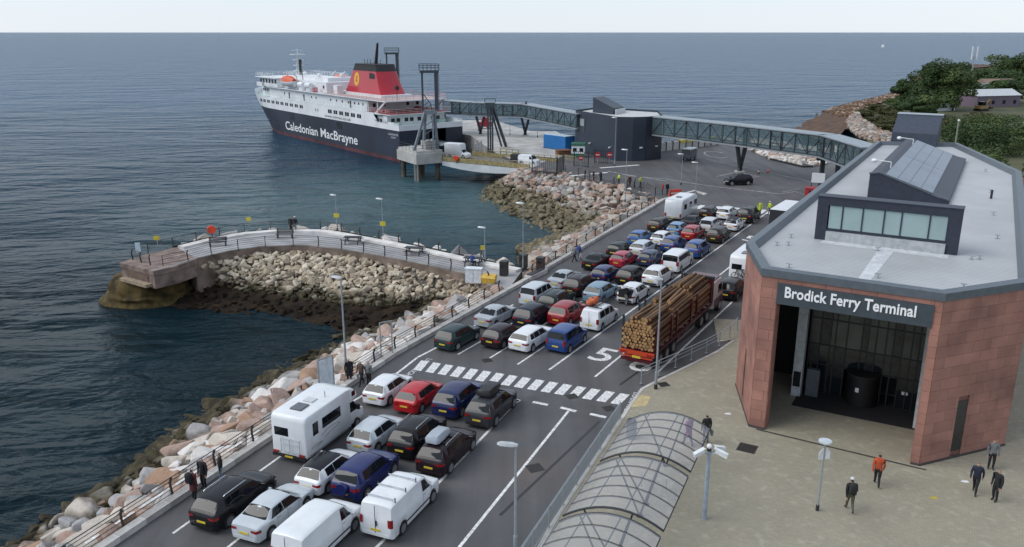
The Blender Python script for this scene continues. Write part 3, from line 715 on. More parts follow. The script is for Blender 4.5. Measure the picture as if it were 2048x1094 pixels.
lamp_post((25.32,122.35), 4.6, 'thin lamp post on the apron behind the orange barrier', R(150))
sign_yellow = mat('sign yellow', (0.62,0.50,0.05), 0.5)
def plate_sign(name, label, p, z, w, h, m_, az=0, post=False, cat='sign'):
    t = thing(name, label, cat, (p[0],p[1],0), az)
    mb = MB(); mb.box(-w/2,w/2,-0.10,-0.075,z-h/2,z+h/2); mb.build('plate', m_, t)
    if post:
        mb = MB(); mb.cyl((0,-0.03,0),(0,-0.03,z+h/2),0.04,n=6); mb.build('post', galv, t)
    else:
        mb = MB(); mb.box(-w/4,w/4,-0.075,0.06,z-0.05,z+0.05); mb.build('bracket', galv, t)
    return t
plate_sign('safety_sign', 'yellow safety sign on the left jetty lamp post', (-20.05,92.33), 1.9, 0.6, 0.5, sign_yellow)
plate_sign('safety_sign', 'yellow safety sign on the right jetty lamp post', (-14.13,88.07), 1.9, 0.6, 0.5, sign_yellow)
plate_sign('safety_sign', 'small yellow sign on the railing near the jetty head', (-36.88,83.23), 1.5, 0.6, 0.45, sign_yellow, post=True)
plate_sign('safety_sign', 'small yellow sign on the outer railing beyond the orange disc', (-29.99,91.96), 1.55, 0.55, 0.45, sign_yellow, post=True)
plate_sign('safety_sign', 'small yellow sign among rocks near the jetty entrance', (9.91,88.75) if False else (-2.97,81.53), 0.9, 0.5, 0.45, sign_yellow, post=True)
plate_sign('notice_panel', 'pale blue notice panel leaning on the jetty head railing', (-37.66,80.46), 1.2, 0.5, 1.0, mat('pale notice', (0.55,0.68,0.74), 0.4), R(10))
# orange lifebuoy housing on the outer railing
t = thing('lifebuoy_housing', 'round orange lifebuoy housing on the jetty outer railing', 'lifebuoy', (*(-33.21,88.87),0), R(15))
orange = mat('lifebuoy orange', (0.72,0.06,0.02), 0.4)
mb = MB(); mb.cyl((0,-0.08,1.05),(0,-0.22,1.05),0.48,0.44,20); mb.build('cover', orange, t, smooth=40)
mb = MB(); mb.cyl((0,0,0),(0,0,1.3),0.05,n=6); mb.build('post', dark_steel, t)
# benches and picnic tables on the jetty
bench_m = mat('dark recycled plank', (0.035,0.037,0.045), 0.6)
def bench(p, az, label):
    t = thing('bench', label, 'bench', (p[0],p[1],0), az)
    for k in range(3): MB().box(-0.95,0.95,-0.25+k*0.17,-0.11+k*0.17,0.43,0.48).build('slat', bench_m, t)
    for k in range(3): MB().obox((0,0.30+0.03*k,0.58+k*0.14),(1.9,0.04,0.11)).build('slat', bench_m, t)
    for x in (-0.8,0.8): MB().box(x-0.04,x+0.04,-0.25,0.33,0,0.43).box(x-0.04,x+0.04,0.25,0.30,0.43,0.95).build('leg', dark_steel, t)
    return t
def picnic(p, az, label):
    t = thing('picnic_table', label, 'picnic table', (p[0],p[1],0), az)
    for k in range(4): MB().box(-0.95,0.95,-0.38+k*0.2,-0.21+k*0.2,0.72,0.77).build('slat', bench_m, t)
    for y in (-0.75,0.60): MB().box(-0.95,0.95,y,y+0.26,0.43,0.48).build('seat', bench_m, t)
    for x in (-0.7,0.7):
        MB().beam((x,-0.7,0),(x,-0.2,0.72),0.09,0.09).build('leg', bench_m, t); MB().beam((x,0.7,0),(x,0.2,0.72),0.09,0.09).build('leg', bench_m, t)
        MB().box(x-0.04,x+0.04,-0.75,0.85,0.36,0.43).build('cross_bar', bench_m, t)
    return t
bench((-31.49,85.64), R(10), 'dark bench on the jetty nearest its head, by the orange disc')
bench((-25.26,89.22), R(2), 'dark bench on the crest of the curved jetty below the two walkers')
picnic((-17.23,86.73), R(-6), 'dark picnic table on the jetty nearest the left lamp post')
picnic((-10.05,82.12), R(-12), 'dark picnic table midway along the right half of the jetty')
picnic((-3.79,78.13), R(-15), 'dark picnic table with someone in blue near the jetty entrance')
# waste bins and odds and ends at the jetty entrance
def bin_(p, label, m_, s=0.34, h=1.25):
    t = thing('waste_bin', label, 'bin', (p[0],p[1],0), R(-20))
    MB().box(-s,s,-s,s,0.05,h).build('body', m_, t); MB().obox((0,0,h+0.09),(s*2.1,s*2.1,0.16)).build('lid', dark_steel, t)
    MB().box(-s*.7,s*.7,-s-0.012,-s+0.01,h-0.38,h-0.12).build('opening', mat('bin opening', (0.01,0.01,0.01), 0.6), t)
bin_((1.11,76.88), 'black waste bin beside the jetty entrance lamp post', mat('bin black', (0.025,0.025,0.028), 0.5))
bin_((-0.75,74.49), 'dark waste bin inside the jetty entrance', mat('bin dark', (0.03,0.028,0.03), 0.5))
bin_((2.73,75.84), 'brown waste bin at the seaward kerb by the entrance', mat('bin brown', (0.06,0.04,0.035), 0.5))
t = thing('granite_seat', 'low pale stone seat with dark top at the jetty entrance', 'seat', (*(2.25,74.15),0), R(58))
MB().box(-1.6,1.6,-0.35,0.35,0,0.42).build('base', kerb_stone, t); MB().box(-1.3,1.3,-0.25,0.25,0.425,0.5).build('top', bench_m, t)
t = thing('grit_bin', 'yellow grit bin beyond the jetty entrance railing', 'grit bin', (*(-2.10,72.07),0.0), R(-15)); t.scale = (.7,.7,.75)
yl = mat('grit bin yellow', (0.60,0.38,0.05), 0.5)
MB().loft([[(-0.8,-0.45,0),(0.8,-0.45,0),(0.8,0.45,0),(-0.8,0.45,0)],[(-0.95,-0.55,0.7),(0.95,-0.55,0.7),(0.95,0.55,0.7),(-0.95,0.55,0.7)]]).build('body', yl, t)
MB().loft([[(-1.0,-0.6,0.7),(1.0,-0.6,0.7),(1.0,0.6,0.7),(-1.0,0.6,0.7)],[(-0.9,-0.4,0.95),(0.9,-0.4,0.95),(0.9,0.5,1.05),(-0.9,0.5,1.05)]]).build('lid', yl, t)
t = thing('electricity_cabinet', 'white cabinet behind the railing at the jetty root', 'cabinet', (*(-3.51,73.02),-0.2), R(-10))
wc = mat('cabinet white', (0.66,0.70,0.74), 0.45)
MB().box(-0.75,0.75,-0.35,0.35,0,1.3).build('body', wc, t); MB().box(-0.8,0.8,-0.4,0.4,1.3,1.38).build('lid', wc, t); MB().box(-0.01,0.01,-0.36,-0.345,0.1,1.25).build('door_seam', dark_steel, t)
# info frame signs on the rock edge
def frame_sign(p, label, w, h, az, panel):
    t = thing('information_board', label, 'sign', (p[0],p[1],0), az)
    for x in (-w/2,w/2): MB().cyl((x,0,0),(x,0,h),0.05,n=6).build('post', galv, t)
    MB().box(-w/2,w/2,-0.02,0.02,h-0.06,h+0.02).build('top_bar', galv, t)
    if panel: MB().box(-w/2+0.06,w/2-0.06,-0.03,0.0,h*0.25,h-0.1).build('panel', mat('board pale', (0.62,0.68,0.72), 0.35), t)
    else:
        for z in (0.9,1.5): MB().box(-w/2+0.04,w/2-0.04,-0.015,0.015,z,z+0.06).build('cross_bar', galv, t)
frame_sign((-11.62,47.70), 'tall pale information board at the rocks beside the motorhome', 1.15, 2.6, R(50), True)
frame_sign((-8.79,54.01), 'empty grey goalpost frame at the rocks near the zebra crossing', 0.85, 2.7, R(30), False)

# ================================================================= FERRY TERMINAL
TO = (14.0, 43.2)
term = thing('ferry_terminal', 'red sandstone ferry terminal with dark slate sign fascia and pale roof', 'terminal building', (*TO,0), -R(30.46))
stone = mat('red sandstone', (0.325,0.160,0.122), 0.85, var=0.14, vscale=0.55, bump=0.35, bscale=6, rand=0.11, c2=(0.205,0.100,0.082), pos=True)
mortar = mat('sandstone joint', (0.205,0.10,0.078), 0.9)
slate = mat('slate grey cladding', (0.095,0.115,0.135), 0.45, var=0.08)
navy = mat('dark navy cladding', (0.024,0.030,0.048), 0.5, var=0.1)
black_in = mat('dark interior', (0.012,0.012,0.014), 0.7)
glass_dk = mat('dark glass', (0.012,0.016,0.020), 0.05, var=0.05, coat=0.5)
glass_lt = mat('clerestory glass', (0.30,0.40,0.40), 0.12, var=0.06, vscale=0.5)
glass_lob = mat('bright lobby glass', (0.085,0.095,0.088), 0.15, var=0.25, vscale=0.9)  # opaque; the bright rear wall behind is put into this paler colour
glass_mid = mat('lobby glass', (0.035,0.038,0.040), 0.2, var=0.3)
FP = [(-0.3,0),(8.6,0),(12.4,4.8),(11.9,45),(5.6,65),(-2.6,62),(-2.6,5.4)]
OPL, OPR, SGB, SGT, WT = 0.55, 8.2, 7.75, 8.92, 9.2
panels = {}
def wall(a, b, z0, z1, holes=(), thick=0.5, core=True, pw=1.25, ph=0.62, shift=0.0):
    """stone facing: a dark core with separate stone panels standing 25 mm proud; a->b runs so that outside is on the right"""
    a = Vector(a); b = Vector(b); t = (b-a).normalized(); n = Vector((t.y,-t.x)); L = (b-a).length; az = math.atan2(t.y,t.x)
    rows = int(round((z1-z0)/ph)); h = (z1-z0)/rows
    for r_ in range(rows):
        x = -pw*0.5 if r_ % 2 else 0.0
        while x < L-1e-3:
            x0, x1 = max(0,x), min(L,x+pw); x += pw
            if x1-x0 < 0.08: continue
            za, zb = z0+r_*h, z0+(r_+1)*h
            if any(x0 < hx1-0.02 and x1 > hx0+0.02 and za < hz1-0.02 and zb > hz0+0.02 for hx0,hx1,hz0,hz1 in holes):
                segs = []
                for hx0,hx1,hz0,hz1 in holes:
                    if za < hz1-0.02 and zb > hz0+0.02:
                        if x0 < hx0-0.06: segs.append((x0,min(x1,hx0)))
                        if x1 > hx1+0.06: segs.append((max(x0,hx1),x1))
            else: segs = [(x0,x1)]
            for s0, s1 in segs:
                w = round(s1-s0,2); key = (w,round(h,3))
                if key not in panels:
                    mb = MB(); g = 0.007; mb.box(-w/2+g,w/2-g,-0.03,0.03,-h/2+g,h/2-g); panels[key] = mb.mesh('stone_panel', stone)
                c = a+t*((s0+s1)/2)+n*(0.0+rnd.uniform(0,0.004))
                link('stone_panel', panels[key], term, (c.x,c.y,(za+zb)/2), az)
    return az
# cores
mb = MB()
def core(poly, z0=0.0, z1=WT): mb.prism(poly, z0, z1)
core([(-0.28,0.03),(0.52,0.03),(0.52,0.9),(-0.2,0.9),(-2.05,5.4),(-2.57,5.4)])
core([(8.23,0.03),(8.58,0.03),(12.36,4.85),(11.87,45),(11.0,45),(11.0,6.0),(8.23,4.9)])
core([(-2.57,5.43),(-2.0,5.43),(-2.0,61.8),(-2.57,61.9)])
core([(0.55,0.06),(8.2,0.06),(8.2,0.6),(0.55,0.6)], SGT+0.003, WT)
mb.build('wall_core', mortar, term)
wall((-0.3,0),(0.55,0),0.0,WT)
wall((8.2,0),(8.6,0),0.0,WT)
wall((0.55,0),(8.2,0),SGT,WT,ph=0.3)
wall((-2.6,5.4),(-0.3,0),0.0,WT,holes=((2.6,3.05,0.6,3.3),))
wall((8.6,0),(12.4,4.8),0.0,WT,holes=((2.1,2.85,0.5,3.4),))
wall((0.55,0.0),(0.55,0.9),0.0,7.7,pw=1.5,ph=0.77)
wall((8.2,4.6),(8.2,0.0),0.0,7.7,pw=1.5,ph=0.77)
wall((-2.6,17),(-2.6,5.4),0.0,WT,pw=2.0,ph=0.92)
wall((12.4,4.8),(12.3,12),0.0,WT,pw=2.0,ph=0.92)
mb = MB(); mb.box(-2.65,-2.55,17.003,61.8,0,WT); mb.box(11.9,12.3,12.003,44,0,WT); mb.build('side_wall', stone, term)
for a, b, x0, x1, z0, z1 in (((-2.6,5.4),(-0.3,0),2.6,3.05,0.6,3.3), ((8.6,0),(12.4,4.8),2.1,2.85,0.5,3.4)):
    a = Vector(a); b = Vector(b); t = (b-a).normalized(); n = Vector((t.y,-t.x)); c = a+t*((x0+x1)/2)-n*0.012
    mb = MB(); mb.obox((c.x,c.y,(z0+z1)/2),(x1-x0,0.02,z1-z0),math.atan2(t.y,t.x)); mb.build('slit_window', glass_dk, term)
# plinth
mb = MB(); 
for a, b in (((-2.62,5.4),(-0.3,-0.05)),((-0.3,-0.05),(0.55,-0.05)),((8.2,-0.05),(8.62,-0.05)),((8.62,-0.05),(12.45,4.8))): mb.beam((*a,0.14),(*b,0.14),0.10,0.16)
mb.build('plinth', mat('plinth', (0.06,0.05,0.05), 0.8), term)
# fascia sign
mb = MB(); mb.box(0.56,8.22,-0.10,0.055,SGB,SGT-0.003); mb.build('sign_board', mat('sign slate', (0.050,0.064,0.078), 0.45, var=0.08), term)
text_mesh('sign_lettering', 'Brodick Ferry Terminal', 0.84, 0.018, mat('sign white', (0.82,0.83,0.84), 0.4, var=0.02), term,
          Matrix.Translation((0.95,-0.125,SGB+0.44)) @ Matrix.Rotation(R(90),4,'X') @ Matrix.Scale(0.80,4,(1,0,0)), bold=0.018, spacing=1.02)
# parapet: sloping slate coping round the roof
FPo = FP
def inset(poly, d):
    n = len(poly); out = []
    for i in range(n):
        p0, p, p1 = Vector(poly[i-1]), Vector(poly[i]), Vector(poly[(i+1)%n])
        a = (p-p0).normalized(); b = (p1-p).normalized(); na = Vector((-a.y,a.x)); nb2 = Vector((-b.y,b.x))
        m_ = (na+nb2).normalized(); out.append(tuple(p+m_*d/max(0.3,m_.dot(na))))
    return out
o1, o2, o3, o4 = inset(FP,-0.10), inset(FP,-0.10), inset(FP,0.40), inset(FP,0.66)
mb = MB(); n = len(FP)
for (pa,za),(pb,zb) in (((o1,WT),(o2,WT+0.42)), ((o2,WT+0.42),(o3,WT+0.46)), ((o3,WT+0.46),(o4,WT+0.0))):
    for i in range(n):
        j = (i+1)%n
        mb.quad((*pa[i],za),(*pa[j],za),(*pb[j],zb),(*pb[i],zb))
for i in range(n):
    j = (i+1)%n; mb.quad((*FP[i],WT),(*FP[j],WT),(*o1[j],WT),(*o1[i],WT))
mb.build('parapet', slate, term, fix=True)
# membrane roof
rm = mat('roof membrane', (0.42,0.43,0.44), 0.55, var=0.07, vscale=0.25)
nt = rm.node_tree; b_ = nt.nodes['Principled BSDF']
tc = nt.nodes.new('ShaderNodeTexCoord'); wv = nt.nodes.new('ShaderNodeTexWave'); wv.bands_direction = 'Y'; wv.inputs['Scale'].default_value = 1.05; wv.inputs['Distortion'].default_value = 0.25; wv.inputs['Detail'].default_value = 2
nt.links.new(tc.outputs['Object'], wv.inputs['Vector'])
bp = nt.nodes.new('ShaderNodeBump'); bp.inputs['Strength'].default_value = 0.55; bp.inputs['Distance'].default_value = 0.03
nt.links.new(wv.outputs[0], bp.inputs['Height'])
_mr = nt.nodes.new('ShaderNodeMapRange'); _mr.inputs['To Min'].default_value = 0.80; _mr.inputs['To Max'].default_value = 1.10; nt.links.new(wv.outputs[0], _mr.inputs['Value'])  # light and shade of the ribs put into the colour as bands
_sc = nt.nodes.new('ShaderNodeVectorMath'); _sc.operation = 'SCALE'; nt.links.new(b_.inputs['Base Color'].links[0].from_socket, _sc.inputs[0]); nt.links.new(_mr.outputs[0], _sc.inputs['Scale']); nt.links.new(_sc.outputs[0], b_.inputs['Base Color'])
nt.links.new(bp.outputs[0], b_.inputs['Normal'])
mb = MB(); ri = inset(FP,0.5); mb.prism(ri, WT-0.35, WT+0.03); mb.build('roof', rm, term)
mb = MB(); mb.quad((4.3,0.8,WT+0.04),(4.9,0.8,WT+0.04),(5.3,9.6,WT+0.04),(4.4,9.6,WT+0.04)); mb.quad((1.0,9.0,WT+0.036),(8.2,8.9,WT+0.036),(8.2,9.9,WT+0.036),(1.0,9.9,WT+0.036)); mb.build('roof_walkway', mat('roof walkway', (0.56,0.58,0.60), 0.6), term)
RZT = WT+0.03
# clerestory box with six panes
mb = MB()
mb.box(0.45,1.12,9.95,10.9,RZT,12.0); mb.box(7.95,8.62,9.95,10.9,RZT,12.0)
mb.box(1.12,7.95,9.95,10.9,11.5,12.0); mb.box(1.12,7.95,9.99,10.15,9.85,10.0)
mb.box(1.12,7.95,10.3,10.9,RZT,11.497); mb.build('clerestory', navy, term)
mb = MB(); mb.box(0.42,8.65,9.9,10.95,12.003,12.06); mb.build('clerestory_cap', navy, term)
mb = MB(); mb.box(1.13,7.94,9.8,10.12,RZT,9.845); mb.build('clerestory_upstand', mat('upstand grey', (0.40,0.42,0.43), 0.6), term)
ws = [80,115,120,95,150,95]; x = 1.16
for w in ws:
    ww = w*6.75/sum(ws); mb = MB(); mb.box(x+0.04,x+ww-0.04,10.03,10.07,10.02,11.48); mb.build('clerestory_pane', glass_lt, term)
    mb = MB(); mb.box(x+ww-0.04,x+ww+0.04,9.985,10.1,10.003,11.497); mb.build('mullion', navy, term); x += ww
# long mono-pitch roof light
GA, GB = 26.5, 52.0
prof = [(1.3,RZT),(1.3,11.15),(1.95,11.28),(6.35,9.72),(7.15,9.55),(7.15,RZT)]
mb = MB(); mb.loft([[(u,GA,z) for u,z in prof],[(u,GB,z) for u,z in prof]]); mb.build('roof_light', navy, term, fix=True)
mb = MB(); sl = Vector((6.35-1.95,0,9.72-11.28)); nn = Vector((-sl.z,0,sl.x)).normalized()
pan = mat('roof light panel', (0.20,0.235,0.285), 0.35, 0.3, var=0.10, vscale=0.4, rand=0.06)
for i in range(4):
    for j in range(2):
        a = Vector((1.95,0,11.28))+sl*(0.10+0.80*(i+0.015)/4); b = Vector((1.95,0,11.28))+sl*(0.10+0.80*(i+0.985)/4)
        v0 = GA+0.25+(GB-GA-0.5)*(j+0.004)/2; v1 = GA+0.25+(GB-GA-0.5)*(j+0.996)/2
        m_ = MB(); lo, hi = nn*0.01, nn*0.06
        m_.loft([[(a+lo).to_tuple(), (a+hi).to_tuple(), (b+hi).to_tuple(), (b+lo).to_tuple()]]*1 and [[((a+q).x,v,(a+q).z) for q in (lo,hi)]+[((b+q).x,v,(b+q).z) for q in (hi,lo)] for v in (v0,v1)])
        m_.build('roof_panel', pan, term, fix=True)
mb = MB(); mb.beam((1.25,GA-0.06,11.2),(2.0,GA-0.06,11.34),0.12,0.12); mb.beam((2.0,GA-0.06,11.34),(7.15,GA-0.06,9.6),0.12,0.12); mb.build('verge', slate, term)
# rear plant house
mb = MB(); hp = [(62.6,RZT),(62.6,10.7),(66.5,12.5),(68.3,12.4),(68.3,RZT)]
mb.loft([[(u,v,z) for v,z in hp] for u in (-1.2,3.6)]); mb.build('plant_house', mat('plant house navy', (0.040,0.050,0.074), 0.5, var=0.1), term, fix=True)
mb = MB(); mb.box(-1.3,3.7,66.4,68.4,12.503,12.57); mb.build('plant_house_cap', galv, term)
# roof bits: safety anchors, lights, floodlights on masts
for k, (u, v) in enumerate([(0.6,2.2),(5.2,2.6),(9.3,2.8),(-1.2,7.0),(-0.6,7.4),(4.4,8.7),(9.4,9.4),(9.8,9.7),(10.6,16),(10.2,24),(9.8,34),(-0.9,9.5),(0.2,18.5),(0.5,18.8),(9.1,46)]):
    mb = MB(); mb.cyl((u,v,RZT),(u,v,RZT+0.22),0.04,n=6); mb.box(u-0.16,u+0.16,v-0.03,v+0.03,RZT+0.2,RZT+0.25); mb.cyl((u,v,RZT),(u,v,RZT+0.03),0.14,n=8)
    mb.build('roof_anchor', galv, term)
for v in (30.0,47.5):
    mb = MB(); mb.tube([(2.4,v,11.2),(2.4,v,11.7),(1.2,v,11.8)],0.04); mb.ball((1.1,v,11.75),0.24,(1,1,0.7)); mb.build('roof_lamp', mat('lamp white', (0.75,0.77,0.78), 0.3), term)
mb = MB(); mb.cyl((9.9,31,RZT),(9.9,31,RZT+0.7),0.09); mb.build('vent_pipe', dark_steel, term)
# entrance recess: soffit, floor mat, columns, curtain wall and revolving door
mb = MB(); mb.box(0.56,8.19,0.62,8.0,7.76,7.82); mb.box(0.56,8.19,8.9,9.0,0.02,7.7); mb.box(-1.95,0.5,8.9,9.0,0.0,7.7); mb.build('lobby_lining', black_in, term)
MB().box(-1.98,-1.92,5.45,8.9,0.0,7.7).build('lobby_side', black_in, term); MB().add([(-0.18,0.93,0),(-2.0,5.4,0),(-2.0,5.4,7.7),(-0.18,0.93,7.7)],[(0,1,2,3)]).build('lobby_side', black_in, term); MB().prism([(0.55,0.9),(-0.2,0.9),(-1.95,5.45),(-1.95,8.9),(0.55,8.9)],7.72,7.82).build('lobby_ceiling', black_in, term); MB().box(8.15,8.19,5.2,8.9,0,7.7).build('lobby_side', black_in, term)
mb = MB(); mb.quad((1.15,4.05,0.118),(8.1,4.3,0.118),(8.1,8.6,0.118),(1.15,8.6,0.118)); mb.build('entrance_mat', mat('entrance mat', (0.018,0.018,0.02), 0.9), term)
mb = MB(); mb.box(0.78,1.33,5.6,6.15,0.1,7.74); mb.build('column', mat('column white', (0.50,0.53,0.55), 0.5), term)
mb = MB(); mb.box(0.84,1.27,5.57,5.595,0.75,1.75); mb.build('column_poster', glass_dk, term)
mb = MB(); mb.box(7.86,8.12,4.5,4.85,0.1,7.74); mb.build('column', mat('column white', (0.50,0.53,0.55), 0.5), term)
xs = [1.35,1.95,2.55,2.85,3.5,4.35,4.7,5.15,5.7,6.1,6.6,7.1,7.5,7.85]
for i, (a, b) in enumerate(zip(xs, xs[1:])):
    for z0, z1 in ((0.15,1.95),(2.03,3.25),(3.33,4.95),(5.03,7.7)):
        if z0 < 1 and 3.2 < a < 6.2: continue
        mb = MB(); mb.box(a+0.035,b-0.035,7.0,7.03,z0,z1)
        mb.build('glass_pane', (glass_lob if i % 4 != 1 else glass_mid) if z0 > 3 else glass_mid if (z0 > 2 and i % 3 == 0) else glass_dk, term)
for a in xs:
    mb = MB(); mb.box(a-0.035,a+0.035,6.94,7.06,0.1,7.74); mb.build('mullion', dark_steel, term)
for z in (1.99,3.29,4.99):
    mb = MB(); mb.box(1.35,7.85,6.95,7.05,z-0.035,z+0.035); mb.build('transom', dark_steel, term)
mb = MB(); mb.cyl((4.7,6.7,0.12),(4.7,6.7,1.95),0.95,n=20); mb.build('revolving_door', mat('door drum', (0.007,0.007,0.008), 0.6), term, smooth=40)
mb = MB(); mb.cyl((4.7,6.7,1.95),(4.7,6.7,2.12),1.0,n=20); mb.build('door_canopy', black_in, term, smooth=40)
mb = MB(); mb.box(4.45,4.65,5.72,5.735,1.1,1.38); mb.box(6.9,7.25,6.97,6.985,1.0,1.2); mb.build('door_notice', mat('notice white', (0.7,0.7,0.7), 0.5), term)
mb = MB(); mb.box(1.55,2.3,6.0,6.35,0.12,1.9); mb.build('lobby_panel', slate, term)
mb = MB(); mb.box(0.61,0.64,6.3,7.7,1.0,1.2); mb.build('wall_notice', mat('notice white', (0.7,0.7,0.7), 0.5), term)

# ================================================================= VEHICLES
tyre_m = mat('tyre rubber', (0.018,0.018,0.019), 0.8)
rim_m = mat('alloy rim', (0.42,0.43,0.45), 0.3, 0.7)
vglass = mat('vehicle glass', (0.007,0.009,0.011), 0.05, var=0.05, spec=0.45)
trim_m = mat('black trim', (0.016,0.016,0.018), 0.55)
lamp_red = mat('tail lamp red', (0.30,0.012,0.012), 0.2, coat=0.6)
lamp_clear = mat('headlamp clear', (0.62,0.64,0.66), 0.1, coat=0.6)
plate_y = mat('rear plate yellow', (0.65,0.48,0.05), 0.5, var=0.05)
plate_w = mat('front plate white', (0.7,0.7,0.68), 0.5, var=0.05)
silver_m = mat('silver rail', (0.62,0.63,0.65), 0.25, 0.8)

# stations: (x/L, belt z, top z, belt half-width factor, top half-width factor)
SHAPES = {
 'hatch': dict(L=4.15, W=1.78, st=[(0,0.62,0.66,0.78,0.7),(0.012,0.88,0.92,0.855,0.76),(0.04,0.96,1.0,0.93,0.82),(0.135,0.98,1.38,0.975,0.65),(0.2,0.97,1.43,1,0.67),(0.4,0.94,1.46,1,0.69),(0.57,0.92,1.41,1,0.68),(0.755,0.9,0.955,0.985,0.84),(0.9,0.78,0.82,0.93,0.79),(0.975,0.66,0.7,0.8,0.68),(1,0.52,0.56,0.62,0.54)], wx=(.195,.805), wr=.32,
    rw=(3,2), ws=(6,7), sw=[(.19,.20,.352,.352),(.36,.36,.715,.585)]),
 'suv': dict(L=4.55, W=1.88, st=[(0,0.72,0.76,0.78,0.7),(0.012,1.02,1.06,0.855,0.76),(0.035,1.1,1.14,0.93,0.83),(0.115,1.13,1.58,0.975,0.67),(0.19,1.11,1.65,1,0.7),(0.4,1.08,1.68,1,0.72),(0.57,1.05,1.62,1,0.71),(0.745,1.03,1.09,0.985,0.86),(0.9,0.94,0.98,0.93,0.79),(0.975,0.8,0.84,0.8,0.68),(1,0.6,0.64,0.62,0.54)], wx=(.195,.80), wr=.36,
    rw=(3,2), ws=(6,7), sw=[(.165,.185,.273,.273),(.281,.281,.436,.436),(.444,.444,.70,.59)]),
 'estate': dict(L=4.7, W=1.85, st=[(0,0.62,0.66,0.78,0.7),(0.012,0.92,0.96,0.855,0.76),(0.03,0.99,1.03,0.93,0.83),(0.1,1.0,1.38,0.975,0.68),(0.16,0.99,1.44,1,0.67),(0.4,0.96,1.48,1,0.69),(0.56,0.94,1.43,1,0.68),(0.73,0.92,0.97,0.985,0.84),(0.9,0.82,0.86,0.93,0.79),(0.975,0.7,0.74,0.8,0.68),(1,0.54,0.58,0.62,0.54)], wx=(.19,.80), wr=.33,
    rw=(3,2), ws=(6,7), sw=[(.135,.17,.258,.258),(.266,.266,.425,.425),(.433,.433,.69,.58)]),
 'saloon': dict(L=4.6, W=1.8, st=[(0,0.62,0.66,0.78,0.7),(0.012,0.92,0.96,0.855,0.76),(0.05,0.99,1.03,0.93,0.84),(0.15,0.99,1.05,0.98,0.84),(0.29,0.97,1.38,1,0.67),(0.44,0.95,1.45,1,0.69),(0.58,0.93,1.39,1,0.68),(0.75,0.9,0.955,0.985,0.84),(0.9,0.8,0.84,0.93,0.79),(0.975,0.68,0.72,0.8,0.68),(1,0.52,0.56,0.62,0.54)], wx=(.20,.80), wr=.32,
    rw=(4,3), ws=(6,7), sw=[(.215,.295,.424,.424),(.432,.432,.71,.595)]),
 'mpv': dict(L=4.35, W=1.82, st=[(0,0.62,0.66,0.84,0.83),(0.01,1.05,1.09,0.89,0.85),(0.02,1.12,1.16,0.93,0.85),(0.055,1.14,1.7,0.985,0.76),(0.12,1.12,1.79,1,0.79),(0.45,1.08,1.81,1,0.8),(0.62,1.05,1.7,1,0.77),(0.8,1.02,1.08,0.985,0.86),(0.92,0.92,0.96,0.95,0.82),(0.98,0.8,0.84,0.82,0.74),(1,0.58,0.62,0.66,0.66)], wx=(.185,.80), wr=.33,
    rw=(3,2), ws=(6,7), sw=[(.085,.105,.29,.29),(.31,.31,.50,.50),(.52,.52,.76,.645)]),
 'van': dict(L=5.0, W=1.92, st=[(0,0.62,0.66,0.84,0.87),(0.006,1.1,1.14,0.89,0.88),(0.012,1.18,1.22,0.93,0.88),(0.03,1.2,1.86,0.99,0.84),(0.08,1.19,1.94,1,0.86),(0.5,1.15,1.96,1,0.87),(0.66,1.12,1.86,1,0.84),(0.82,1.08,1.14,0.985,0.87),(0.93,0.98,1.02,0.95,0.82),(0.985,0.84,0.88,0.82,0.74),(1,0.6,0.64,0.66,0.68)], wx=(.20,.81), wr=.34,
    rw=(3,2), ws=(6,7), sw=[(.60,.60,.775,.675)]),
}
PRIM = {}
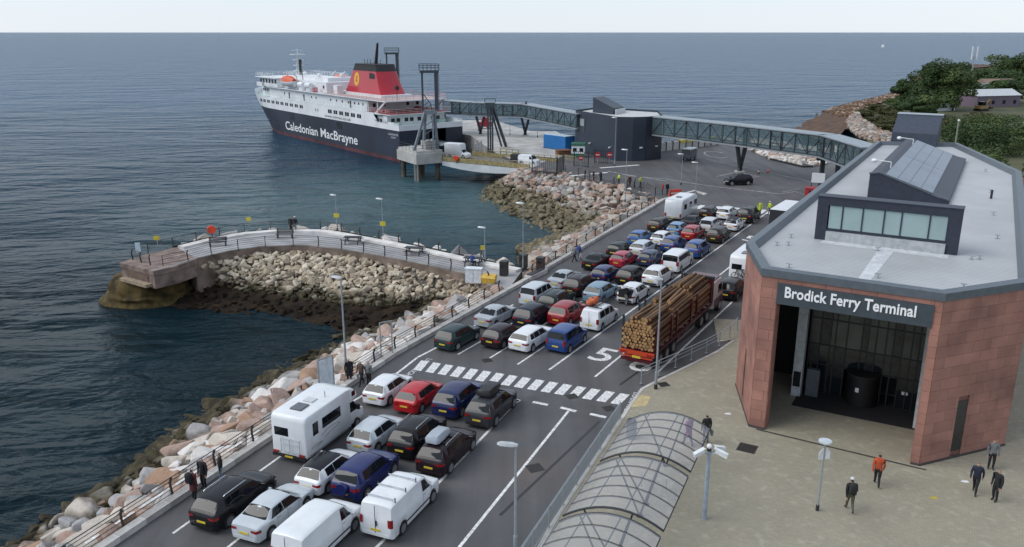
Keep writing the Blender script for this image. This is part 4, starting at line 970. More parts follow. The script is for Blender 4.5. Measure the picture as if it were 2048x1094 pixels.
def car_parts(kind):
    """all part meshes of one body style, built once"""
    if kind in PRIM: return PRIM[kind]
    S = SHAPES[kind]; L, W = S['L'], S['W']; hw = W/2; wr = S['wr']; st = S['st']
    xs_ = [a[0] for a in st]; slopes = []
    for c in range(1,5):                                  # monotone cubic through the stations
        y = [a[c] for a in st]; n_ = len(y); dl = [(y[i+1]-y[i])/(xs_[i+1]-xs_[i]) for i in range(n_-1)]
        slopes.append([dl[0]]+[0 if dl[i-1]*dl[i] <= 0 else 2*dl[i-1]*dl[i]/(dl[i-1]+dl[i]) for i in range(1,n_-1)]+[dl[-1]])
    def P(xf):
        xf = min(1,max(0,xf))
        for i in range(len(st)-1):
            if xf <= st[i+1][0]+1e-9:
                h = xs_[i+1]-xs_[i]; t = (xf-xs_[i])/h; o = [xf]
                for c in range(1,5):
                    y0,y1,m0,m1 = st[i][c],st[i+1][c],slopes[c-1][i]*h,slopes[c-1][i+1]*h
                    o.append((2*t**3-3*t*t+1)*y0+(t**3-2*t*t+t)*m0+(3*t*t-2*t**3)*y1+(t**3-t*t)*m1)
                return o
    ar = wr+0.06
    xs = set(s[0] for s in st)
    for w in S['wx']:
        for k in (-1,-.8,-.4,0,.4,.8,1): xs.add(round(w+k*ar/L,4))
        xs.add(round(w-1.02*ar/L,4)); xs.add(round(w+1.02*ar/L,4))
    for a, b in zip(st, st[1:]):
        if b[0]-a[0] > .04:
            for k in range(1,5): xs.add(round(a[0]+(b[0]-a[0])*k/5,4))
    xs = sorted(xs); rings = []
    for xf in xs:
        _, zb, zt, wb, wt = P(xf); zs = 0.24
        if xf < 0.01 or xf > .99: zs = 0.34
        for w in S['wx']:
            d = abs(xf-w)*L
            if d <= ar*1.001: zs = max(zs, wr+math.sqrt(max(0,ar*ar-d*d)))
        zs = min(zs, zb-0.12); X = (xf-0.5)*L
        zm = zs+(zb-zs)*0.45
        half = [(0.80*wb*hw, zs), (0.965*wb*hw, zs+0.015), (1.0*wb*hw, zm), (0.995*wb*hw, zb-0.10*(zb-zs)), (0.955*wb*hw, zb)]
        if zt-zb > 0.12: half += [(0.955*wb*hw+(wt*hw-0.955*wb*hw)*0.97, zb+(zt-zb)*0.90), (wt*hw*0.92, zt-0.030), (wt*hw*0.76, zt-0.004)]
        else: half += [(wt*hw, zt-0.012), (wt*hw*0.93, zt-0.004), (wt*hw*0.8, zt)]
        half.append((0, zt+(0.018 if zt-zb <= 0.12 else 0.034)))
        rings.append([(X,y,z) for y,z in half]+[(X,-y,z) for y,z in half[-2::-1]])
    mb = MB(); mb.loft(rings, closed=True, cap=True)
    out = {}
    bm_ = mb.mesh('body', tyre_m, 44); mb.fix(bm_); out['body'] = bm_
    def side(xf, t, s, off=0.008):
        _, zb, zt, wb, wt = P(xf); y0 = 0.955*wb*hw; y1 = y0+(wt*hw-y0)*0.97
        tt = t*0.90
        return ((xf-0.5)*L, s*(y0+(y1-y0)*t+off), zb+(zt-zb)*tt+off*0.3)
    for i, (b0, t0, b1, t1) in enumerate(S['sw']):
        for s in (1,-1):
            m_ = MB(); n = 4; k = 2
            vs = []
            for a in range(n+1):
                for b in range(k+1):
                    v = 0.06+0.84*b/k; xb = b0+(b1-b0)*a/n; xt = t0+(t1-t0)*a/n
                    vs.append(side(xb+(xt-xb)*(b/k), v, s))
            m_.add(vs, [(a*(k+1)+b,(a+1)*(k+1)+b,(a+1)*(k+1)+b+1,a*(k+1)+b+1) for a in range(n) for b in range(k)])
            me = m_.mesh('side_window', vglass); m_.fix(me); out.setdefault('side_window', []).append(me)
    def slope(ia, ib, sgn, lo, hi, wk):
        A, B = st[ia], st[ib]; m_ = MB(); vs = []; n = 6; NA = 5
        for a in range(NA):
            xf = A[0]+(B[0]-A[0])*(lo+(hi-lo)*a/(NA-1)); q0 = P(xf); q1 = P(xf+1e-3); dz = (q1[2]-q0[2])/(1e-3*L)
            nv = Vector((-dz,0,1)).normalized(); x = (xf-0.5)*L; hwid = q0[4]*hw*wk
            for b in range(n+1):
                q = -1+2*b/n; zz = q0[2]-0.002+0.02*(1-abs(q)*.8/.8) if False else q0[2]+0.018*(1-max(0,abs(q)*wk)/.8 if abs(q)*wk < .8 else 0)-(0.004+0.018*max(0,(abs(q)*wk-.8)/.13) if abs(q)*wk > .8 else 0.0)
                vs.append((x+nv.x*0.014, hwid*q, zz+nv.z*0.014))
        m_.add(vs, [(a*(n+1)+b,a*(n+1)+b+1,(a+1)*(n+1)+b+1,(a+1)*(n+1)+b) for a in range(NA-1) for b in range(n)])
        me = m_.mesh('glass', vglass, 40); m_.fix(me); return me
    ra, rb = S['rw']
    out['rear_window'] = slope(ra, rb, -1, 0.06, 0.93, 0.95) if True else None
    wa, wb_ = S['ws']; out['windscreen'] = slope(wa, wb_, 1, 0.06, 0.94, 0.90)
    m_ = MB(); m_.cyl((0,-0.11,0),(0,0.11,0),wr,wr,20); out['tyre'] = m_.mesh('tyre', tyre_m, 40)
    m_ = MB(); m_.cyl((0,-0.118,0),(0,0.118,0),wr*0.68,wr*0.68,16); out['rim'] = m_.mesh('rim', rim_m, 40)
    tall = kind in ('mpv','van'); zl = P(0.012)[1]; w0 = P(.012)[3]*hw
    def lamp(name, fr, zlo, zhi, m__, inner):
        for s in (1,-1):
            m_ = MB(); vs = []
            for xf in fr:
                q = P(xf); X = (xf-.5)*L
                for z in (zlo,zhi): vs.append((X+(-.012 if xf < .5 else .012)*(1 if xf in (fr[0],) else .3), s*(q[3]*hw*0.99+.008), z))
            q = P(fr[0]); X = (fr[0]-.5)*L+(-.014 if fr[0] < .5 else .014)
            vs = [(X, s*(q[3]*hw*inner), zlo+.03),(X, s*(q[3]*hw*inner), zhi)]+vs; n_ = len(vs)//2
            m_.add(vs, [(2*k,2*k+2,2*k+3,2*k+1) for k in range(n_-1)]); me = m_.mesh(name, m__); m_.fix(me); out.setdefault(name, []).append(me)
    if tall: lamp('tail_light', (0.001,.008,.02), zl-.34, zl+.10, lamp_red, .84)
    else: lamp('tail_light', (0.001,.010,.03,.055), zl-.19, zl-.04, lamp_red, .60)
    zf = P(.975)[1]; lamp('headlight', (0.997,.985,.96,.925), zf-.16, zf-.045, lamp_clear, .55)
    m_ = MB(); m_.box(-0.012,0.012,-0.26,0.26,-0.055,0.055); out['plate'] = m_.mesh('number_plate', plate_y)
    m_ = MB(); m_.box(-0.012,0.012,-0.26,0.26,-0.055,0.055); out['platew'] = m_.mesh('number_plate', plate_w)
    m_ = MB(); m_.loft([[(0.0,y*0.93,z) for y,z in ((-w0*.86,0.30),(w0*.86,0.30),(w0*.86,0.46),(-w0*.86,0.46))],[(0.14,y*1.06,z) for y,z in ((-w0,0.27),(w0,0.27),(w0,0.47),(-w0,0.47))]]); me = m_.mesh('bumper', trim_m); m_.fix(me); out['bumper'] = me
    m_ = MB(); m_.loft([[(-.05,-.02,-.05),(.05,-.02,-.05),(.05,-.02,.03),(-.05,-.02,.03)],[(-.06,.20,-.07),(.05,.18,-.06),(.04,.18,.07),(-.06,.20,.08)]]); me = m_.mesh('wing_mirror', tyre_m); m_.fix(me); out['wing_mirror'] = me
    m_ = MB(); m_.tube([(x,0,z) for x,z in ((-L*.30,0),(-L*.28,.05),(L*.02,.06),(L*.05,.0))],0.022,6); out['roof_rail'] = m_.mesh('roof_rail', silver_m)
    def seam(xf, s, zlo):
        _, zb, zt, wb, wt = P(xf); m_ = MB(); X = (xf-.5)*L; zs = 0.255; zm = zs+(zb-zs)*.45
        pts = [(0.965*wb*hw,zlo),(1.0*wb*hw,zm),(0.995*wb*hw,zb-.1*(zb-zs)),(0.955*wb*hw,zb)]
        for (ya,za),(yb,zc) in zip(pts,pts[1:]): m_.quad((X-.008,s*(ya+.004),za),(X+.008,s*(ya+.004),za),(X+.008,s*(yb+.004),zc),(X-.008,s*(yb+.004),zc))
        me = m_.mesh('door_seam', trim_m); return me
    for xf in ((.30,.47,.655) if kind not in ('van',) else (.60,.775)):
        for s in (1,-1): out.setdefault('door_seam',[]).append(seam(xf, s, 0.30 if abs(xf-S['wx'][0])*L > ar else .75))
    m_ = MB(); m_.box(-.09,.09,-.012,.012,-.014,.014); out['door_handle'] = m_.mesh('door_handle', trim_m)
    out['info'] = dict(L=L,W=W,hw=hw,P=P,wr=wr,zl=zl,w0=w0,S=S,belt=st[6][1],roof=max(s[2] for s in st))
    PRIM[kind] = out; return out

def omat(o, m_):
    o.material_slots[0].link = 'OBJECT'; o.material_slots[0].material = m_
def car(kind, p, rz, label, col, name='parked_car', cat='car', group='cars queueing for the ferry', rails=None, roof=None, sc=1.0, rear_at=True, windows=True, plate='y', dark_trim=True, sizes=None, z=0.0):
    """p is where the middle of the rear bumper meets the ground"""
    A = car_parts(kind); I = A['info']; L, hw = I['L'], I['hw']; P = I['P']
    sx, sy, sz = [q*.945 for q in (sizes or (1,1,1))]
    d = (math.cos(rz), math.sin(rz)); k = L*sx/2 if rear_at else 0
    t = thing(name, label, cat, (p[0]+d[0]*k, p[1]+d[1]*k, z), rz, group); t.scale = (sx,sy,sz)
    b = link('body', A['body'], t); omat(b, col)
    link('rear_window', A['rear_window'], t) if windows else None
    link('windscreen', A['windscreen'], t)
    for me in A['side_window']: link('side_window', me, t)
    for nm in ('tail_light','headlight'):
        for me in A[nm]: link(nm, me, t)
    for me in A['door_seam']: link('door_seam', me, t)
    for xf in ((.335,.505) if kind != 'van' else (.63,)):
        for s in (1,-1): link('door_handle', A['door_handle'], t, ((xf-.5)*L, s*(P(xf)[3]*hw*0.985), P(xf)[1]-0.12))
    S = I['S']
    for xf in S['wx']:
        for s in (1,-1):
            w = link('wheel', A['tyre'], t, ((xf-0.5)*L, s*(hw*0.985-0.11), I['wr'])); link('rim', A['rim'], w)
    zl = I['zl']
    for s in (1,-1):
        mr = link('wing_mirror', A['wing_mirror'], t, ((P and 0.70-0.5 if kind not in ('van','mpv') else 0.755-0.5)*L, s*hw*0.97, I['belt']+0.05)); mr.scale = (1,s,1); omat(mr, col)
    link('number_plate', A['plate'], t, (-L/2-0.012, 0, 0.64 if kind not in ('mpv','van') else 0.62))
    link('number_plate', A['platew'], t, (L/2+0.005, 0, 0.45))
    bp_ = link('bumper', A['bumper'], t, (-L/2-0.015,0,0))
    if not dark_trim: omat(bp_, col)
    if rails:
        for s in (1,-1):
            r_ = link('roof_rail', A['roof_rail'], t, (0, s*hw*0.66, I['roof']-0.01)); omat(r_, rails)
    if roof:
        # contrasting roof skin 6 mm above the shell
        m_ = MB(); st = S['st']; ia, ib = S['rw'][0], S['ws'][0]; vs = []
        xs = [st[i][0] for i in range(ia, ib+1)]
        for xf in xs:
            _, zb, zt, wb, wt = P(xf)
            for q in (-1,-.86,-.4,0,.4,.86,1): vs.append(((xf-.5)*L, q*wt*hw*(1.0), zt+0.030+0.034*(1-abs(q)/.76 if abs(q)<.76 else 0)-(0.0 if abs(q)<.8 else .024 if abs(q)<.9 else .07)))
        m_.add(vs, [(a*7+c,a*7+c+1,(a+1)*7+c+1,(a+1)*7+c) for a in range(len(xs)-1) for c in range(6)])
        o = m_.build('roof', roof, t, smooth=50, fix=True)
    return t
white = paint('white', (0.70,0.72,0.74)); black = paint('black', (0.012,0.012,0.014)); grey_dk = paint('dark grey', (0.040,0.042,0.048))
red = paint('red', (0.42,0.012,0.018)); red2 = paint('deep red', (0.26,0.012,0.016)); navyp = paint('navy', (0.010,0.016,0.075)); blue = paint('blue', (0.018,0.055,0.20)); blue2 = paint('mid blue', (0.035,0.11,0.30))
silver = paint('silver', (0.36,0.39,0.42)); silv2 = paint('pale silver', (0.50,0.54,0.57)); green = paint('dark green', (0.022,0.040,0.042)); lblue = paint('pale blue', (0.16,0.26,0.34)); grey = paint('mid grey', (0.14,0.15,0.16)); plum = paint('plum black', (0.022,0.014,0.018)); dblue = paint('deep blue', (0.012,0.020,0.10)); green2 = paint('green black', (0.014,0.022,0.020)); red3 = paint('crimson', (0.36,0.02,0.045))

# ---- near block (before the zebra crossing)
car('hatch', (-8.50,45.97), RZ1, 'white five door hatchback at the front of the seaward lane by the zebra crossing', white, dark_trim=False)
car('hatch', (-6.45,44.88), RZ1, 'bright red hatchback between the white hatchback and the blue people carrier', red, dark_trim=False)
car('suv', (-4.07,44.28), RZ1, 'dark blue sports utility car beside the grey car with a black roof box', navyp, dark_trim=False)
c_ = car('suv', (-2.04,43.07), RZ1, 'dark grey sports utility car carrying a black roof box', grey_dk, dark_trim=True, sizes=(1.03,1.02,1.0))
def roof_box(root, col, w=0.85, l=1.9, h=0.36, y=0.0, x=-0.2, label=None, z=None):
    L = 1
    zz = (z if z else 1.72)*.945
    t = thing('roof_box', label, 'roof box', (root.location.x+math.cos(root.rotation_euler.z)*x-math.sin(root.rotation_euler.z)*y, root.location.y+math.sin(root.rotation_euler.z)*x+math.cos(root.rotation_euler.z)*y, 0), root.rotation_euler.z)
    mb = MB(); rings = []
    for xx, k, hh in ((-l/2,0.72,0.6),(-l/2+0.12,0.95,0.95),(-l*.1,1,1),(l*.30,0.9,0.85),(l/2,0.55,0.35)):
        rings.append([(xx,y_*k,zz+0.06+z_*hh) for y_,z_ in ((-w/2,0.02),(w/2,0.02),(w/2,h*0.6),(w*0.36,h),(-w*0.36,h),(-w/2,h*0.6))])
    mb.loft(rings); mb.build('shell', col, t, smooth=45, fix=True)
    for xx in (-l*.25,l*.18): MB().box(xx-0.03,xx+0.03,-0.66,0.66,zz-0.02,zz+0.05).build('roof_bar', trim_m, t)
    return t
roof_box(c_, paint('box black', (0.018,0.018,0.02), 0.4), 0.95, 2.0, 0.38, 0.0, -0.3, 'black roof box on the dark grey car beside the long lane line')
car('hatch', (-8.32,39.98), RZ1, 'pale silver hatchback beside the white motorhome', silv2, dark_trim=False)
car('suv', (-6.01,39.49), RZ1, 'black sports utility car with bright silver roof rails behind the dark blue one', black, rails=silver_m, sizes=(1.0,1.0,1.0), dark_trim=False)
c_ = car('suv', (-4.29,37.74), RZ1, 'black estate styled car carrying a silver roof box', plum, rails=silver_m, dark_trim=False, sizes=(1.03,1,0.97))
roof_box(c_, paint('box silver', (0.34,0.38,0.43), 0.35), 0.85, 1.75, 0.40, 0.12, -0.75, 'silver grey roof box on the black car at the end of its row', z=1.66)
car('hatch', (-10.12,35.89), RZ1, 'white hatchback with a contrasting black roof', white, roof=black, dark_trim=False)
c_ = car('suv', (-8.14,35.22), RZ1, 'dark blue off roader with a spare wheel on its tailgate', dblue, sizes=(0.98,0.97,1.04))
mb = MB(); mb.cyl((-2.30,0,0.92),(-2.48,0,0.92),0.34,0.31,18); mb.build('spare_wheel', dblue, c_, smooth=40)
def van_bits(c_, bars=True):
    MB().box(-2.512,-2.498,-0.015,0.015,0.45,1.9).build('door_seam', trim_m, c_)
    for s in (1,-1): MB().box(-1.2,1.1,s*0.962-0.006,s*0.962+0.006,0.50,0.58).build('side_moulding', trim_m, c_)
    MB().box(-2.53,-2.50,-0.09,-0.03,0.85,1.1).build('door_handle', trim_m, c_)
    if bars:
        for xx in (-1.9,-0.9,0.1):
            MB().box(xx-0.03,xx+0.03,-0.78,0.78,2.02,2.06).build('roof_bar', silver_m, c_)
            for s in (1,-1): MB().box(xx-0.02,xx+0.02,s*0.78-0.02,s*0.78+0.02,1.90,2.16).build('bar_stop', trim_m, c_)
c_ = car('van', (-6.12,32.27), RZ1, 'white panel van with roof bars at the bottom of the picture', white, 'van', 'van', windows=False, dark_trim=False); van_bits(c_)
car('suv', (-14.16,32.89), RZ1, 'black car estate with silver rails beside the people at the kerb', black, rails=silver_m, dark_trim=False, sizes=(1.06,1,0.95))
car('saloon', (-11.93,31.97), RZ1, 'pale silver saloon cut by the bottom of the picture', silv2, dark_trim=False)
c_ = car('van', (-9.48,29.85), RZ1, 'white van with only its roof in the picture, left of the van with roof bars', white, 'van', 'van', windows=False, dark_trim=False); van_bits(c_, False)

# ---- far block, row by row
c_ = car('suv', (-5.01,55.14), RZ2, 'dark green car with a white paper in its window', green, dark_trim=False, sizes=(.96,.98,.93))
MB().obox((-1.55,-0.70,1.28),(0.34,0.02,0.42),0.0,0,0,R(-14)).build('sun_shade', mat('paper white', (0.75,0.76,0.78), 0.6), c_)
car('hatch', (-1.66,55.53), RZ2, 'black hatchback between the dark green car and the white estate', plum, dark_trim=False, sizes=(1,1,1.02))
car('estate', (0.36,54.85), RZ2, 'white estate car in the front row of the far block', white, dark_trim=False)
car('mpv', (3.06,54.76), RZ2, 'bright blue boxy people carrier nearest the lane number five', blue, dark_trim=False, sizes=(.95,1,.97))
car('saloon', (-2.35,59.80), RZ2, 'silver grey saloon behind the dark green car', silver, dark_trim=False)
car('suv', (0.65,59.69), RZ2, 'dark navy sports utility car beside the red one', paint('ink', (0.014,0.017,0.030)), dark_trim=False)
car('suv', (3.37,60.24), RZ2, 'deep red sports utility car beside the white van with the ladder', red2, dark_trim=False)
c_ = car('mpv', (5.85,59.24), RZ2, 'small white van with an orange bundle and ladder on its roof', white, 'van', 'van', windows=False, dark_trim=False)
for y in (-0.28,0.10): MB().box(-1.7,1.1,y-0.02,y+0.02,1.92,1.97).build('ladder_rail', trim_m, c_)
for x in range(9): MB().box(-1.6+x*.32,-1.56+x*.32,-0.28,0.10,1.93,1.96).build('ladder_rung', trim_m, c_)
for x in (-1.3,0.5): MB().box(x-.03,x+.03,-.75,.75,1.84,1.9).build('roof_bar', trim_m, c_)
MB().box(-2.195,-2.178,-0.012,0.012,0.4,1.7).build('door_seam', trim_m, c_)
t = thing('orange_bundle', 'orange wrapped bundle lying on the roof of the small white van', 'bundle', (c_.location.x-0.6*math.cos(RZ2)-0.35*math.sin(RZ2)*1, c_.location.y-0.6*math.sin(RZ2)+0.35*math.cos(RZ2), 1.74), RZ2)
mb = MB(); mb.ball((0,0,0.28),0.5,(1.15,0.8,0.62),12,7); mb.ball((-0.4,0.1,0.25),0.34,(1,0.9,0.7),10,6); mb.ball((0.35,-0.1,0.4),0.27,(1,0.8,0.7),10,6); mb.build('bundle', mat('orange cloth', (0.55,0.13,0.05), 0.7, var=0.25, vscale=5), t, smooth=60)
MB().tube([(-0.6,0,0.1),(-0.1,0,0.62),(0.5,0,0.2)],0.03).build('strap', trim_m, t)
car('mpv', (1.21,65.09), RZ2, 'silver people carrier with a big rear window nearest the jetty entrance', silv2, dark_trim=False, sizes=(1,1,1))
car('estate', (2.69,63.69), RZ2, 'dark green estate tucked between the silver people carrier and the red car', green2, rails=silver_m, dark_trim=False)
car('suv', (6.60,65.87), RZ2, 'pale blue family car beside the white car with its boot open', lblue, dark_trim=False, sizes=(.98,.98,.93))
c_ = car('hatch', (9.45,65.74), RZ2, 'white car with its tailgate raised open', white, dark_trim=True, sizes=(1.05,1.02,1.05), windows=False)
MB().box(-2.11,-1.7,-0.62,0.62,0.66,1.30).build('boot_opening', black_in, c_)
MB().obox((-2.05,0,1.62),(0.85,1.15,0.05),0,0,R(12)).build('tailgate', white, c_); MB().obox((-2.15,0,1.60),(0.5,0.95,0.02),0,0,R(12)).build('rear_window', vglass, c_)
for s in (1,-1): MB().cyl((-1.72,s*0.55,1.3),(-2.2,s*0.55,1.6),0.012,n=5).build('gas_strut', trim_m, c_)
car('saloon', (3.72,69.79), RZ2, 'silver saloon by the kerb opposite the stone seat', silver, dark_trim=False)
car('suv', (4.96,67.78), RZ2, 'black sports utility car with roof rails beside the silver saloon', plum, rails=silver_m, dark_trim=False)
car('hatch', (7.67,71.60), RZ2, 'deep blue hatchback ahead of the black car with roof rails', dblue, dark_trim=False)
car('suv', (9.95,70.99), RZ2, 'glossy black car to the left of the white sports utility car', black, dark_trim=False, sizes=(.97,.98,.92))
car('suv', (12.34,70.68), RZ2, 'white sports utility car with tinted rear glass beside the timber lorry', white, dark_trim=True, sizes=(.97,1.02,1))
car('saloon', (7.27,75.84), RZ2, 'black saloon by the kerb next to two people walking', black, dark_trim=False)
car('hatch', (10.01,76.70), RZ2, 'crimson hatchback behind the dark cars in the middle of the queue', red3, dark_trim=False)
car('hatch', (12.80,77.23), RZ2, 'navy hatchback to the left of the white minibus', paint('slate navy', (0.022,0.036,0.085)), dark_trim=False)
c_ = car('van', (14.90,75.16), RZ2, 'white minibus with dark rear glass in the middle of the queue', white, 'minibus', 'minibus', dark_trim=False)
for s in (1,-1):
    for x0, x1 in ((-2.2,-1.1),(-1.0,0.3)):
        y = s*0.93; MB().obox(((x0+x1)/2, s*0.918, 1.53),(x1-x0,0.012,0.46),0,0,0,R(12.5)*s).build('side_window', vglass, c_)
car('hatch', (10.12,80.56), RZ2, 'dark low hatchback by the kerb ahead of the black saloon', green2, dark_trim=False)
car('estate', (12.55,80.94), RZ2, 'pale silver estate ahead of the crimson hatchback', paint('ice', (0.50,0.55,0.60)), dark_trim=False)
car('suv', (16.03,82.72), RZ2, 'dark blue family car in front of the white minibus, left of the blue one', blue, dark_trim=False, sizes=(.96,.97,.93))
car('suv', (18.03,80.37), RZ2, 'mid blue sports utility car ahead of the white minibus by the long line', blue2 if False else paint('strong blue', (0.022,0.075,0.24)), dark_trim=False)
car('hatch', (12.96,85.64), RZ2, 'light blue hatchback by the kerb in the far half of the queue', blue2, dark_trim=False)
car('hatch', (15.35,85.21), RZ2, 'white hatchback between two blue cars', white, dark_trim=False)
car('hatch', (17.89,89.68), RZ2, 'pale steel blue hatchback left of the red one', paint('steel blue', (0.13,0.25,0.42)), dark_trim=False)
car('suv', (19.15,87.62), RZ2, 'red family car in the far half of the queue', red2 if False else paint('cherry', (0.32,0.012,0.018)), dark_trim=False, sizes=(.97,.98,.92))
car('suv', (21.68,86.51), RZ2, 'dark bronze sports utility car next to the long white lane line', paint('bronze', (0.030,0.026,0.022)), dark_trim=False)
car('estate', (16.12,91.84), RZ2, 'dark brown estate by the kerb behind the caravan', paint('brown', (0.030,0.024,0.020)), dark_trim=False)
car('saloon', (20.09,93.08), RZ2, 'dark car half hidden beside the caravan', plum, dark_trim=False)
car('mpv', (22.01,91.60), RZ2, 'pale silver people carrier behind the black topped convertible', paint('cloud', (0.52,0.55,0.58)), dark_trim=False, sizes=(.95,.97,.88))
car('hatch', (24.93,92.09), RZ2, 'white convertible with a black soft top', white, roof=trim_m, dark_trim=False)
car('hatch', (23.47,98.38), RZ2, 'black hatchback at the head of the queue by the far crossing', plum, dark_trim=False)
car('estate', (25.54,98.10), RZ2, 'white estate between the black hatchback and the black off roader', white, dark_trim=False)
car('suv', (27.70,96.19), RZ2, 'black boxy off roader at the head of the queue by the hi-vis staff', black, dark_trim=True, sizes=(1.04,1.04,1.12))
# black car turning below the walkway leg
car('suv', (33.90,122.77), R(190), 'black off roader driving on the apron below the walkway leg', black, dark_trim=True, rear_at=False, group='vehicles on the apron', sizes=(1,1,1))

# ---- motorhomes, caravan, coach, timber lorry, trailers
def side_profile(mb, prof, hw, r=0.10, m=0):
    """extrude a side profile (x,z) across the width with softened edges"""
    cx = sum(p[0] for p in prof)/len(prof); cz = sum(p[1] for p in prof)/len(prof)
    def shrink(d): return [(x+(cx-x)*d/max(.5,math.hypot(x-cx,z-cz)), z+(cz-z)*d/max(.5,math.hypot(x-cx,z-cz))) for x,z in prof]
    rings = []
    for y, d in ((-hw,r),(-hw+r*.35,r*.3),(-hw+r,0),(hw-r,0),(hw-r*.35,r*.3),(hw,r)): rings.append([(x,y,z) for x,z in shrink(d)])
    return mb.loft(rings, m)
def wheels(root, xs, hw, wr, kind='van', tw=0.22):
    A = PRIM['wheel%.2f' % wr] if 'wheel%.2f' % wr in PRIM else None
    if not A:
        A = PRIM['wheel%.2f' % wr] = ((MB().cyl((0,-tw/2,0),(0,tw/2,0),wr,n=18)).mesh('tyre', tyre_m, 40), (MB().cyl((0,-tw/2-.01,0),(0,tw/2+.01,0),wr*.62,n=14)).mesh('rim', rim_m, 40))
    for x in xs:
        for s in (1,-1):
            w = link('wheel', A[0], root, (x, s*(hw-tw/2), wr)); link('rim', A[1], w)
hatch_m = mat('smoked rooflight', (0.10,0.11,0.12), 0.2)
mh_white = paint('motorhome white', (0.68,0.70,0.72), 0.35)
def motorhome(p, rz, label, group='motorhomes and caravans', L=6.6, bike=True):
    d = (math.cos(rz), math.sin(rz))
    t = thing('motorhome', label, 'motorhome', (p[0],p[1],0), rz, group)
    prof = [(0,0.42),(0,2.55),(0.10,2.80),(0.30,2.88),(4.55,2.92),(5.35,2.78),(5.75,2.45),(5.85,2.12),(5.70,1.98),(5.0,1.95),(4.95,0.42)]
    mb = MB()
    # split so that the concave outline stays clean
    side_profile(mb, [(0,0.42),(0,2.55),(0.10,2.80),(0.30,2.88),(4.55,2.92),(4.95,2.86),(4.95,0.42)], 1.13, 0.12)
    mb.build('body', mh_white, t, smooth=45, fix=True)
    mb = MB(); side_profile(mb, [(4.9,2.0),(4.9,2.87),(5.35,2.76),(5.75,2.45),(5.88,2.15),(5.72,2.0)], 1.10, 0.14); mb.build('overcab', mh_white, t, smooth=45, fix=True)
    mb = MB(); side_profile(mb, [(4.93,0.40),(4.93,1.99),(5.45,1.97),(6.05,1.22),(6.62,1.05),(6.72,0.85),(6.72,0.42)], 1.0, 0.10); mb.build('cab', mh_white, t, smooth=45, fix=True)
    mb = MB(); mb.quad((5.50,-0.88,1.93),(5.50,0.88,1.93),(6.06,0.92,1.24),(6.06,-0.92,1.24)); mb.build('windscreen', vglass, t)
    for s in (1,-1):
        mb = MB(); mb.add([(5.05,s*1.008,1.22),(5.98,s*1.008,1.22),(5.48,s*1.008,1.88),(5.05,s*1.008,1.88)],[(0,1,2,3)]); mb.build('cab_window', vglass, t)
        mb = MB(); mb.box(0.75,1.3,s*1.137-0.006,s*1.137+0.006,1.55,2.3); mb.build('side_window', vglass, t)
        mb = MB(); mb.box(1.75,3.75,s*1.137-0.006,s*1.137+0.006,1.62,2.25); mb.build('side_window', vglass, t)
        mb = MB(); mb.box(5.15,5.55,s*1.108-0.006,s*1.108+0.006,2.28,2.6); mb.build('overcab_window', vglass, t)
        mb = MB(); mb.tube([(1.6,s*1.14,1.25),(2.2,s*1.14,1.42),(3.3,s*1.14,1.40),(3.6,s*1.14,1.25),(2.7,s*1.14,1.15),(1.9,s*1.14,1.02)],0.012,4); mb.tube([(0.5,s*1.14,0.85),(0.9,s*1.14,0.95),(1.7,s*1.14,0.9),(1.0,s*1.14,0.78)],0.012,4); mb.build('side_stripe', grey_dk, t)
        mb = MB(); mb.box(0.3,4.6,s*1.125-0.006,s*1.125+0.006,0.44,0.56); mb.build('skirt', paint('skirt grey', (0.25,0.26,0.27)), t)
        mr = MB().box(5.6,5.75,s*1.02,s*1.30,1.3,1.62).build('wing_mirror', trim_m, t)
    MB().box(-0.012,0.0,-0.95+0.0,0.62-0.6,1.55,2.15).build('rear_window', vglass, t) if False else MB().box(-0.012,0.004,0.0,0.9,1.62,2.12).build('rear_window', vglass, t)
    MB().box(-0.10,0.02,-1.08,1.08,0.34,0.52).build('bumper', trim_m, t)
    for s in (1,-1): MB().box(-0.11,-0.02,s*0.85-0.16,s*0.85+0.16,0.56,0.68).build('tail_light', lamp_red, t)
    MB().box(-0.115,-0.10,-0.26,0.26,0.37,0.48).build('number_plate', plate_y, t)
    if bike:
        mb = MB()
        for y in (-0.75,-0.1,0.45): mb.tube([(-0.02,y,1.55),(-0.10,y,1.5),(-0.10,y,0.75),(-0.4,y,0.72)],0.018,5)
        for z in (0.75,1.2,1.5): mb.tube([(-0.10,-0.75,z),(-0.10,0.45,z)],0.018,5)
        mb.build('cycle_rack', galv, t)
    MB().box(0.85,1.75,-0.35,0.35,2.89,2.98).build('roof_light', hatch_m, t); MB().box(2.1,2.7,-0.3,0.3,2.90,2.97).build('roof_vent', paint('vent white', (0.55,0.57,0.58)), t)
    MB().cyl((3.2,-0.5,2.9),(3.2,-0.5,3.25),0.02).build('aerial', trim_m, t)
    wheels(t, (1.35,5.7), 1.08, 0.34); return t
mh = motorhome((-11.78,39.28), RZ1, 'big white motorhome with overcab bed beside the rocks in the near block'); mh.scale = (.85,.98,.95)
m2 = motorhome((20.46,70.68), RZ2, 'white motorhome with bicycles on its back beyond the timber lorry', bike=False)
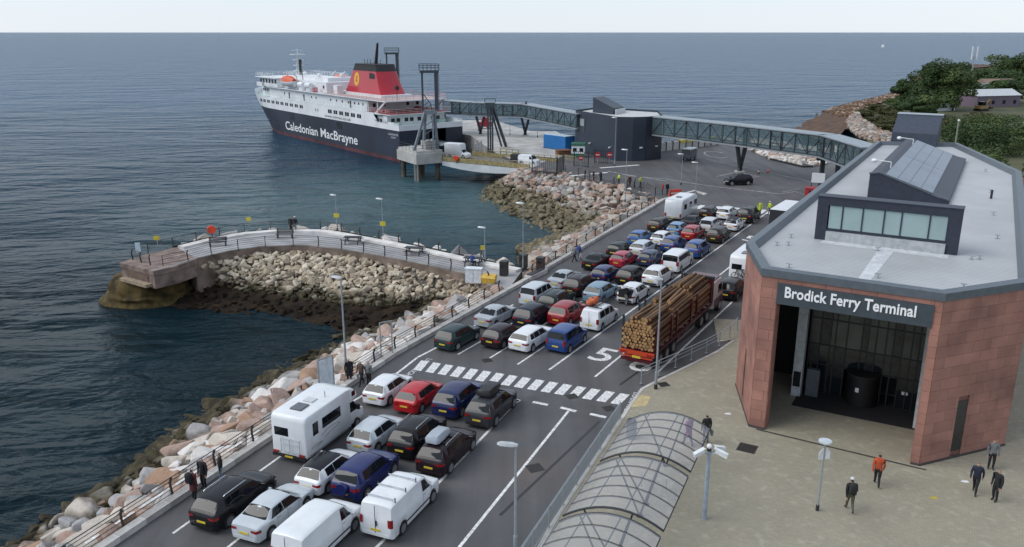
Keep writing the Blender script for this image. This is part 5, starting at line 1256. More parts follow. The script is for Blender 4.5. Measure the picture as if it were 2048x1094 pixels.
def bicycle(root_pos, rz, label, col):
    t = thing('bicycle', label, 'bicycle', root_pos, rz, 'bicycles on the motorhome')
    for x in (-0.5,0.5):
        mb = MB(); pts = [(x+0.32*math.cos(a*.4488),0,0.34+0.32*math.sin(a*.4488)) for a in range(15)]; mb.tube(pts,0.02,4); mb.build('wheel', tyre_m, t)
    mb = MB(); mb.tube([(-0.5,0,0.34),(-0.15,0,0.85),(0.35,0,0.85),(-0.05,0,0.34),(-0.5,0,0.34)],0.02,5); mb.tube([(-0.05,0,0.34),(-0.18,0,0.95)],0.02,5); mb.tube([(0.5,0,0.34),(0.33,0,0.95)],0.02,5); mb.build('frame', col, t)
    MB().tube([(0.33,-0.22,0.98),(0.33,0.22,0.98)],0.018).build('handlebar', trim_m, t); MB().box(-0.3,-0.06,-0.06,0.06,0.95,1.0).build('saddle', trim_m, t)
for k, (l, c) in enumerate((('black bicycle hung nearest the back wall of the far motorhome', black), ('dark bicycle hung outermost on the back of the far motorhome', grey_dk))):
    bicycle((m2.location.x-D2[0]*(0.16+0.16*k), m2.location.y-D2[1]*(0.16+0.16*k), 0.75), RZ2+R(90), l, c)
# touring caravan
t = thing('caravan', 'white touring caravan with a grey rear wall beside the far rocks', 'caravan', (*(19.42,97.55),0), RZ2, 'motorhomes and caravans')
mb = MB(); side_profile(mb, [(0,0.45),(-0.05,1.5),(0.08,2.45),(0.25,2.62),(5.2,2.62),(5.75,2.2),(6.0,1.2),(5.9,0.45)], 1.12, 0.10); mb.build('body', paint('caravan grey', (0.52,0.55,0.58)), t, smooth=45, fix=True)
MB().box(0.3,5.1,-0.95,0.95,2.625,2.66).build('roof_panel', mh_white, t); MB().box(1.6,2.2,-0.3,0.3,2.66,2.76).build('roof_vent', hatch_m, t)
for s in (1,-1):
    for x in (0.7,2.6,4.4): MB().box(x,x+1.0,s*1.127-0.006,s*1.127+0.006,1.4,2.05).build('side_window', vglass, t)
    MB().box(-0.07,0.02,s*0.95-0.1,s*0.95+0.1,0.6,1.0).build('tail_light', lamp_red, t)
MB().box(-0.08,0.02,-1.0,1.0,0.42,0.60).build('bumper', paint('skirt grey', (0.25,0.26,0.27)), t); MB().box(-0.10,-0.08,-0.26,0.26,0.45,0.56).build('number_plate', plate_y, t); MB().beam((5.8,0,0.5),(7.1,0,0.5),0.12,0.1).build('drawbar', dark_steel, t); wheels(t, (2.8,), 1.1, 0.32)
# white box lorry whose roof shows past the terminal parapet
t = thing('box_lorry', 'white box lorry with only its roof seen beyond the terminal parapet', 'lorry', (30.0,90.4,0), R(57), 'lorries')
mb = MB(); side_profile(mb, [(0,0.9),(0,2.9),(6.4,2.9),(6.4,0.9)], 1.2, 0.05); mb.build('box_body', mh_white, t, smooth=45, fix=True)
MB().box(-0.03,0.0,-1.18,1.18,0.9,2.86).build('rear_door', grey_dk, t)
mb = MB(); side_profile(mb, [(6.5,0.5),(6.5,2.3),(7.6,2.2),(8.1,1.3),(8.2,0.5)], 1.05, 0.08); mb.build('cab', white, t, smooth=45, fix=True)
mb = MB(); mb.quad((7.66,-0.9,2.16),(7.66,0.9,2.16),(8.11,0.95,1.34),(8.11,-0.95,1.34)); mb.build('windscreen', vglass, t); wheels(t, (1.6,7.2), 1.1, 0.42)
# luggage trailer
t = thing('luggage_trailer', 'grey luggage trailer standing alone on the far apron', 'trailer', (*(31.70,147.51),0), R(55), 'vehicles on the apron')
MB().box(-1.6,1.6,-0.85,0.85,0.5,0.6).build('bed', dark_steel, t); MB().box(-1.6,1.6,-0.85,0.85,2.0,2.12).build('roof', mat('trailer roof', (0.55,0.57,0.58), 0.5), t); MB().box(-1.55,1.5,-0.78,0.78,0.602,1.998).build('curtain', mat('trailer curtain', (0.10,0.11,0.12), 0.7), t)
MB().beam((1.6,0,0.5),(2.7,0,0.45),0.08,0.08).build('drawbar', galv, t); wheels(t, (-0.9,0.9), 0.85, 0.28)

# ---- timber lorry
tl = thing('timber_lorry', 'long maroon timber lorry loaded with cut logs in lane five', 'lorry', (*(8.45,52.12),0), RZ2, 'lorries')
maroon = paint('maroon', (0.080,0.011,0.018)); orange_red = paint('orange red', (0.50,0.06,0.02)); 
MB().box(0.1,12.6,-0.55,-0.25,0.95,1.25).build('chassis_rail', maroon, tl); MB().box(0.1,12.6,0.25,0.55,0.95,1.25).build('chassis_rail', maroon, tl)
for x in [0.25+1.03*i for i in range(12)]: MB().box(x,x+0.14,-1.25,1.25,1.25,1.37).build('bolster', maroon, tl)
for s in (1,-1): MB().box(0.1,12.5,s*1.22-0.05,s*1.22+0.05,1.08,1.27).build('side_rail', maroon, tl)
for s in (1,-1):
    for x in (0.35,3.2,4.3,7.4,8.7,12.2):
        MB().box(x,x+0.12,s*1.22-0.06,s*1.22+0.06,1.37,3.55 if s > 0 else 3.15).build('stake', dark_steel if s > 0 else maroon, tl)
MB().box(-0.05,0.1,-1.25,1.25,0.98,1.26).build('rear_beam', orange_red, tl); MB().box(-0.02,0.1,-1.15,1.15,0.5,0.72).build('bumper', maroon, tl)
for s in (1,-1): MB().box(-0.08,-0.05,s*0.95-0.22,s*0.95+0.22,1.04,1.18).build('tail_light', lamp_red, tl)
MB().box(-0.075,-0.052,-0.30,0.30,0.78,0.94).build('number_plate', plate_y, tl); MB().box(-0.07,-0.052,-1.1,-0.3,0.80,0.92).build('marker_board', orange_red, tl); MB().box(-0.07,-0.052,0.3,1.1,0.80,0.92).build('marker_board', orange_red, tl)
for x in (4.9,6.0): MB().box(x,x+0.9,-1.12,-0.75,0.5,0.95).build('locker', maroon, tl)
MB().box(4.5,8.6,-1.2,-1.14,0.55,0.62).build('side_guard', galv, tl)
wheels(tl, (1.3,2.6,3.9), 1.24, 0.50, tw=0.35); wheels(tl, (10.2,11.5,14.9), 1.24, 0.50, tw=0.35)
mb = MB(); mb.box(12.75,12.9,-1.22,1.22,1.2,3.2); mb.build('headboard', maroon, tl)
MB().box(12.7,12.95,-1.26,1.26,3.21,3.4).build('headboard_bar', dark_steel, tl)
mb = MB(); side_profile(mb, [(13.3,0.55),(13.3,2.75),(13.6,2.9),(15.0,2.85),(15.5,2.1),(15.7,1.3),(15.65,0.5)], 1.22, 0.12); mb.build('cab', paint('cab white', (0.55,0.53,0.53)), tl, smooth=45, fix=True); MB().box(13.45,14.95,-1.1,1.1,2.93,3.0).build('cab_roof', maroon, tl)
mb = MB(); mb.box(13.32,15.6,-1.232,-1.222,0.6,1.35); mb.box(13.32,15.6,1.222,1.232,0.6,1.35); mb.build('cab_stripe', maroon, tl)
for s in (1,-1): MB().box(14.2,15.1,s*1.228-0.006,s*1.228+0.006,1.7,2.4).build('cab_window', vglass, tl); MB().box(15.3,15.5,s*1.25,s*1.55,1.7,2.3).build('wing_mirror', trim_m, tl)
mb = MB(); mb.quad((15.06,-1.05,2.8),(15.06,1.05,2.8),(15.53,1.1,2.08),(15.53,-1.1,2.08)); mb.build('windscreen', vglass, tl)
# logs: top-level, resting on the bed
bark = mat('bark', (0.115,0.064,0.033), 0.9, var=0.3, vscale=3, bump=0.6, bscale=12, rand=0.35, c2=(0.065,0.035,0.016))
bark2 = mat('peeled log', (0.20,0.118,0.058), 0.8, var=0.25, vscale=4, bump=0.3, bscale=10, rand=0.25)
endg = mat('cut log end', (0.33,0.19,0.085), 0.75, var=0.25, vscale=6, rand=0.2, c2=(0.30,0.16,0.06))
LOGM = []
for i in range(8):
    r_ = random.Random(40+i); mb = MB(); L = 1.0; n = 8
    rings = []
    for k in range(4):
        x = k/3; rr_ = 1.0-0.10*x+r_.uniform(-.05,.05); ox, oz = r_.uniform(-.12,.12)*(k in (1,2)), r_.uniform(-.12,.12)*(k in (1,2))
        rings.append([(x,(math.cos(2*math.pi*a/n)+ox)*rr_,(math.sin(2*math.pi*a/n)+oz)*rr_) for a in range(n)])
    mb.loft(rings, 0, cap=False); mb.add(rings[0],[tuple(range(n-1,-1,-1))],1); mb.add(rings[-1],[tuple(range(n))],1)
    LOGM.append(mb.mesh('log', [bark if i < 5 else bark2, endg], 50))
rl = random.Random(9); M0 = Matrix.Translation(tl.location) @ Matrix.Rotation(RZ2,4,'Z')
def log(x, y, z, L, r, label, group, dy=0):
    lay = 'bottom' if z < 2.0 else 'lower' if z < 2.6 else 'upper' if z < 3.25 else 'top'; sd_ = 'seaward side' if y > 0.45 else 'terminal side' if y < -0.45 else 'middle'
    label = '%s, %s layers, %s' % (label, lay, sd_); group = '%s, %s layers, %s' % (group, lay, sd_)
    o = link('log', LOGM[rl.randrange(8)]); 
    o.matrix_world = M0 @ Matrix.Translation((x,y,z)) @ Matrix.Rotation(dy,4,'Z') @ Matrix.Rotation(rl.gauss(0,.008),4,'Y') @ Matrix.Diagonal((L,r,r,1)) @ Matrix.Rotation(rl.uniform(0,6.28),4,'X')
    tag(o, label, 'log', group)
for bay, (x0, x1, shell) in enumerate(((0.05,4.05,False),(4.25,8.3,True),(8.5,12.6,True))):
    lab = ('cut log in the rearmost stack on the timber lorry','cut log in the middle stack on the timber lorry','cut log in the front stack behind the lorry cab')[bay]
    rows = 10
    for j in range(rows):
        ncol = 10 - (j % 2)
        for i in range(ncol):
            rad = rl.uniform(0.095,0.128); y = -1.06+(i+0.5*(j%2))*0.236; z = 1.49+j*0.205
            if j >= 8: 
                if abs(y) > 0.95-0.25*(j-8): continue
                z -= 0.02
            if shell and j < rows-3 and 1 < i < ncol-1: continue
            if shell and j < 5 and i > 2: continue
            log(x0+rl.uniform(-.06,.12), y+rl.gauss(0,.012), z+rl.gauss(0,.012), (x1-x0)+rl.uniform(-.25,.1), rad, lab, 'logs of the ' + ('rearmost','middle','front')[bay] + ' stack', rl.gauss(0,.006))
    for q in range(9):
        log(x0+rl.uniform(0.0,.3), rl.uniform(-.7,.7), 1.49+rows*0.205+rl.uniform(-0.05,.06), (x1-x0)-rl.uniform(.2,.6), rl.uniform(.09,.13), lab, 'logs of the ' + ('rearmost','middle','front')[bay] + ' stack', rl.gauss(0,.03))
# dark car ahead of the lorry cab
car('suv', (18.07,66.68), RZ2, 'black car waiting just ahead of the timber lorry', black, dark_trim=False)

# ================================================================= CYCLE SHELTER
sh = thing('cycle_shelter', 'long barrel roofed glass cycle shelter with dark arched ribs', 'shelter', (6.15,40.05,0.11), math.atan2(-0.404,0.915))
rib_m = mat('shelter steel', (0.035,0.038,0.042), 0.5, 0.3)
sglass = bpy.data.materials.new('shelter glazing'); sglass.use_nodes = True
_b = sglass.node_tree.nodes['Principled BSDF']; _b.inputs['Base Color'].default_value = (0.62,0.64,0.70,1); _b.inputs['Roughness'].default_value = 0.08; _b.inputs['Alpha'].default_value = 0.23; _b.inputs['Specular IOR Level'].default_value = 0.8
SP = 4.35
def arc(c):                       # c across 0..1
    return (SP*c, 1.95+0.42*c+0.80*4*c*(1-c)*0.9)
N_ = 12
for mod in range(3):
    a0 = mod*5.15
    for k in range(6):
        y = -(a0+k*0.93); pts = [(arc(i/N_)[0],y,arc(i/N_)[1]) for i in range(N_+1)]
        r_ = 0.05 if k in (0,5) else 0.032
        mb = MB(); mb.tube(pts, r_, 6); mb.build('arched_rib', rib_m, sh)
        if k < 5:
            mb = MB()
            for i in range(N_):
                (xa,za),(xb,zb) = arc(i/N_), arc((i+1)/N_)
                mb.quad((xa,y-0.04,za+0.035),(xa,y-0.89,za+0.035),(xb,y-0.89,zb+0.035),(xb,y-0.04,zb+0.035))
            mb.build('roof_glazing', sglass, sh, smooth=30)
    for c in (0.0,0.27,0.62,1.0):
        x, z = arc(c); mb = MB(); mb.tube([(x,-a0,z-0.03),(x,-(a0+4.65),z-0.03)],0.03,6); mb.build('purlin', rib_m, sh)
    for yy, s in ((-a0-0.35,1),(-a0-4.4,-1)):
        for c in (0.22,0.70):
            x, z = arc(c); mb = MB(); mb.cyl((2.28,yy,0),(x,yy+0.3*s,z-0.03),0.045,0.04,8); mb.build('strut', rib_m, sh)
        mb = MB(); mb.cyl((2.28,yy,0),(2.28,yy,0.05),0.16,n=10); mb.build('base_plate', rib_m, sh)
def cycle_stand(p, label):
    t = thing('cycle_stand', label, 'cycle stand', (p[0],p[1],0.11), R(20), 'cycle stands under the shelter')
    MB().tube([(0,-0.4,0),(0,-0.4,0.7),(0,-0.3,0.8),(0,0.3,0.8),(0,0.4,0.7),(0,0.4,0)],0.025,6).build('hoop', galv, t)
for k, (q, l) in enumerate((((6.62,36.35),'leftmost'),((7.20,36.12),'second from left'),((7.77,35.85),'rightmost'))): cycle_stand(q, l+' steel cycle stand under the glass shelter')
t = thing('litter_bin', 'grey litter bin under the near left end of the shelter roof', 'bin', (*(6.69,41.86),0.11), R(20))
MB().cyl((0,0,0),(0,0,0.95),0.27,0.30,14).build('body', mat('bin grey', (0.12,0.13,0.14), 0.5), t, smooth=40); MB().cyl((0,0,0.95),(0,0,1.15),0.31,0.22,14).build('lid', dark_steel, t, smooth=40)
# ---- CCTV pole, signpost, plaza bits
t = thing('camera_pole', 'thick grey pole carrying white security cameras', 'camera pole', (*(9.00,33.86),0.11), 0)
hgt = 3.55
MB().cyl((0,0,0),(0,0,hgt),0.125,0.095,12).build('pole', mat('pole grey blue', (0.34,0.40,0.46), 0.45, 0.2), t, smooth=40); MB().cyl((0,0,hgt),(0,0,hgt+0.12),0.11,n=10).build('cap', dark_steel, t)
for a, sc in ((205,1.0),(330,1.1),(20,1.0)):
    c = Vector((0.42*math.cos(R(a)),0.42*math.sin(R(a)),hgt-0.02)); mb = MB(); mb.tube([(0,0,hgt-0.15),tuple(c)],0.03); mb.build('bracket', galv, t)
    mb = MB(); mb.obox(c+Vector((0.16*math.cos(R(a)),0.16*math.sin(R(a)),0.02)),(0.52*sc,0.17,0.17),R(a),0,R(16)); mb.obox(c+Vector((0.14*math.cos(R(a)),0.14*math.sin(R(a)),0.14)),(0.58*sc,0.21,0.02),R(a),0,R(16)); mb.build('camera', mat('camera white', (0.72,0.74,0.75), 0.35), t)
mb = MB(); mb.ball((0,0,hgt+0.22),0.13); mb.build('dome_camera', mat('camera white', (0.72,0.74,0.75), 0.35), t, smooth=60)
t = thing('sign_post', 'slim grey post with round head lamp and white sign plates on the plaza', 'lamp post', (*(14.55,34.57),0.11), R(10))
MB().cyl((0,0,0),(0,0,3.5),0.05,n=10).build('pole', galv, t, smooth=40); MB().cyl((0,0,0),(0,0,0.3),0.08,n=10).build('foot', dark_steel, t)
MB().cyl((0,0,3.62),(0,0,3.68),0.30,0.30,18).cyl((0,0,3.5),(0,0,3.62),0.05,0.12,10).build('lantern', mat('lantern pale', (0.55,0.60,0.64), 0.3), t)
for s in (1,-1):
    mb = MB(); mb.add([(s*0.06,-0.07,2.75),(s*0.29,-0.07,2.75),(s*0.29,-0.07,3.12),(s*0.10,-0.07,3.34),(s*0.06,-0.07,3.34),(s*0.06,-0.05,2.75),(s*0.29,-0.05,2.75),(s*0.29,-0.05,3.12),(s*0.10,-0.05,3.34),(s*0.06,-0.05,3.34)],[(0,1,2,3,4),(9,8,7,6,5)]+[(i,(i+1)%5,(i+1)%5+5,i+5) for i in range(5)]); mb.build('sign_plate', mat('plate white', (0.66,0.68,0.70), 0.4), t, fix=True)
for q, l, c in (((20.67,35.67),'yellow paint mark on the plaza paving','y'),((23.00,37.20),'pale scrap of paper lying on the plaza near the walker','w'),((12.91,44.94),'pale scrap of paper on the plaza near the shelter','w')):
    mb = MB(); mb.add([(0.20*math.cos(a*1.047)*(1.3 if a%2 else .9),0.13*math.sin(a*1.047),0) for a in range(6)],[(0,1,2,3,4,5)]); o = mb.build('paint_mark' if c=='y' else 'paper_scrap', mat('mark yellow', (0.5,0.38,0.05),0.7) if c=='y' else mat('paper white', (0.75,0.76,0.78), 0.6)); o.location = (q[0],q[1],0.118); tag(o, l, 'paint mark' if c=='y' else 'litter')

# ================================================================= PEOPLE
skin_m = mat('skin', (0.45,0.27,0.20), 0.6); hair_m = mat('hair dark', (0.035,0.022,0.016), 0.8); shoe_m = mat('shoe', (0.02,0.02,0.02), 0.6)
POSES = {
 # name: (left foot dx, right foot dx, left hand (x,y,z), right hand, lean)
 'stand': ((0.02,0.10),(-0.02,-0.10),(0.06,0.25,0.80),(0.06,-0.25,0.80),0.0),
 'walk': ((0.30,0.07),(-0.28,-0.07),(-0.16,0.25,0.84),(0.22,-0.25,0.86),0.05),
 'hold': ((0.05,0.11),(-0.04,-0.11),(0.30,0.10,1.10),(0.30,-0.10,1.12),0.02),
 'sit': None,
}
PMESH = {}
def person_mesh(pose):
    if pose in PMESH: return PMESH[pose]
    if pose == 'sit':
        V = {'pelvis':(0,0,0.52),'waist':(-.02,0,0.70),'chest':(0.0,0,0.98),'neck':(0.03,0,1.16),'head0':(0.06,0,1.25),'head':(0.07,0,1.36),
             'lk':(0.44,0.11,0.52),'rk':(0.44,-0.11,0.52),'lh':(0.02,0.10,0.50),'rh':(0.02,-0.10,0.50),'la':(0.42,0.11,0.09),'ra':(0.42,-0.11,0.09),'lt':(0.58,0.12,0.05),'rt':(0.58,-0.12,0.05),
             'ls':(0,0.18,1.06),'rs':(0,-0.18,1.06),'le':(0.08,0.26,0.80),'re':(0.08,-0.26,0.80),'lw':(0.32,0.16,0.72),'rw':(0.32,-0.16,0.72)}
    else:
        (lf,ly),(rf,ry),lw,rw,ln = POSES[pose]
        V = {'pelvis':(0,0,0.92),'waist':(ln*.4,0,1.10),'chest':(ln,0,1.34),'neck':(ln*1.3,0,1.50),'head0':(ln*1.4+.01,0,1.57),'head':(ln*1.5+.02,0,1.66),
             'lh':(0,0.10,0.86),'rh':(0,-0.10,0.86),'lk':(lf*.55+.04,ly,0.49),'rk':(rf*.45+.05,ry,0.49),'la':(lf-.02,ly,0.09),'ra':(rf-.02,ry,0.09 if rf > -.1 else 0.13),'lt':(lf+.15,ly+.02,0.045),'rt':(rf+.13,ry-.02,0.045),
             'ls':(ln,0.19,1.42),'rs':(ln,-0.19,1.42),'le':((lw[0])*.3-.02,0.26,1.13),'re':((rw[0])*.3-.02,-0.26,1.13),'lw':lw,'rw':rw}
    def hand(w, e, s):
        w = Vector(w); d = (w-Vector(e)).normalized(); return w, d
    E = [('pelvis','waist'),('waist','chest'),('chest','neck'),('neck','head0'),('head0','head'),('pelvis','lh'),('pelvis','rh'),('lh','lk'),('rh','rk'),('lk','la'),('rk','ra'),('la','lt'),('ra','rt'),('chest','ls'),('chest','rs'),('ls','le'),('rs','re'),('le','lw'),('re','rw')]
    RAD = dict(pelvis=(.145,.115),waist=(.13,.105),chest=(.155,.115),neck=(.058,.058),head0=(.078,.085),head=(.095,.085),lh=(.095,.095),rh=(.095,.095),lk=(.062,.062),rk=(.062,.062),la=(.046,.046),ra=(.046,.046),lt=(.045,.035),rt=(.045,.035),ls=(.075,.07),rs=(.075,.07),le=(.05,.05),re=(.05,.05),lw=(.036,.036),rw=(.036,.036))
    RAD = {k:(a*(1.0 if k in ('head','head0','neck','lw','rw') else 1.16),b*(1.0 if k in ('head','head0','neck','lw','rw') else 1.16)) for k,(a,b) in RAD.items()}; names = list(V); co = [Vector(V[n]) for n in names]; ed = [(names.index(a),names.index(b)) for a,b in E]; rad = [RAD[n] for n in names]
    # palm, four fingers and a thumb on each hand
    for s, w, e in ((1,'lw','le'),(-1,'rw','re')):
        wi = names.index(w); W = co[wi]; d = (W-co[names.index(e)]).normalized(); sd_ = Vector((0,-s,0)); fwd = d.cross(sd_).normalized()
        co.append(W+d*0.09); rad.append((.030,.022)); pi = len(co)-1; ed.append((wi,pi))
        for k, L_ in enumerate((.062,.075,.070,.055)):
            o_ = (k-1.5)*0.021; co.append(co[pi]+fwd*o_+d*L_*.55+sd_*.008); co.append(co[pi]+fwd*o_+d*L_+sd_*.03); rad += [(.0095,.0095),(.008,.008)]; n_ = len(co); ed += [(pi,n_-2),(n_-2,n_-1)]
        co.append(W+d*0.06+fwd*0.055); rad.append((.010,.010)); ed.append((pi if False else wi,len(co)-1))
    me = bpy.data.meshes.new('person_frame'); me.from_pydata(co, ed, []); ob = bpy.data.objects.new('person_frame', me); COL.objects.link(ob)
    md = ob.modifiers.new('skin','SKIN'); ss = ob.modifiers.new('sub','SUBSURF'); ss.levels = 1; ss.render_levels = 1
    sv = me.skin_vertices[0].data
    for i, r_ in enumerate(rad): sv[i].radius = r_
    sv[0].use_root = True
    dg = bpy.context.evaluated_depsgraph_get(); out = bpy.data.meshes.new_from_object(ob.evaluated_get(dg)); bpy.data.objects.remove(ob)
    out.name = 'body'; out.materials.clear()
    for m_ in (skin_m, hair_m, grey_dk, grey_dk, shoe_m): out.materials.append(m_)
    hd = Vector(V['head']); ck = V['neck'][2]; pel = V['pelvis']
    for f in out.polygons:
        c = f.center; f.use_smooth = True; i = 2
        if (c-hd).length < 0.24 and c.z > ck+0.02:
            i = 1 if (c.z > hd.z+0.045 or (c.x < hd.x-0.02 and c.z > ck+0.06)) else 0
        elif c.z < 0.115: i = 4
        elif min((c-Vector(V['lw'])).length-(0.02 if False else 0), (c-Vector(V['rw'])).length) < 0.185 and min((c-Vector(V['lw'])-(Vector(V['lw'])-Vector(V['le'])).normalized()*.1).length, (c-Vector(V['rw'])-(Vector(V['rw'])-Vector(V['re'])).normalized()*.1).length) < 0.105: i = 0
        elif pose != 'sit' and c.z < 0.93 and abs(c.y) < 0.205: i = 3
        elif pose == 'sit' and (c.x > 0.16 and c.z < 0.62 or c.z < 0.58): i = 3
        f.material_index = i
    PMESH[pose] = (out, V); return PMESH[pose]
CL = {}
def cloth(n, c): return CL.setdefault(n, mat('cloth '+n, c, 0.85, var=0.15, vscale=8))
def person(p, az, pose, top, legs, label, z=0.0, hair=None, pack=None, bag=None, hat=None, coat=False, sc=1.0, group=None):
    me, V = person_mesh(pose)
    t = thing('person', label, 'person', (p[0],p[1],z), R(az), group); t.scale = (sc,sc,sc)
    b = link('body', me, t)
    for i, m_ in ((1,hair or hair_m),(2,top),(3,legs)):
        b.material_slots[i].link = 'OBJECT'; b.material_slots[i].material = m_
    hd = Vector(V['head']); ch = Vector(V['chest'])
    # face: nose, eyes, mouth, ears
    mb = MB(); mb.loft([[tuple(hd+Vector((.085,y,z_))) for y,z_ in ((-.018,-.035),(.018,-.035),(.008,.02),(-.008,.02))],[tuple(hd+Vector((.118,y,z_))) for y,z_ in ((-.010,-.03),(.010,-.03),(.003,-.015),(-.003,-.015))]])
    for s in (1,-1): mb.ball(tuple(hd+Vector((0.0,s*.088,-.01))),0.026,(1,.5,1.3),8,5)
    mb.build('face', skin_m, t)
    mb = MB()
    for s in (1,-1): mb.ball(tuple(hd+Vector((.086,s*.034,.012))),0.011,(1,1,1),6,4)
    mb.box(hd.x+.078,hd.x+.090,hd.y-.024,hd.y+.024,hd.z-.062,hd.z-.054); mb.build('eyes_and_mouth', shoe_m, t)
    if pack:
        mb = MB(); rings = [[(ch.x-.15-d_,y*k,ch.z+z_*k-0.06) for y,z_ in ((-.17,-.28),(.17,-.28),(.17,.24),(.08,.30),(-.08,.30),(-.17,.24))] for d_,k in ((-.06,.9),(.0,1),(.10,1),(.16,.8))]
        mb.loft(rings); mb.build('rucksack', pack, t, smooth=50, fix=True)
    if bag: MB().box(-.10,.16,-.38,-.28,.42,.74).build('bag', bag, t)
    if hat:
        mb = MB(); mb.ball(tuple(hd+Vector((-.005,0,.055))),0.108,(1.05,1,.75),12,6); mb.build('hat', hat, t, smooth=60)
    if coat:
        mb = MB(); mb.loft([[(x*k+ch.x*.3,y*k,z_) for x,y in [(.15*math.cos(a*.6283),.19*math.sin(a*.6283)) for a in range(10)]] for z_,k in ((.55,1.12),(.8,1.02),(1.05,.88))], cap=False); mb.build('coat_skirt', top, t, smooth=60)
    return t
blk = cloth('black', (0.014,0.014,0.017)); nvy = cloth('navy', (0.016,0.020,0.045)); jean = cloth('jeans', (0.06,0.09,0.16)); paleb = cloth('pale jeans', (0.22,0.28,0.36)); orj = cloth('rust orange', (0.42,0.07,0.022)); mar = cloth('maroon', (0.10,0.025,0.03)); purp = cloth('purple', (0.17,0.06,0.17)); hiv = cloth('hi-vis yellow', (0.50,0.62,0.04)); camo = cloth('olive', (0.09,0.085,0.055)); redj = cloth('red', (0.42,0.02,0.035)); gry = cloth('grey', (0.16,0.17,0.18)); whi = cloth('white', (0.62,0.62,0.62)); blu = cloth('blue', (0.03,0.06,0.24)); bro = cloth('brown', (0.10,0.065,0.05))
fair = mat('hair fair', (0.30,0.22,0.13), 0.8); wh = mat('hair white', (0.55,0.54,0.52), 0.8)
person((-15.55,35.67), 60, 'stand', mar, blk, 'person in a maroon jacket at the kerb by the black car', pack=cloth('black', 0), coat=True)
person((-15.44,36.73), 250, 'stand', blk, blk, 'person all in black leaning by the railing near the black car', pack=whi if False else None)
person((-14.76,37.30), 200, 'stand', blk, paleb, 'person in a black top and pale jeans standing alone near the black car')
person((-10.61,49.70), 300, 'stand', blk, blk, 'person in black at the railing beside the tall lamp post', coat=True)
person((-9.74,49.38), 240, 'walk', bro, blk, 'person in brown walking between the railing and the white hatchback', bag=whi)
person((-9.26,49.22), 60, 'stand', gry, blk, 'person in grey partly behind the white hatchback', hair=fair)
person((9.71,40.99), 120, 'walk', purp, jean, 'person in a long purple coat seen through the shelter roof', z=0.11, coat=True)
person((10.75,41.33), 100, 'stand', blk, gry, 'person in black at the right end of the shelter', z=0.11, bag=gry)
person((18.30,36.77), 70, 'walk', orj, blk, 'person in a rust orange jacket walking to the terminal entrance', z=0.11, sc=1.03)
person((16.04,34.48), 85, 'walk', blk, camo, 'person with a black rucksack and camouflage trousers on the plaza', z=0.11, pack=cloth('rucksack black', (0.02,0.022,0.022)), hat=whi, bag=None)
person((22.87,36.12), 235, 'walk', nvy, blk, 'person in a dark navy jacket walking away from the terminal', z=0.11)
person((24.96,38.45), 250, 'stand', gry, blk, 'person in grey by the right corner of the terminal', z=0.11)
person((23.46,35.40), 200, 'stand', blk, blk, 'person in black at the right hand edge below the terminal corner', z=0.11)
person((31.00,101.24), 250, 'stand', hiv, nvy, 'traffic marshal in a yellow hi-vis coat, left of two at the far crossing', hair=hair_m, coat=True, group='staff in hi-vis clothing')
person((32.26,101.24), 200, 'walk', hiv, nvy, 'traffic marshal with white cap and hi-vis waistcoat, right of two at the far crossing', hat=whi, group='staff in hi-vis clothing')
person((9.55,65.61), 30, 'hold', blk, gry, 'person loading the open boot of the white car', hair=fair)
P0_ = [(1170,361,blk,'black',None),(1187,364,blk,'black beside the bicycle',None),(1201,367,nvy,'navy',None),(1259,377,mar,'maroon',None),(1269,379,gry,'grey',None),(1325,391,redj,'red',None),(1334,392,nvy,'dark blue',None)]
LB = ['person in black, leftmost of those waiting above the promontory rocks','person in black, second from the left above the promontory rocks','person in navy, third from the left above the promontory rocks','person in maroon waiting between the two hi-vis cyclists','person in grey waiting close to the maroon coat by the rail','person in red walking near the orange barrier','person in dark blue walking beside the one in red']
for (u, v, c, _, _), l, q in zip(P0_, LB, ((11.35,127.15), (12.54,125.81), (13.52,124.93), (17.38,120.69), (18.00,119.88), (21.23,114.82), (21.87,114.82))): person(q, rnd.uniform(0,360), 'stand', c, blk, l)
person((16.03,122.35), 200, 'hold', hiv, blk, 'cyclist in hi-vis yellow, left of two on the promontory', group='staff in hi-vis clothing' if False else None)
person((18.94,120.28), 150, 'hold', hiv, blk, 'cyclist in hi-vis yellow, right of two on the promontory')
person((-25.34,92.33), 250, 'stand', blk, blk, 'person in black, left of two strolling on the jetty crest')
person((-24.85,92.21), 90, 'walk', blk, gry, 'person in black with white cap, right of two on the jetty crest', hat=whi)
person((-3.90,77.41), 60, 'sit', blu, nvy, 'person in blue sitting at the picnic table near the jetty entrance')
person((6.67,79.80), 30, 'walk', blu, gry, 'person in bright blue walking along the kerb beside the queue', bag=whi)
person((6.18,79.24), 30, 'walk', gry, blk, 'person in grey walking beside the one in bright blue')
for q, l in (((15.23,121.93),'bicycle leaning at the rail beside the left hi-vis cyclist'),((12.12,126.26),'bicycle standing between those in black on the promontory'),((19.48,119.47),'bicycle beside the right hi-vis cyclist')):
    t0 = bicycle((q[0],q[1],0), R(-10), l, grey_dk)
for o in [o for o in COL.objects if o.name.startswith('bicycle') and o.get('label','').startswith('bicycle')]: o['group'] = 'bicycles on the promontory'
for c, l in (((22.71,113.35),'orange water filled barrier by the caravan'),):
    t = thing('traffic_barrier', l, 'barrier', (*c,0), R(20)); MB().loft([[(-1,-.25,0),(1,-.25,0),(1,.25,0),(-1,.25,0)],[(-.9,-.1,1.0),(.9,-.1,1.0),(.9,.1,1.0),(-.9,.1,1.0)]]).build('body', mat('barrier red', (0.60,0.06,0.03), 0.5), t, fix=True); MB().box(-.8,.8,-.19,.19,.45,.6).build('reflective_band', whi, t)
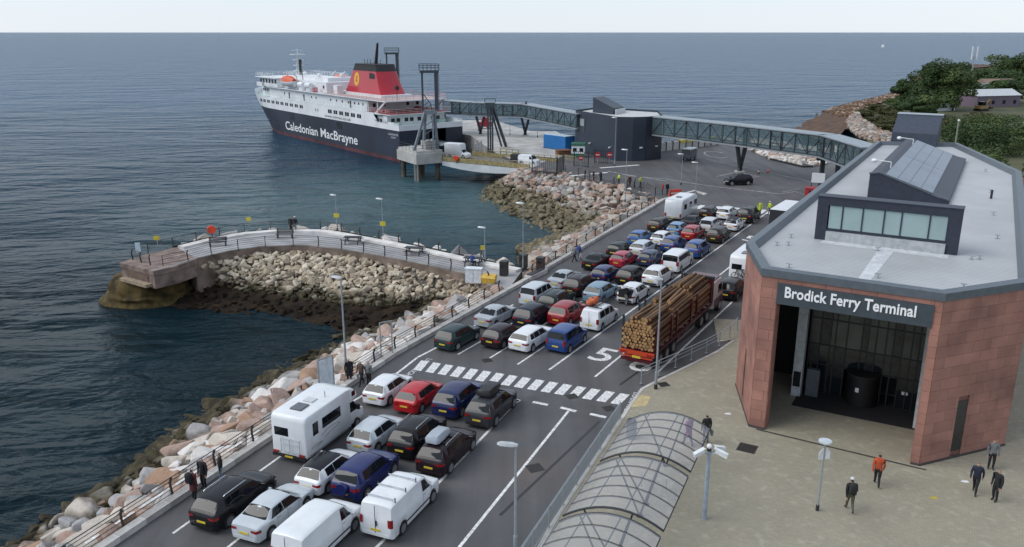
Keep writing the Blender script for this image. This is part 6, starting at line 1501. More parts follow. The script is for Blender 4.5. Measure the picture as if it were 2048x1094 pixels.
for q, l in (((41.77,133.81),'orange traffic cone on the apron, right of two'),((39.79,132.33),'dark traffic cone on the apron, left of two')):
    t = thing('traffic_cone', l, 'cone', (*q,0)); cm = mat('cone orange', (0.60,0.10,0.04),0.5) if 'orange' in l else mat('cone dark', (0.12,0.05,0.04),0.5)
    MB().cyl((0,0,0.04),(0,0,0.85),0.24,0.05,12).build('cone', cm, t); MB().box(-.3,.3,-.3,.3,0,.04).build('base', dark_steel, t); MB().cyl((0,0,0.4),(0,0,0.55),0.165,0.125,12).build('band', whi, t)

# ================================================================= FERRY
ship = thing('ferry', 'large black hulled car ferry with white upperworks and a red black topped funnel', 'ferry', (-16.97,175.69,-4.0), R(127.7))
sblack = mat('hull black', (0.018,0.026,0.046), 0.45, var=0.25, vscale=0.12, bump=0.05, bscale=0.6); sred = mat('boot topping', (0.10,0.028,0.035), 0.6, var=0.3, vscale=0.3)
swhite = mat('ship white', (0.70,0.72,0.74), 0.45, var=0.07, vscale=0.3); sgreen = mat('pale green deck', (0.36,0.48,0.45), 0.6); sredk = mat('red deck', (0.40,0.10,0.10), 0.7, var=0.15)
fred = paint('funnel red', (0.40,0.014,0.03)); fblack = mat('funnel black', (0.014,0.014,0.016), 0.6); fyel = mat('emblem yellow', (0.70,0.42,0.03), 0.5)
swin = mat('ship window', (0.014,0.018,0.022), 0.1); deckg = mat('deck grey', (0.22,0.25,0.25), 0.8)
def hb(x, z):
    ke = max(0,min(1,(z+1)/10.5)); xe = xend(z); x0 = 54+16*ke
    if x <= x0: return 8.0*(1.0 if x > 4 else 0.985+0.015*x/4)
    k = min(1,(x-x0)/(xe-x0)); return 8.0*max(0.0, 1-k**2.4)
def xend(z): return 83+11*max(0,min(1,(z+1)/10.5))
def hull_strip(name, zs, m_, ztop=None):
    mb = MB(); n = 44
    for s in (1,-1):
        vs = []
        for i in range(n+1):
            f = i/n
            for z in zs:
                xe = xend(z); x = xe*(f if f < .5 else 1-(1-f)**1.35*.5/.5**1.35)
                zz = z if not ztop or z != zs[-1] else ztop(x)
                vs.append((x, s*hb(x,z), zz))
        k = len(zs)
        mb.add(vs, [((i*k+j),((i+1)*k+j),((i+1)*k+j+1),(i*k+j+1)) for i in range(n) for j in range(k-1)])
    return mb.build(name, m_, ship, smooth=40, fix=True)
hull_strip('boot_topping', [-1.5,-0.3,0.75], sred)
hull_strip('black_hull', [0.75,2.6,4.5,6.4], sblack)
hull_strip('white_bulwark', [6.403,8.0,9.3], swhite, lambda x: 7.55 if x < 9 else (9.35 if x < 74 else 9.35+min(1,(x-74)/10)*1.1))
# transom: black panels either side of the open vehicle door
mb = MB(); mb.box(0.0,0.25,0.6,7.85,-1.4,6.4); mb.box(0.0,0.25,-7.85,-3.6,-1.4,6.4); mb.box(0.0,0.25,-3.597,0.597,-1.4,3.35); mb.build('transom', sblack, ship)
mb = MB(); mb.box(-0.02,0.22,-7.9,7.9,6.403,7.5); mb.build('stern_bulwark', swhite, ship)
mb = MB(); mb.box(0.3,16,-3.5,0.5,3.4,3.5); mb.build('vehicle_deck', deckg, ship); mb = MB(); mb.box(8.0,8.2,-3.6,0.6,3.5,6.4); mb.box(0.4,8,0.50,0.6,3.5,6.3); mb.build('garage_lining', mat('garage white', (0.55,0.56,0.54), 0.6), ship)
mb = MB(); mb.box(-4.6,0.1,-3.5,0.5,3.28,3.45); mb.build('stern_ramp', deckg, ship)
# decks
def deck(name, x0, x1, z, m_, off=0.15):
    mb = MB(); n = 24; L = []; Rr = []
    for i in range(n+1):
        x = x0+(x1-x0)*i/n; w = max(0.05,hb(x,z)-off); L.append((x,w)); Rr.append((x,-w))
    mb.prism(L+Rr[::-1], z-0.12, z); return mb.build(name, m_, ship)
deck('mooring_deck', 0.25, 10, 6.5, sgreen); deck('main_deck', 8, 93, 9.2, sgreen)
# houses
def house(name, x0, x1, w, z0, z1, m_=None, chamfer=0.0):
    mb = MB(); p = [(x0,-w),(x1-chamfer,-w),(x1,-w+chamfer),(x1,w-chamfer),(x1-chamfer,w),(x0,w)] if chamfer else [(x0,-w),(x1,-w),(x1,w),(x0,w)]
    mb.prism(p, z0, z1); return mb.build(name, m_ or swhite, ship)
house('aft_house', 6.0, 10, 7.2, 6.503, 9.05, swhite)
house('lower_house', 14.5, 70, 6.9, 9.203, 11.85); house('deck_house', 37, 71, 5.9, 12.05, 14.4, chamfer=0.6); house('fore_house', 70, 77.5, 6.4, 9.203, 12.1, chamfer=1.4); house('windlass_house', 82, 84.5, 2.0, 9.2, 10.6)
house('bridge', 62.5, 74.6, 7.7, 12.103, 14.3, chamfer=0.9); house('bridge_roof', 62.2, 76.0, 8.3, 14.303, 14.48)
house('bridge_wing', 71.5, 75.2, 8.3, 12.0, 13.0)
house('boat_deck', 5.5, 70, 7.7, 11.853, 12.02, swhite); mb = MB(); mb.box(5.6,36.5,-7.55,7.55,12.023,12.05); mb.build('upper_deck', mat('faded pink deck', (0.46,0.36,0.35), .7, var=.12), ship)
house('aft_deck', 4.2, 14.4, 7.6, 9.21, 9.32, swhite); mb = MB(); mb.box(4.4,14.3,-7.4,7.4,9.323,9.345); mb.build('red_deck', sredk, ship)
house('funnel_house', 14, 36, 3.9, 12.05, 12.6)
house('upper_house', 44, 66, 3.6, 14.403, 15.0); 
house('deck_locker', 40, 43, 4.0, 14.403, 15.3); 
for x in (5.4,8.0): 
    for y in (5.6,-5.6): house('winch_house', x-0.9, x+0.6, 0.0+0.9, 6.6, 7.7, sgreen).location = (0,y,0)
mb = MB()
for s in (1,-1):
    mb.beam((6.2,s*7.3,11.85),(10.5,s*7.3,9.3),0.35,0.3)
    for x in (9.5,14.0): mb.beam((x,s*7.4,9.3),(x,s*7.4,11.85),0.15,0.15)
mb.build('deck_strut', swhite, ship)
for x in (8,10.5,12.5):
    for s in (1,-1): MB().box(x,x+1.8,s*5.2-.5,s*5.2+.5,9.36,9.9).build('bench', sredk, ship)
# windows
def port_windows(name, xs, z, w, h, y=None, both=True):
    for x in xs:
        for s in (1,-1) if both else (1,):
            yy = (hb(x,8.2) if y is None else y)
            slope_ = (hb(x+.5,8.2)-hb(x-.5,8.2)) if y is None else 0
            mb = MB(); mb.obox((x,s*(yy+0.012),z),(w,0.05,h),math.atan2(s*slope_,1)); mb.build(name, swin, ship)
def pairs(a, b, step, gap=1.05): 
    o = []; x = a
    while x < b: o += [x,x+gap]; x += step
    return o
port_windows('window', pairs(47,76,3.0), 8.2, 0.75, 0.75); port_windows('window', pairs(16.5,33,2.9), 8.2, 0.85, 0.85); port_windows('window', [7.2,8.4], 8.1, 0.9, 0.7); port_windows('window', [38,39.2], 8.0, 0.3, 0.7)
port_windows('hull_opening', [53.8], 5.3, 2.6, 1.5, 8.0); port_windows('hull_opening', [27.2], 5.3, 2.6, 1.5, 8.0)
port_windows('window', [17,19,21,24,27,30,33,41,43.5,60], 10.7, 0.5, 0.5, 6.9); port_windows('door', [23,48,57], 10.3, 0.7, 1.6, 6.9); port_windows('window', [38.5,52,55,58,63,66], 13.3, 0.8, 0.7, 5.9)
port_windows('bridge_window', [63.5,65.5,67.5,69.5,71.5,73.2], 13.5, 1.3, 0.95, 7.7); port_windows('window', [71,72.4,74.0,75.2], 11.0, 0.8, 0.7, 6.4)
for y in range(-6,7): 
    if abs(y) < 7: MB().box(74.58,74.63,y-0.38,y+0.38,13.1,13.95).build('bridge_window', swin, ship)
for y in (-5.5,-4.2,-2,-.7,1.2,2.5,4.5,5.8): MB().box(5.96,6.02,y-.45,y+.45,7.6,8.4).build('window', swin, ship)
for y in (-5.5,-3,3,5.5): MB().box(14.45,14.52,y-.35,y+.35,10.2,11.0).build('window', swin, ship)
# rails
def ship_rail(pts, h=1.05, m_=swhite):
    mb = MB()
    for z in (0.4,0.75,h): mb.tube([(p[0],p[1],p[2]+z) for p in pts],0.03,4)
    for a, b in zip(pts, pts[1:]):
        L = math.dist(a,b); n = max(1,int(L/1.6))
        for i in range(n+1): q = Vector(a).lerp(Vector(b),i/n); mb.cyl(q,q+Vector((0,0,h)),0.03,n=4)
    mb.build('deck_rail', m_, ship)
prail = mat('pale pink rail', (0.60,0.42,0.42), 0.6)
for s in (1,-1):
    ship_rail([(5.6,s*7.6,12.03),(36,s*7.6,12.03)], m_=prail); ship_rail([(36,s*7.6,12.03),(69,s*7.6,12.03)]); ship_rail([(4.3,s*7.5,9.33),(14,s*7.5,9.33)], m_=prail); ship_rail([(44,s*3.5,15.0),(66,s*3.5,15.0)]); ship_rail([(62.4,s*8.2,14.48),(75.8,s*8.2,14.48)]); ship_rail([(14,s*7.85,9.3),(64,s*7.85,9.3)])
ship_rail([(5.6,-7.6,12.03),(5.6,7.6,12.03)], m_=prail); ship_rail([(4.3,-7.5,9.33),(4.3,7.5,9.33)], m_=prail); ship_rail([(75.8,-8.2,14.48),(75.8,8.2,14.48)])
# funnel
def ring(x0, x1, w, z, r=0.8):
    return [(x0+r*.3,-w+r,z),(x0+r,-w,z),(x1-r,-w,z),(x1,-w+r,z),(x1,w-r,z),(x1-r,w,z),(x0+r,w,z),(x0+r*.3,w-r,z)]
def fr(z):
    k = (z-12)/7.0; return ring(15.5+2.6*k+1.0*(1-k)**3*-1.2, 33.8-4.6*k**0.9, 3.2-0.75*k, z)
mb = MB(); mb.loft([fr(z) for z in (12.05,12.6,13.5,15,16.4,17.5)]); mb.build('funnel', fred, ship, smooth=40, fix=True)
mb = MB(); mb.loft([fr(z) for z in (17.503,18.9)]); mb.build('funnel_top', fblack, ship, smooth=40, fix=True)
mb = MB(); mb.loft([[ (p[0],p[1]*1.04,p[2]) for p in fr(18.903)],[(p[0],p[1]*1.04,p[2]) for p in fr(19.05)]]); mb.build('funnel_rim', fblack, ship, fix=True)
mb = MB(); mb.cyl((23,0,18.9),(21.8,0,23.6),0.42,0.25,10); mb.build('exhaust_pipe', fblack, ship)
mb = MB(); 
for x in (20,24.5,26,27.5): mb.cyl((x,0.5,18.9),(x,0.5,20.0),0.06,n=5)
mb.build('funnel_aerials', fblack, ship)
for s in (1,-1):
    def fy(z): return 3.2-0.75*(z-12)/7
    mb = MB(); mb.add([(18.7,s*(fy(15.9)+.03),15.9),(21.3,s*(fy(15.9)+.03),15.9),(21.3,s*(fy(17.2)+.03),17.2),(20.6,s*(fy(17.2)+.03),17.2),(18.8,s*(fy(16.9)+.03),16.9)],[(0,1,2,3,4)]); mb.build('louvre', fblack, ship, fix=True)
    def disc(r, off, n=22): return [(27.2+r*math.cos(a*2*math.pi/n), s*(fy(15.6+r*1.22*math.sin(a*2*math.pi/n))+off), 15.6+r*1.22*math.sin(a*2*math.pi/n)) for a in range(n)]
    mb = MB(); mb.add(disc(1.25,.04), [tuple(range(22))]); mb.build('emblem_disc', fyel, ship, fix=True)
    # rampant beast reduced to body, head, legs and tail
    shp = [(-.35,.55),(-.05,.8),(.2,.6),(.1,.35),(.45,.3),(.5,.15),(.15,.1),(.2,-.15),(.5,-.3),(.45,-.45),(.1,-.4),(.15,-.8),(-.05,-.85),(-.15,-.45),(-.4,-.75),(-.5,-.6),(-.25,-.2),(-.2,.2)]
    mb = MB(); mb.add([(27.2+x*.95,s*(fy(15.6+z)+.07),15.6+z) for x,z in shp],[tuple(range(len(shp)))]); mb.build('emblem_beast', fred, ship, fix=True)
# mast, domes, lifeboats, rafts
mb = MB()
for dx, dy in ((-.9,-.6),(-.9,.6),(.5,-.6),(.5,.6)): mb.cyl((65.6+dx,dy,14.6),(65.9+dx*.35,dy*.4,20.2),0.13,0.09,6)
for z in (16,17.4,18.8): mb.box(64.9,66.3,-1.3,1.3,z,z+.12)
mb.cyl((65.9,0,20.2),(65.9,0,21.6),0.09); mb.box(64.8,67.0,-1.8,1.8,20.2,20.32); mb.box(65.7,66.1,-1.5,1.5,21.3,21.4); mb.build('mast', swhite, ship)
mb = MB(); mb.box(64.2,64.9,-.25,.25,15,19.0); mb.build('mast_ladder', fblack, ship)
for x, y, z in ((57.5,2.0,15.4),(49,2.0,15.2),(40.5,0,15.5)):
    mb = MB(); mb.ball((x,y,z+.35),0.5); mb.cyl((x,y,14.9),(x,y,z),0.12); mb.build('radar_dome', swhite, ship, smooth=60)
mb = MB(); mb.cyl((51.5,5.2,12.0),(51.2,5.6,18.2),0.10); mb.build('derrick', mat('derrick grey', (0.16,0.18,0.18), 0.5), ship)
for s in (1,-1):
    lb = MB()
    rings = []
    for k in range(9):
        f = k/8; x = 52.2+7.4*f; w = 1.35*math.sin(math.pi*(0.08+0.84*f))**0.6; zk = 13.1+0.25*abs(2*f-1)**2
        rings.append([(x,s*7.3+y*w,zk+z) for y,z in ((0,-0.55),(.6,-0.3),(1,0.45),(1,0.75),(-1,0.75),(-1,0.45),(-.6,-0.3))])
    lb.loft(rings); b_ = lb.build('lifeboat', swhite, ship, smooth=45, fix=True)
    lb = MB(); rings = []
    for k in range(9):
        f = k/8; x = 52.3+7.2*f; w = 1.32*math.sin(math.pi*(0.08+0.84*f))**0.6; 
        rings.append([(x,s*7.3+y*w,13.86+z*math.sin(math.pi*(0.1+.8*f))**.5) for y,z in ((1,0),(.85,.95),(.4,1.45),(-.4,1.45),(-.85,.95),(-1,0))])
    lb.loft(rings); lb.build('lifeboat_cover', mat('lifeboat orange', (0.62,0.10,0.03), 0.5), b_, smooth=45, fix=True)
    mb = MB()
    for x in (53.2,58.6): mb.tube([(x,s*6.2,12.05),(x,s*6.2,15.2),(x,s*7.3,16.0)],0.16,6)
    mb.build('davit', swhite, ship)
    for x in (47.8,43.5):
        mb = MB(); mb.cyl((x,s*6.9,13.4),(x+2.6,s*6.9,13.4),0.65,n=12); mb.box(x+.2,x+2.4,s*6.9-.3,s*6.9+.3,12.05,12.9); mb.build('liferaft', swhite, ship, smooth=45)
    MB().box(40.0,41.2,s*7.2-.4,s*7.2+.4,12.05,13.2).build('red_locker', fred, ship)
MB().box(31.5,33.5,4.2,5.8,12.05,14.0).build('ventilator', swhite, ship); MB().box(33.52,33.56,4.5,5.4,12.8,13.6).build('vent_louvre', fblack, ship)
mb = MB(); mb.cyl((7.0,4.0,12.05),(7.0,4.0,15.5),0.06); mb.box(6.6,7.4,3.7,4.3,14.2,15.0); mb.build('stern_light_mast', fblack, ship)
# lettering on the port side, wrapped on to the hull
swl = mat('hull lettering', (0.76,0.77,0.78), 0.5, var=0.04)
def hull_text(body, x_start, x_end, z0, size, m_, zf=None, bold=0.0, sp=1.0):
    o = text_mesh('hull_lettering', body, size, 0.0, m_, ship, Matrix.Identity(4), bold, 'LEFT', sp); me = o.data
    w = max(v.co.x for v in me.vertices); k = (x_start-x_end)/w
    for v in me.vertices:
        x = x_start-v.co.x*k; z = z0+v.co.y; v.co = (x, hb(x,z)+0.03, z)
    return o
hull_text('Caledonian MacBrayne', 58.4, 18.3, 1.75, 3.0, swl, bold=0.035)
hull_text('www.calmac.co.uk', 34.5, 21.0, 6.75, 0.95, mat('url black', (0.05,0.05,0.06), 0.5))
hull_text('CALEDONIAN ISLES', 4.3, 0.4, 5.35, 0.55, swl); hull_text('GLASGOW', 3.2, 1.4, 4.75, 0.5, swl)
mb = MB(); mb.tube([(x,hb(x,3.0)+.05,3.0) for x in range(70,86)],0.14,5); mb.build('rubbing_strake', sblack, ship)

# ================================================================= LINKSPAN, TOWERS, CONTROL BUILDING
lk = thing('linkspan', 'steel linkspan bridge with yellow parapets joining the ferry to the shore', 'linkspan')
A, B = Vector((-12.6,149.5)), Vector((3.0,138.2)); ld = (B-A).normalized(); lnv = Vector((-ld.y,ld.x)); LW = 8.5
def LP(s, w, z): q = A+ld*s+lnv*w; return (q.x,q.y,z)
LL = (B-A).length; sw = mat('girder white', (0.52,0.55,0.57), 0.5, var=0.12, vscale=0.4); yel = mat('parapet yellow', (0.30,0.245,0.11), 0.6, var=0.25)
mb = MB()
mb.add([LP(0,0,-.5),LP(LL,0,-.2),LP(LL,LW,-.2),LP(0,LW,-.5),LP(0,0,-.9),LP(LL,0,-.6),LP(LL,LW,-.6),LP(0,LW,-.9)],[(0,1,2,3),(7,6,5,4),(0,4,5,1),(1,5,6,2),(2,6,7,3),(3,7,4,0)]); mb.build('bridge_deck', mat('bridge deck', (0.17,0.16,0.15), 0.8), lk)
mb = MB()
for w in (-0.15,LW): 
    top = [LP(LL*i/8,w,-.5+.3*i/8-.05) for i in range(9)]; bot = [LP(LL*i/8,w,-.85-(0.85*math.sin(math.pi*min(1,.15+.85*i/8)))) for i in range(9)]
    tb = [LP(LL*i/8,w+.15,-.5+.3*i/8-.05) for i in range(9)]; bb = [LP(LL*i/8,w+.15,-.85-(0.85*math.sin(math.pi*min(1,.15+.85*i/8)))) for i in range(9)]
    mb.loft([[a,b,c,d] for a,b,c,d in zip(top,tb,bb,bot)])
mb.build('side_girder', sw, lk, fix=True)
for w in (0.0,LW):
    mb = MB(); mb.beam(LP(0,w,-.05),LP(LL,w,.25),0.08,0.75); mb.build('parapet_panel', yel, lk)
    for i in range(15): MB().beam(LP(LL*i/14,w,-.5+.3*i/14),LP(LL*i/14,w,.75+.3*i/14),0.10,0.10).build('parapet_post', dark_steel if i in (0,14) else yel, lk)
    mb = MB(); mb.beam(LP(0,w,.7),LP(LL,w,1.0),0.07,0.07); mb.build('hand_rail', yel, lk)
t = thing('lifebuoy_housing', 'round orange lifebuoy on the linkspan parapet', 'lifebuoy', LP(3.4,-.2,.35)); mb = MB(); mb.cyl((0,0,0),(-ld.y*-.15,-ld.x*.15-.15,0),0.5,0.45,16); mb.build('cover', orange, t, smooth=40)
mb = MB(); mb.box(-.05,.05,-.05,.05,-.9,.1); mb.build('post', dark_steel, t)
# dolphin
dp = thing('dolphin', 'concrete dolphin on piles carrying the near lifting tower', 'dolphin')
dq = [(-17.06,146.87),(-21.5,154.1),(-17.0,157.2),(-12.29,149.81)]
mb = MB(); mb.prism(dq, -0.8, 1.05); dc = (sum(p[0] for p in dq)/4, sum(p[1] for p in dq)/4)
mb.prism([(dc[0]+(p[0]-dc[0])*.93, dc[1]+(p[1]-dc[1])*.93) for p in dq], 1.05, 1.5); mb.build('cap', concrete, dp)
mb = MB(); mb.box(-1.1,1.1,-.9,.9,1.5,3.1); o = mb.build('plinth', concrete, dp); o.location = (-15.2,150.8,0); o.rotation_euler = (0,0,.6)
for q in [(dc[0]+(p[0]-dc[0])*.72, dc[1]+(p[1]-dc[1])*.72) for p in dq]+[dc]:
    mb = MB(); mb.cyl((q[0],q[1],-8),(q[0],q[1],-.8),0.45,n=12); mb.build('pile', tide, dp, smooth=40)
mb = MB(); mb.beam((-17.6,148.4,-4.5),(-17.6,148.4,1.4),0.25,0.2); mb.beam((-17.0,147.8,-4.5),(-17.0,147.8,1.4),0.25,0.2)
for i in range(14): mb.beam((-17.6,148.4,-4+.4*i),(-17.0,147.8,-4+.4*i),0.06,0.06)
mb.build('ladder', galv, dp)
mb = MB()
pr_ = [(dc[0]+(p[0]-dc[0])*.9, dc[1]+(p[1]-dc[1])*.9) for p in dq]; pr_.append(pr_[0])
for z in (2.0,2.5): mb.tube([(p[0],p[1],z) for p in pr_],0.03,4)
for p,_ in along(pr_,1.5): mb.cyl((p.x,p.y,1.5),(p.x,p.y,2.55),0.03,n=4)
mb.build('hand_rail', dark_steel, dp)
tw_m = mat('tower steel', (0.060,0.075,0.090), 0.5, 0.3, var=0.1)
def portal_tower(name, label, p, az, z0, zt, full=True):
    t = thing(name, label, 'lifting tower', (p[0],p[1],0), az)
    zm = z0+(zt-z0)*0.50
    if full:
        for s in (1,-1):
            MB().beam((s*1.3,0.6,z0),(s*0.75,0,zm),0.4,0.4).build('leg', galv if False else mat('tower grey', (0.20,0.23,0.26),0.5,0.3), t)
        MB().beam((-3.0,-1.0,z0),(-0.75,0,zm),0.4,0.4).build('leg', mat('tower grey', (0.20,0.23,0.26),0.5,0.3), t)
        MB().beam((0.5,-1.0,z0),(0.5,-.2,zm),0.3,0.3).build('leg', mat('tower grey', (0.20,0.23,0.26),0.5,0.3), t)
        MB().box(-1.0,1.3,-.5,.5,zm-.6,zm+.1).build('cross_head', mat('tower grey', (0.20,0.23,0.26),0.5,0.3), t)
        mb = MB()
        for k in range(3): mb.beam((-1.25+.1*k,-.3,z0+1.2+k*1.5),(1.1-.1*k,.2,z0+2.4+k*1.5),0.12,0.12)
        mb.build('bracing', mat('tower grey', (0.20,0.23,0.26),0.5,0.3), t)
    else: zm = z0
    MB().box(-1.35,-1.0,-.25,.25,zm,zt).build('column', tw_m, t); MB().box(0.95,1.6,-.35,.35,zm,zt).build('column', tw_m, t)
    MB().box(-1.6,1.75,-.55,.55,zt-.45,zt).build('cross_beam', tw_m, t)
    mb = MB(); pr0 = [(-1.7,-.7),(1.85,-.7),(1.85,.7),(-1.7,.7),(-1.7,-.7)]
    for z in (.45,.8,1.1): mb.tube([(x,y,zt+z) for x,y in pr0],0.035,4)
    for p_,_ in along(pr0,0.7): mb.cyl((p_.x,p_.y,zt),(p_.x,p_.y,zt+1.1),0.03,n=4)
    mb.build('platform_rail', tw_m, t)
    mb = MB(); mb.beam((-1.0,0,zm+2.8),(0.3,0,zm+1.0),0.15,0.15); mb.beam((0.3,0,zm+1.0),(0.3,0,zm),0.15,0.15)
    for k in range(3): mb.beam((-1.0,0,zm+.2+k*.8),(0.2-.3*k,0,zm+.9+k*.6),0.1,0.1)
    mb.build('bracing', tw_m, t)
    mb = MB()
    for x in (1.66,1.78): mb.beam((x,0,zm),(x,0,zt+1.0),0.05,0.05)
    mb.build('ladder', tw_m, t)
    return t
portal_tower('lifting_tower', 'tall dark steel lifting tower on the concrete dolphin in front of the ferry', (-14.75,150.0), 0.12, 1.5, 15.5)
portal_tower('lifting_tower', 'dark steel lifting tower half hidden behind the red funnel', (-29.0,205.0), 0.2, 2.0, 17.3, False)
t = thing('mooring_tower', 'dark angled steel tower on the quay right of the ferry stern', 'lifting tower', (-4.1,157.5,0), 0.0)
for x in (-.42,.02,.42): MB().box(x-.16,x+.16,-.25,.25,0,8.6).build('column', tw_m, t)
MB().box(-.9,.9,-.7,.7,8.4,9.3).build('head', tw_m, t); MB().beam((.3,.2,9.0),(2.9,8,0.1),.45,.45).build('brace', tw_m, t); MB().beam((.1,.2,8.0),(2.0,8,0.1),.3,.3).build('brace', tw_m, t)
mb = MB(); pr0 = [(-1,-.8),(1,-.8),(1,.8),(-1,.8),(-1,-.8)]; mb.tube([(x,y,10.0) for x,y in pr0],0.04,4)
for x,y in pr0: mb.cyl((x,y,9.3),(x,y,10.0),0.04,n=4)
mb.build('platform_rail', tw_m, t)
for k in range(3): MB().box(-1.9-.5*k,-1.6-.5*k,-.3,.3,-4.3,2.2-.3*k).build('fender_pile', galv, t)
# vehicles on the linkspan
c_ = car('van', LP(-2.2,4.0,-.45)[:2], math.atan2(-.45,.9), 'white high roofed box van driving off the ferry on to the linkspan', white, 'box_van', 'van', dark_trim=False, group='vehicles leaving the ferry', windows=False, z=-.42)
mb = MB(); side_profile(mb, [(-2.6,.7),(-2.6,2.85),(.9,2.85),(1.1,2.5),(1.1,.7)], 1.02, .06); mb.build('box_body', mh_white, c_, smooth=45, fix=True)
c_ = car('van', LP(LL*.72,4.6,-.3)[:2], math.atan2(-.45,.9), 'white crew cab lorry with dark flat bed driving off the linkspan', white, 'flatbed_lorry', 'lorry', dark_trim=False, group='vehicles leaving the ferry', sizes=(.8,1,.92), windows=False, z=-.28)
MB().box(-4.4,-2.3,-.95,.95,.75,1.1).build('flat_bed', trim_m, c_); MB().box(-4.4,-2.4,-.8,.8,1.1,1.9).build('load', mat('dark load', (0.03,0.03,0.03), .8), c_)
# control building
cb_m = mat('charcoal cladding', (0.030,0.042,0.062), 0.5, var=0.1, vscale=0.2); cb = thing('control_building', 'charcoal clad control building with a tilted roof monitor beside the pier', 'building')
CP = [(12.1,159.2),(18.5,146.3),(21.2,145.9),(23.6,146.6),(26.9,149.0),(27.6,158),(17,166)]
mb = MB(); n = len(CP); vs = [(p[0],p[1],0) for p in CP]+[(p[0],p[1],7.75) for p in CP]; mb.add(vs,[(i,(i+1)%n,(i+1)%n+n,i+n) for i in range(n)]); mb.build('wall', cb_m, cb, fix=True)
mb = MB(); mb.prism([(cx_:=sum(p[0] for p in CP)/n)+(p[0]-cx_)*.97 for p in CP] and [(20.99+(p[0]-20.99)*.97,153.3+(p[1]-153.3)*.97) for p in CP], 7.2, 7.45); mb.build('roof', mat('control roof', (0.50,0.51,0.51), .7), cb)
d_ = (Vector(CP[1])-Vector(CP[0])).normalized(); az_ = math.atan2(d_.y,d_.x); q = Vector(CP[0])+d_*2.6; nv_ = Vector((d_.y,-d_.x))
MB().obox((q.x+nv_.x*.0,q.y+nv_.y*.0,5.2),(1.9,.14,2.6),az_).build('window_surround', tw_m, cb); MB().obox((q.x+nv_.x*.05,q.y+nv_.y*.05,5.7),(1.4,.10,1.3),az_).build('window', mat('pale reflection', (0.30,0.34,0.36), .2), cb)
mb = MB(); mb.add([(15.2,157.6,7.3),(18.6,153.4,7.3),(21.2,158.6,7.3),(17.8,162.4,7.3),(15.2,157.6,10.3),(18.6,153.4,8.6),(21.2,158.6,8.4),(17.8,162.4,10.1)],[(0,1,5,4),(1,2,6,5),(2,3,7,6),(3,0,4,7),(4,5,6,7)]); mb.build('roof_monitor', cb_m, cb, fix=True)
mb = MB(); mb.beam((18.9,153.2,7.9),(21.4,158.4,7.8),.08,1.0); mb.build('monitor_glazing', mat('monitor white', (0.55,0.57,0.58), .5), cb)
MB().obox((25.2,147.75,3.8),(3.6,.16,7.4),math.atan2(2.4,3.3)).build('recess', navy, cb)
for x,y in ((14.6,154.0),(17.6,148.0),(22.9,146.2),(25.9,148.2)): MB().obox((x-.1,y-.12,2.2 if x<20 else 2.4),(.55,.25,.2),0.6).build('wall_lamp', mat('lamp white', (0.75,0.77,0.78), 0.3), cb)
# covered walkway
wk = thing('passenger_walkway', 'long elevated glass sided passenger walkway crossing the apron', 'walkway')
wglass = bpy.data.materials.new('walkway glazing'); wglass.use_nodes = True
_b = wglass.node_tree.nodes['Principled BSDF']; _b.inputs['Base Color'].default_value = (0.11,0.17,0.19,1); _b.inputs['Roughness'].default_value = 0.06; _b.inputs['Alpha'].default_value = 0.32; _b.inputs['Specular IOR Level'].default_value = 0.8
wsteel = mat('walkway steel', (0.035,0.042,0.050), .5, .2); wroof = mat('walkway roof', (0.27,0.31,0.34), .5); wfloor = mat('walkway soffit', (0.24,0.27,0.29), .5)
rw_ = random.Random(3)
def tube_run(a, b, zf=4.7, zr=7.6, hw_=1.5, bay=2.4):
    a = Vector(a); b = Vector(b); d = (b-a).normalized(); nv = Vector((-d.y,d.x)); L = (b-a).length; az = math.atan2(d.y,d.x); m = (a+b)/2
    MB().obox((m.x,m.y,zf-.15),(L,hw_*2,.3),az).build('floor', wfloor, wk); MB().obox((m.x,m.y,zr+.08),(L,hw_*2+.1,.16),az).build('roof', wroof, wk)
    n = max(2,int(round(L/bay)))
    for s in (1,-1):
        for z in (zf+.06,zr-.06): MB().beam((a.x+nv.x*hw_*s,a.y+nv.y*hw_*s,z),(b.x+nv.x*hw_*s,b.y+nv.y*hw_*s,z),.12,.12).build('chord', wsteel, wk)
        for i in range(n+1):
            q = a+d*(L*i/n)+nv*hw_*s; MB().beam((q.x,q.y,zf),(q.x,q.y,zr),.12,.12).build('mullion', wsteel, wk)
            if i < n:
                q2 = a+d*(L*(i+1)/n)+nv*hw_*s; c = (q+q2)/2
                MB().obox((c.x,c.y,(zf+zr)/2),(L/n-.16,.03,zr-zf-.26),az).build('glass_pane', wglass, wk)
                qa, qb = (q,q2) if i % 2 else (q2,q)
                MB().beam((qa.x+nv.x*.07*s,qa.y+nv.y*.07*s,zf+.1),(qb.x+nv.x*.07*s,qb.y+nv.y*.07*s,zr-.1),.07,.07).build('diagonal', wsteel, wk)
                if rw_.random() < .22:
                    for z in (zf+1.0,zf+2.0): MB().obox((c.x+nv.x*.05*s,c.y+nv.y*.05*s,z),(L/n-.2,.05,.09),az).build('louvre_bar', wsteel, wk)
                    for e in (-1,1): p_ = c+d*e*(L/n/2-.2); MB().beam((p_.x+nv.x*.07*s,p_.y+nv.y*.07*s,zf+.1),(p_.x+nv.x*.07*s,p_.y+nv.y*.07*s,zr-.1),.16,.10).build('door_jamb', wsteel, wk)
WP = [(46.6,106.5),(46.0,120.5),(37.0,133.8),(25.9,143.2+4.6)]
for a, b in zip(WP, WP[1:]): tube_run(a, b)
for a, b in zip([(13.5,158),(3.0,180.5),(-8.5,184.5)], [(3.0,180.5),(-8.5,184.5),(-14.6,190.0)]): tube_run(a, b, 4.6, 7.1, 1.4)
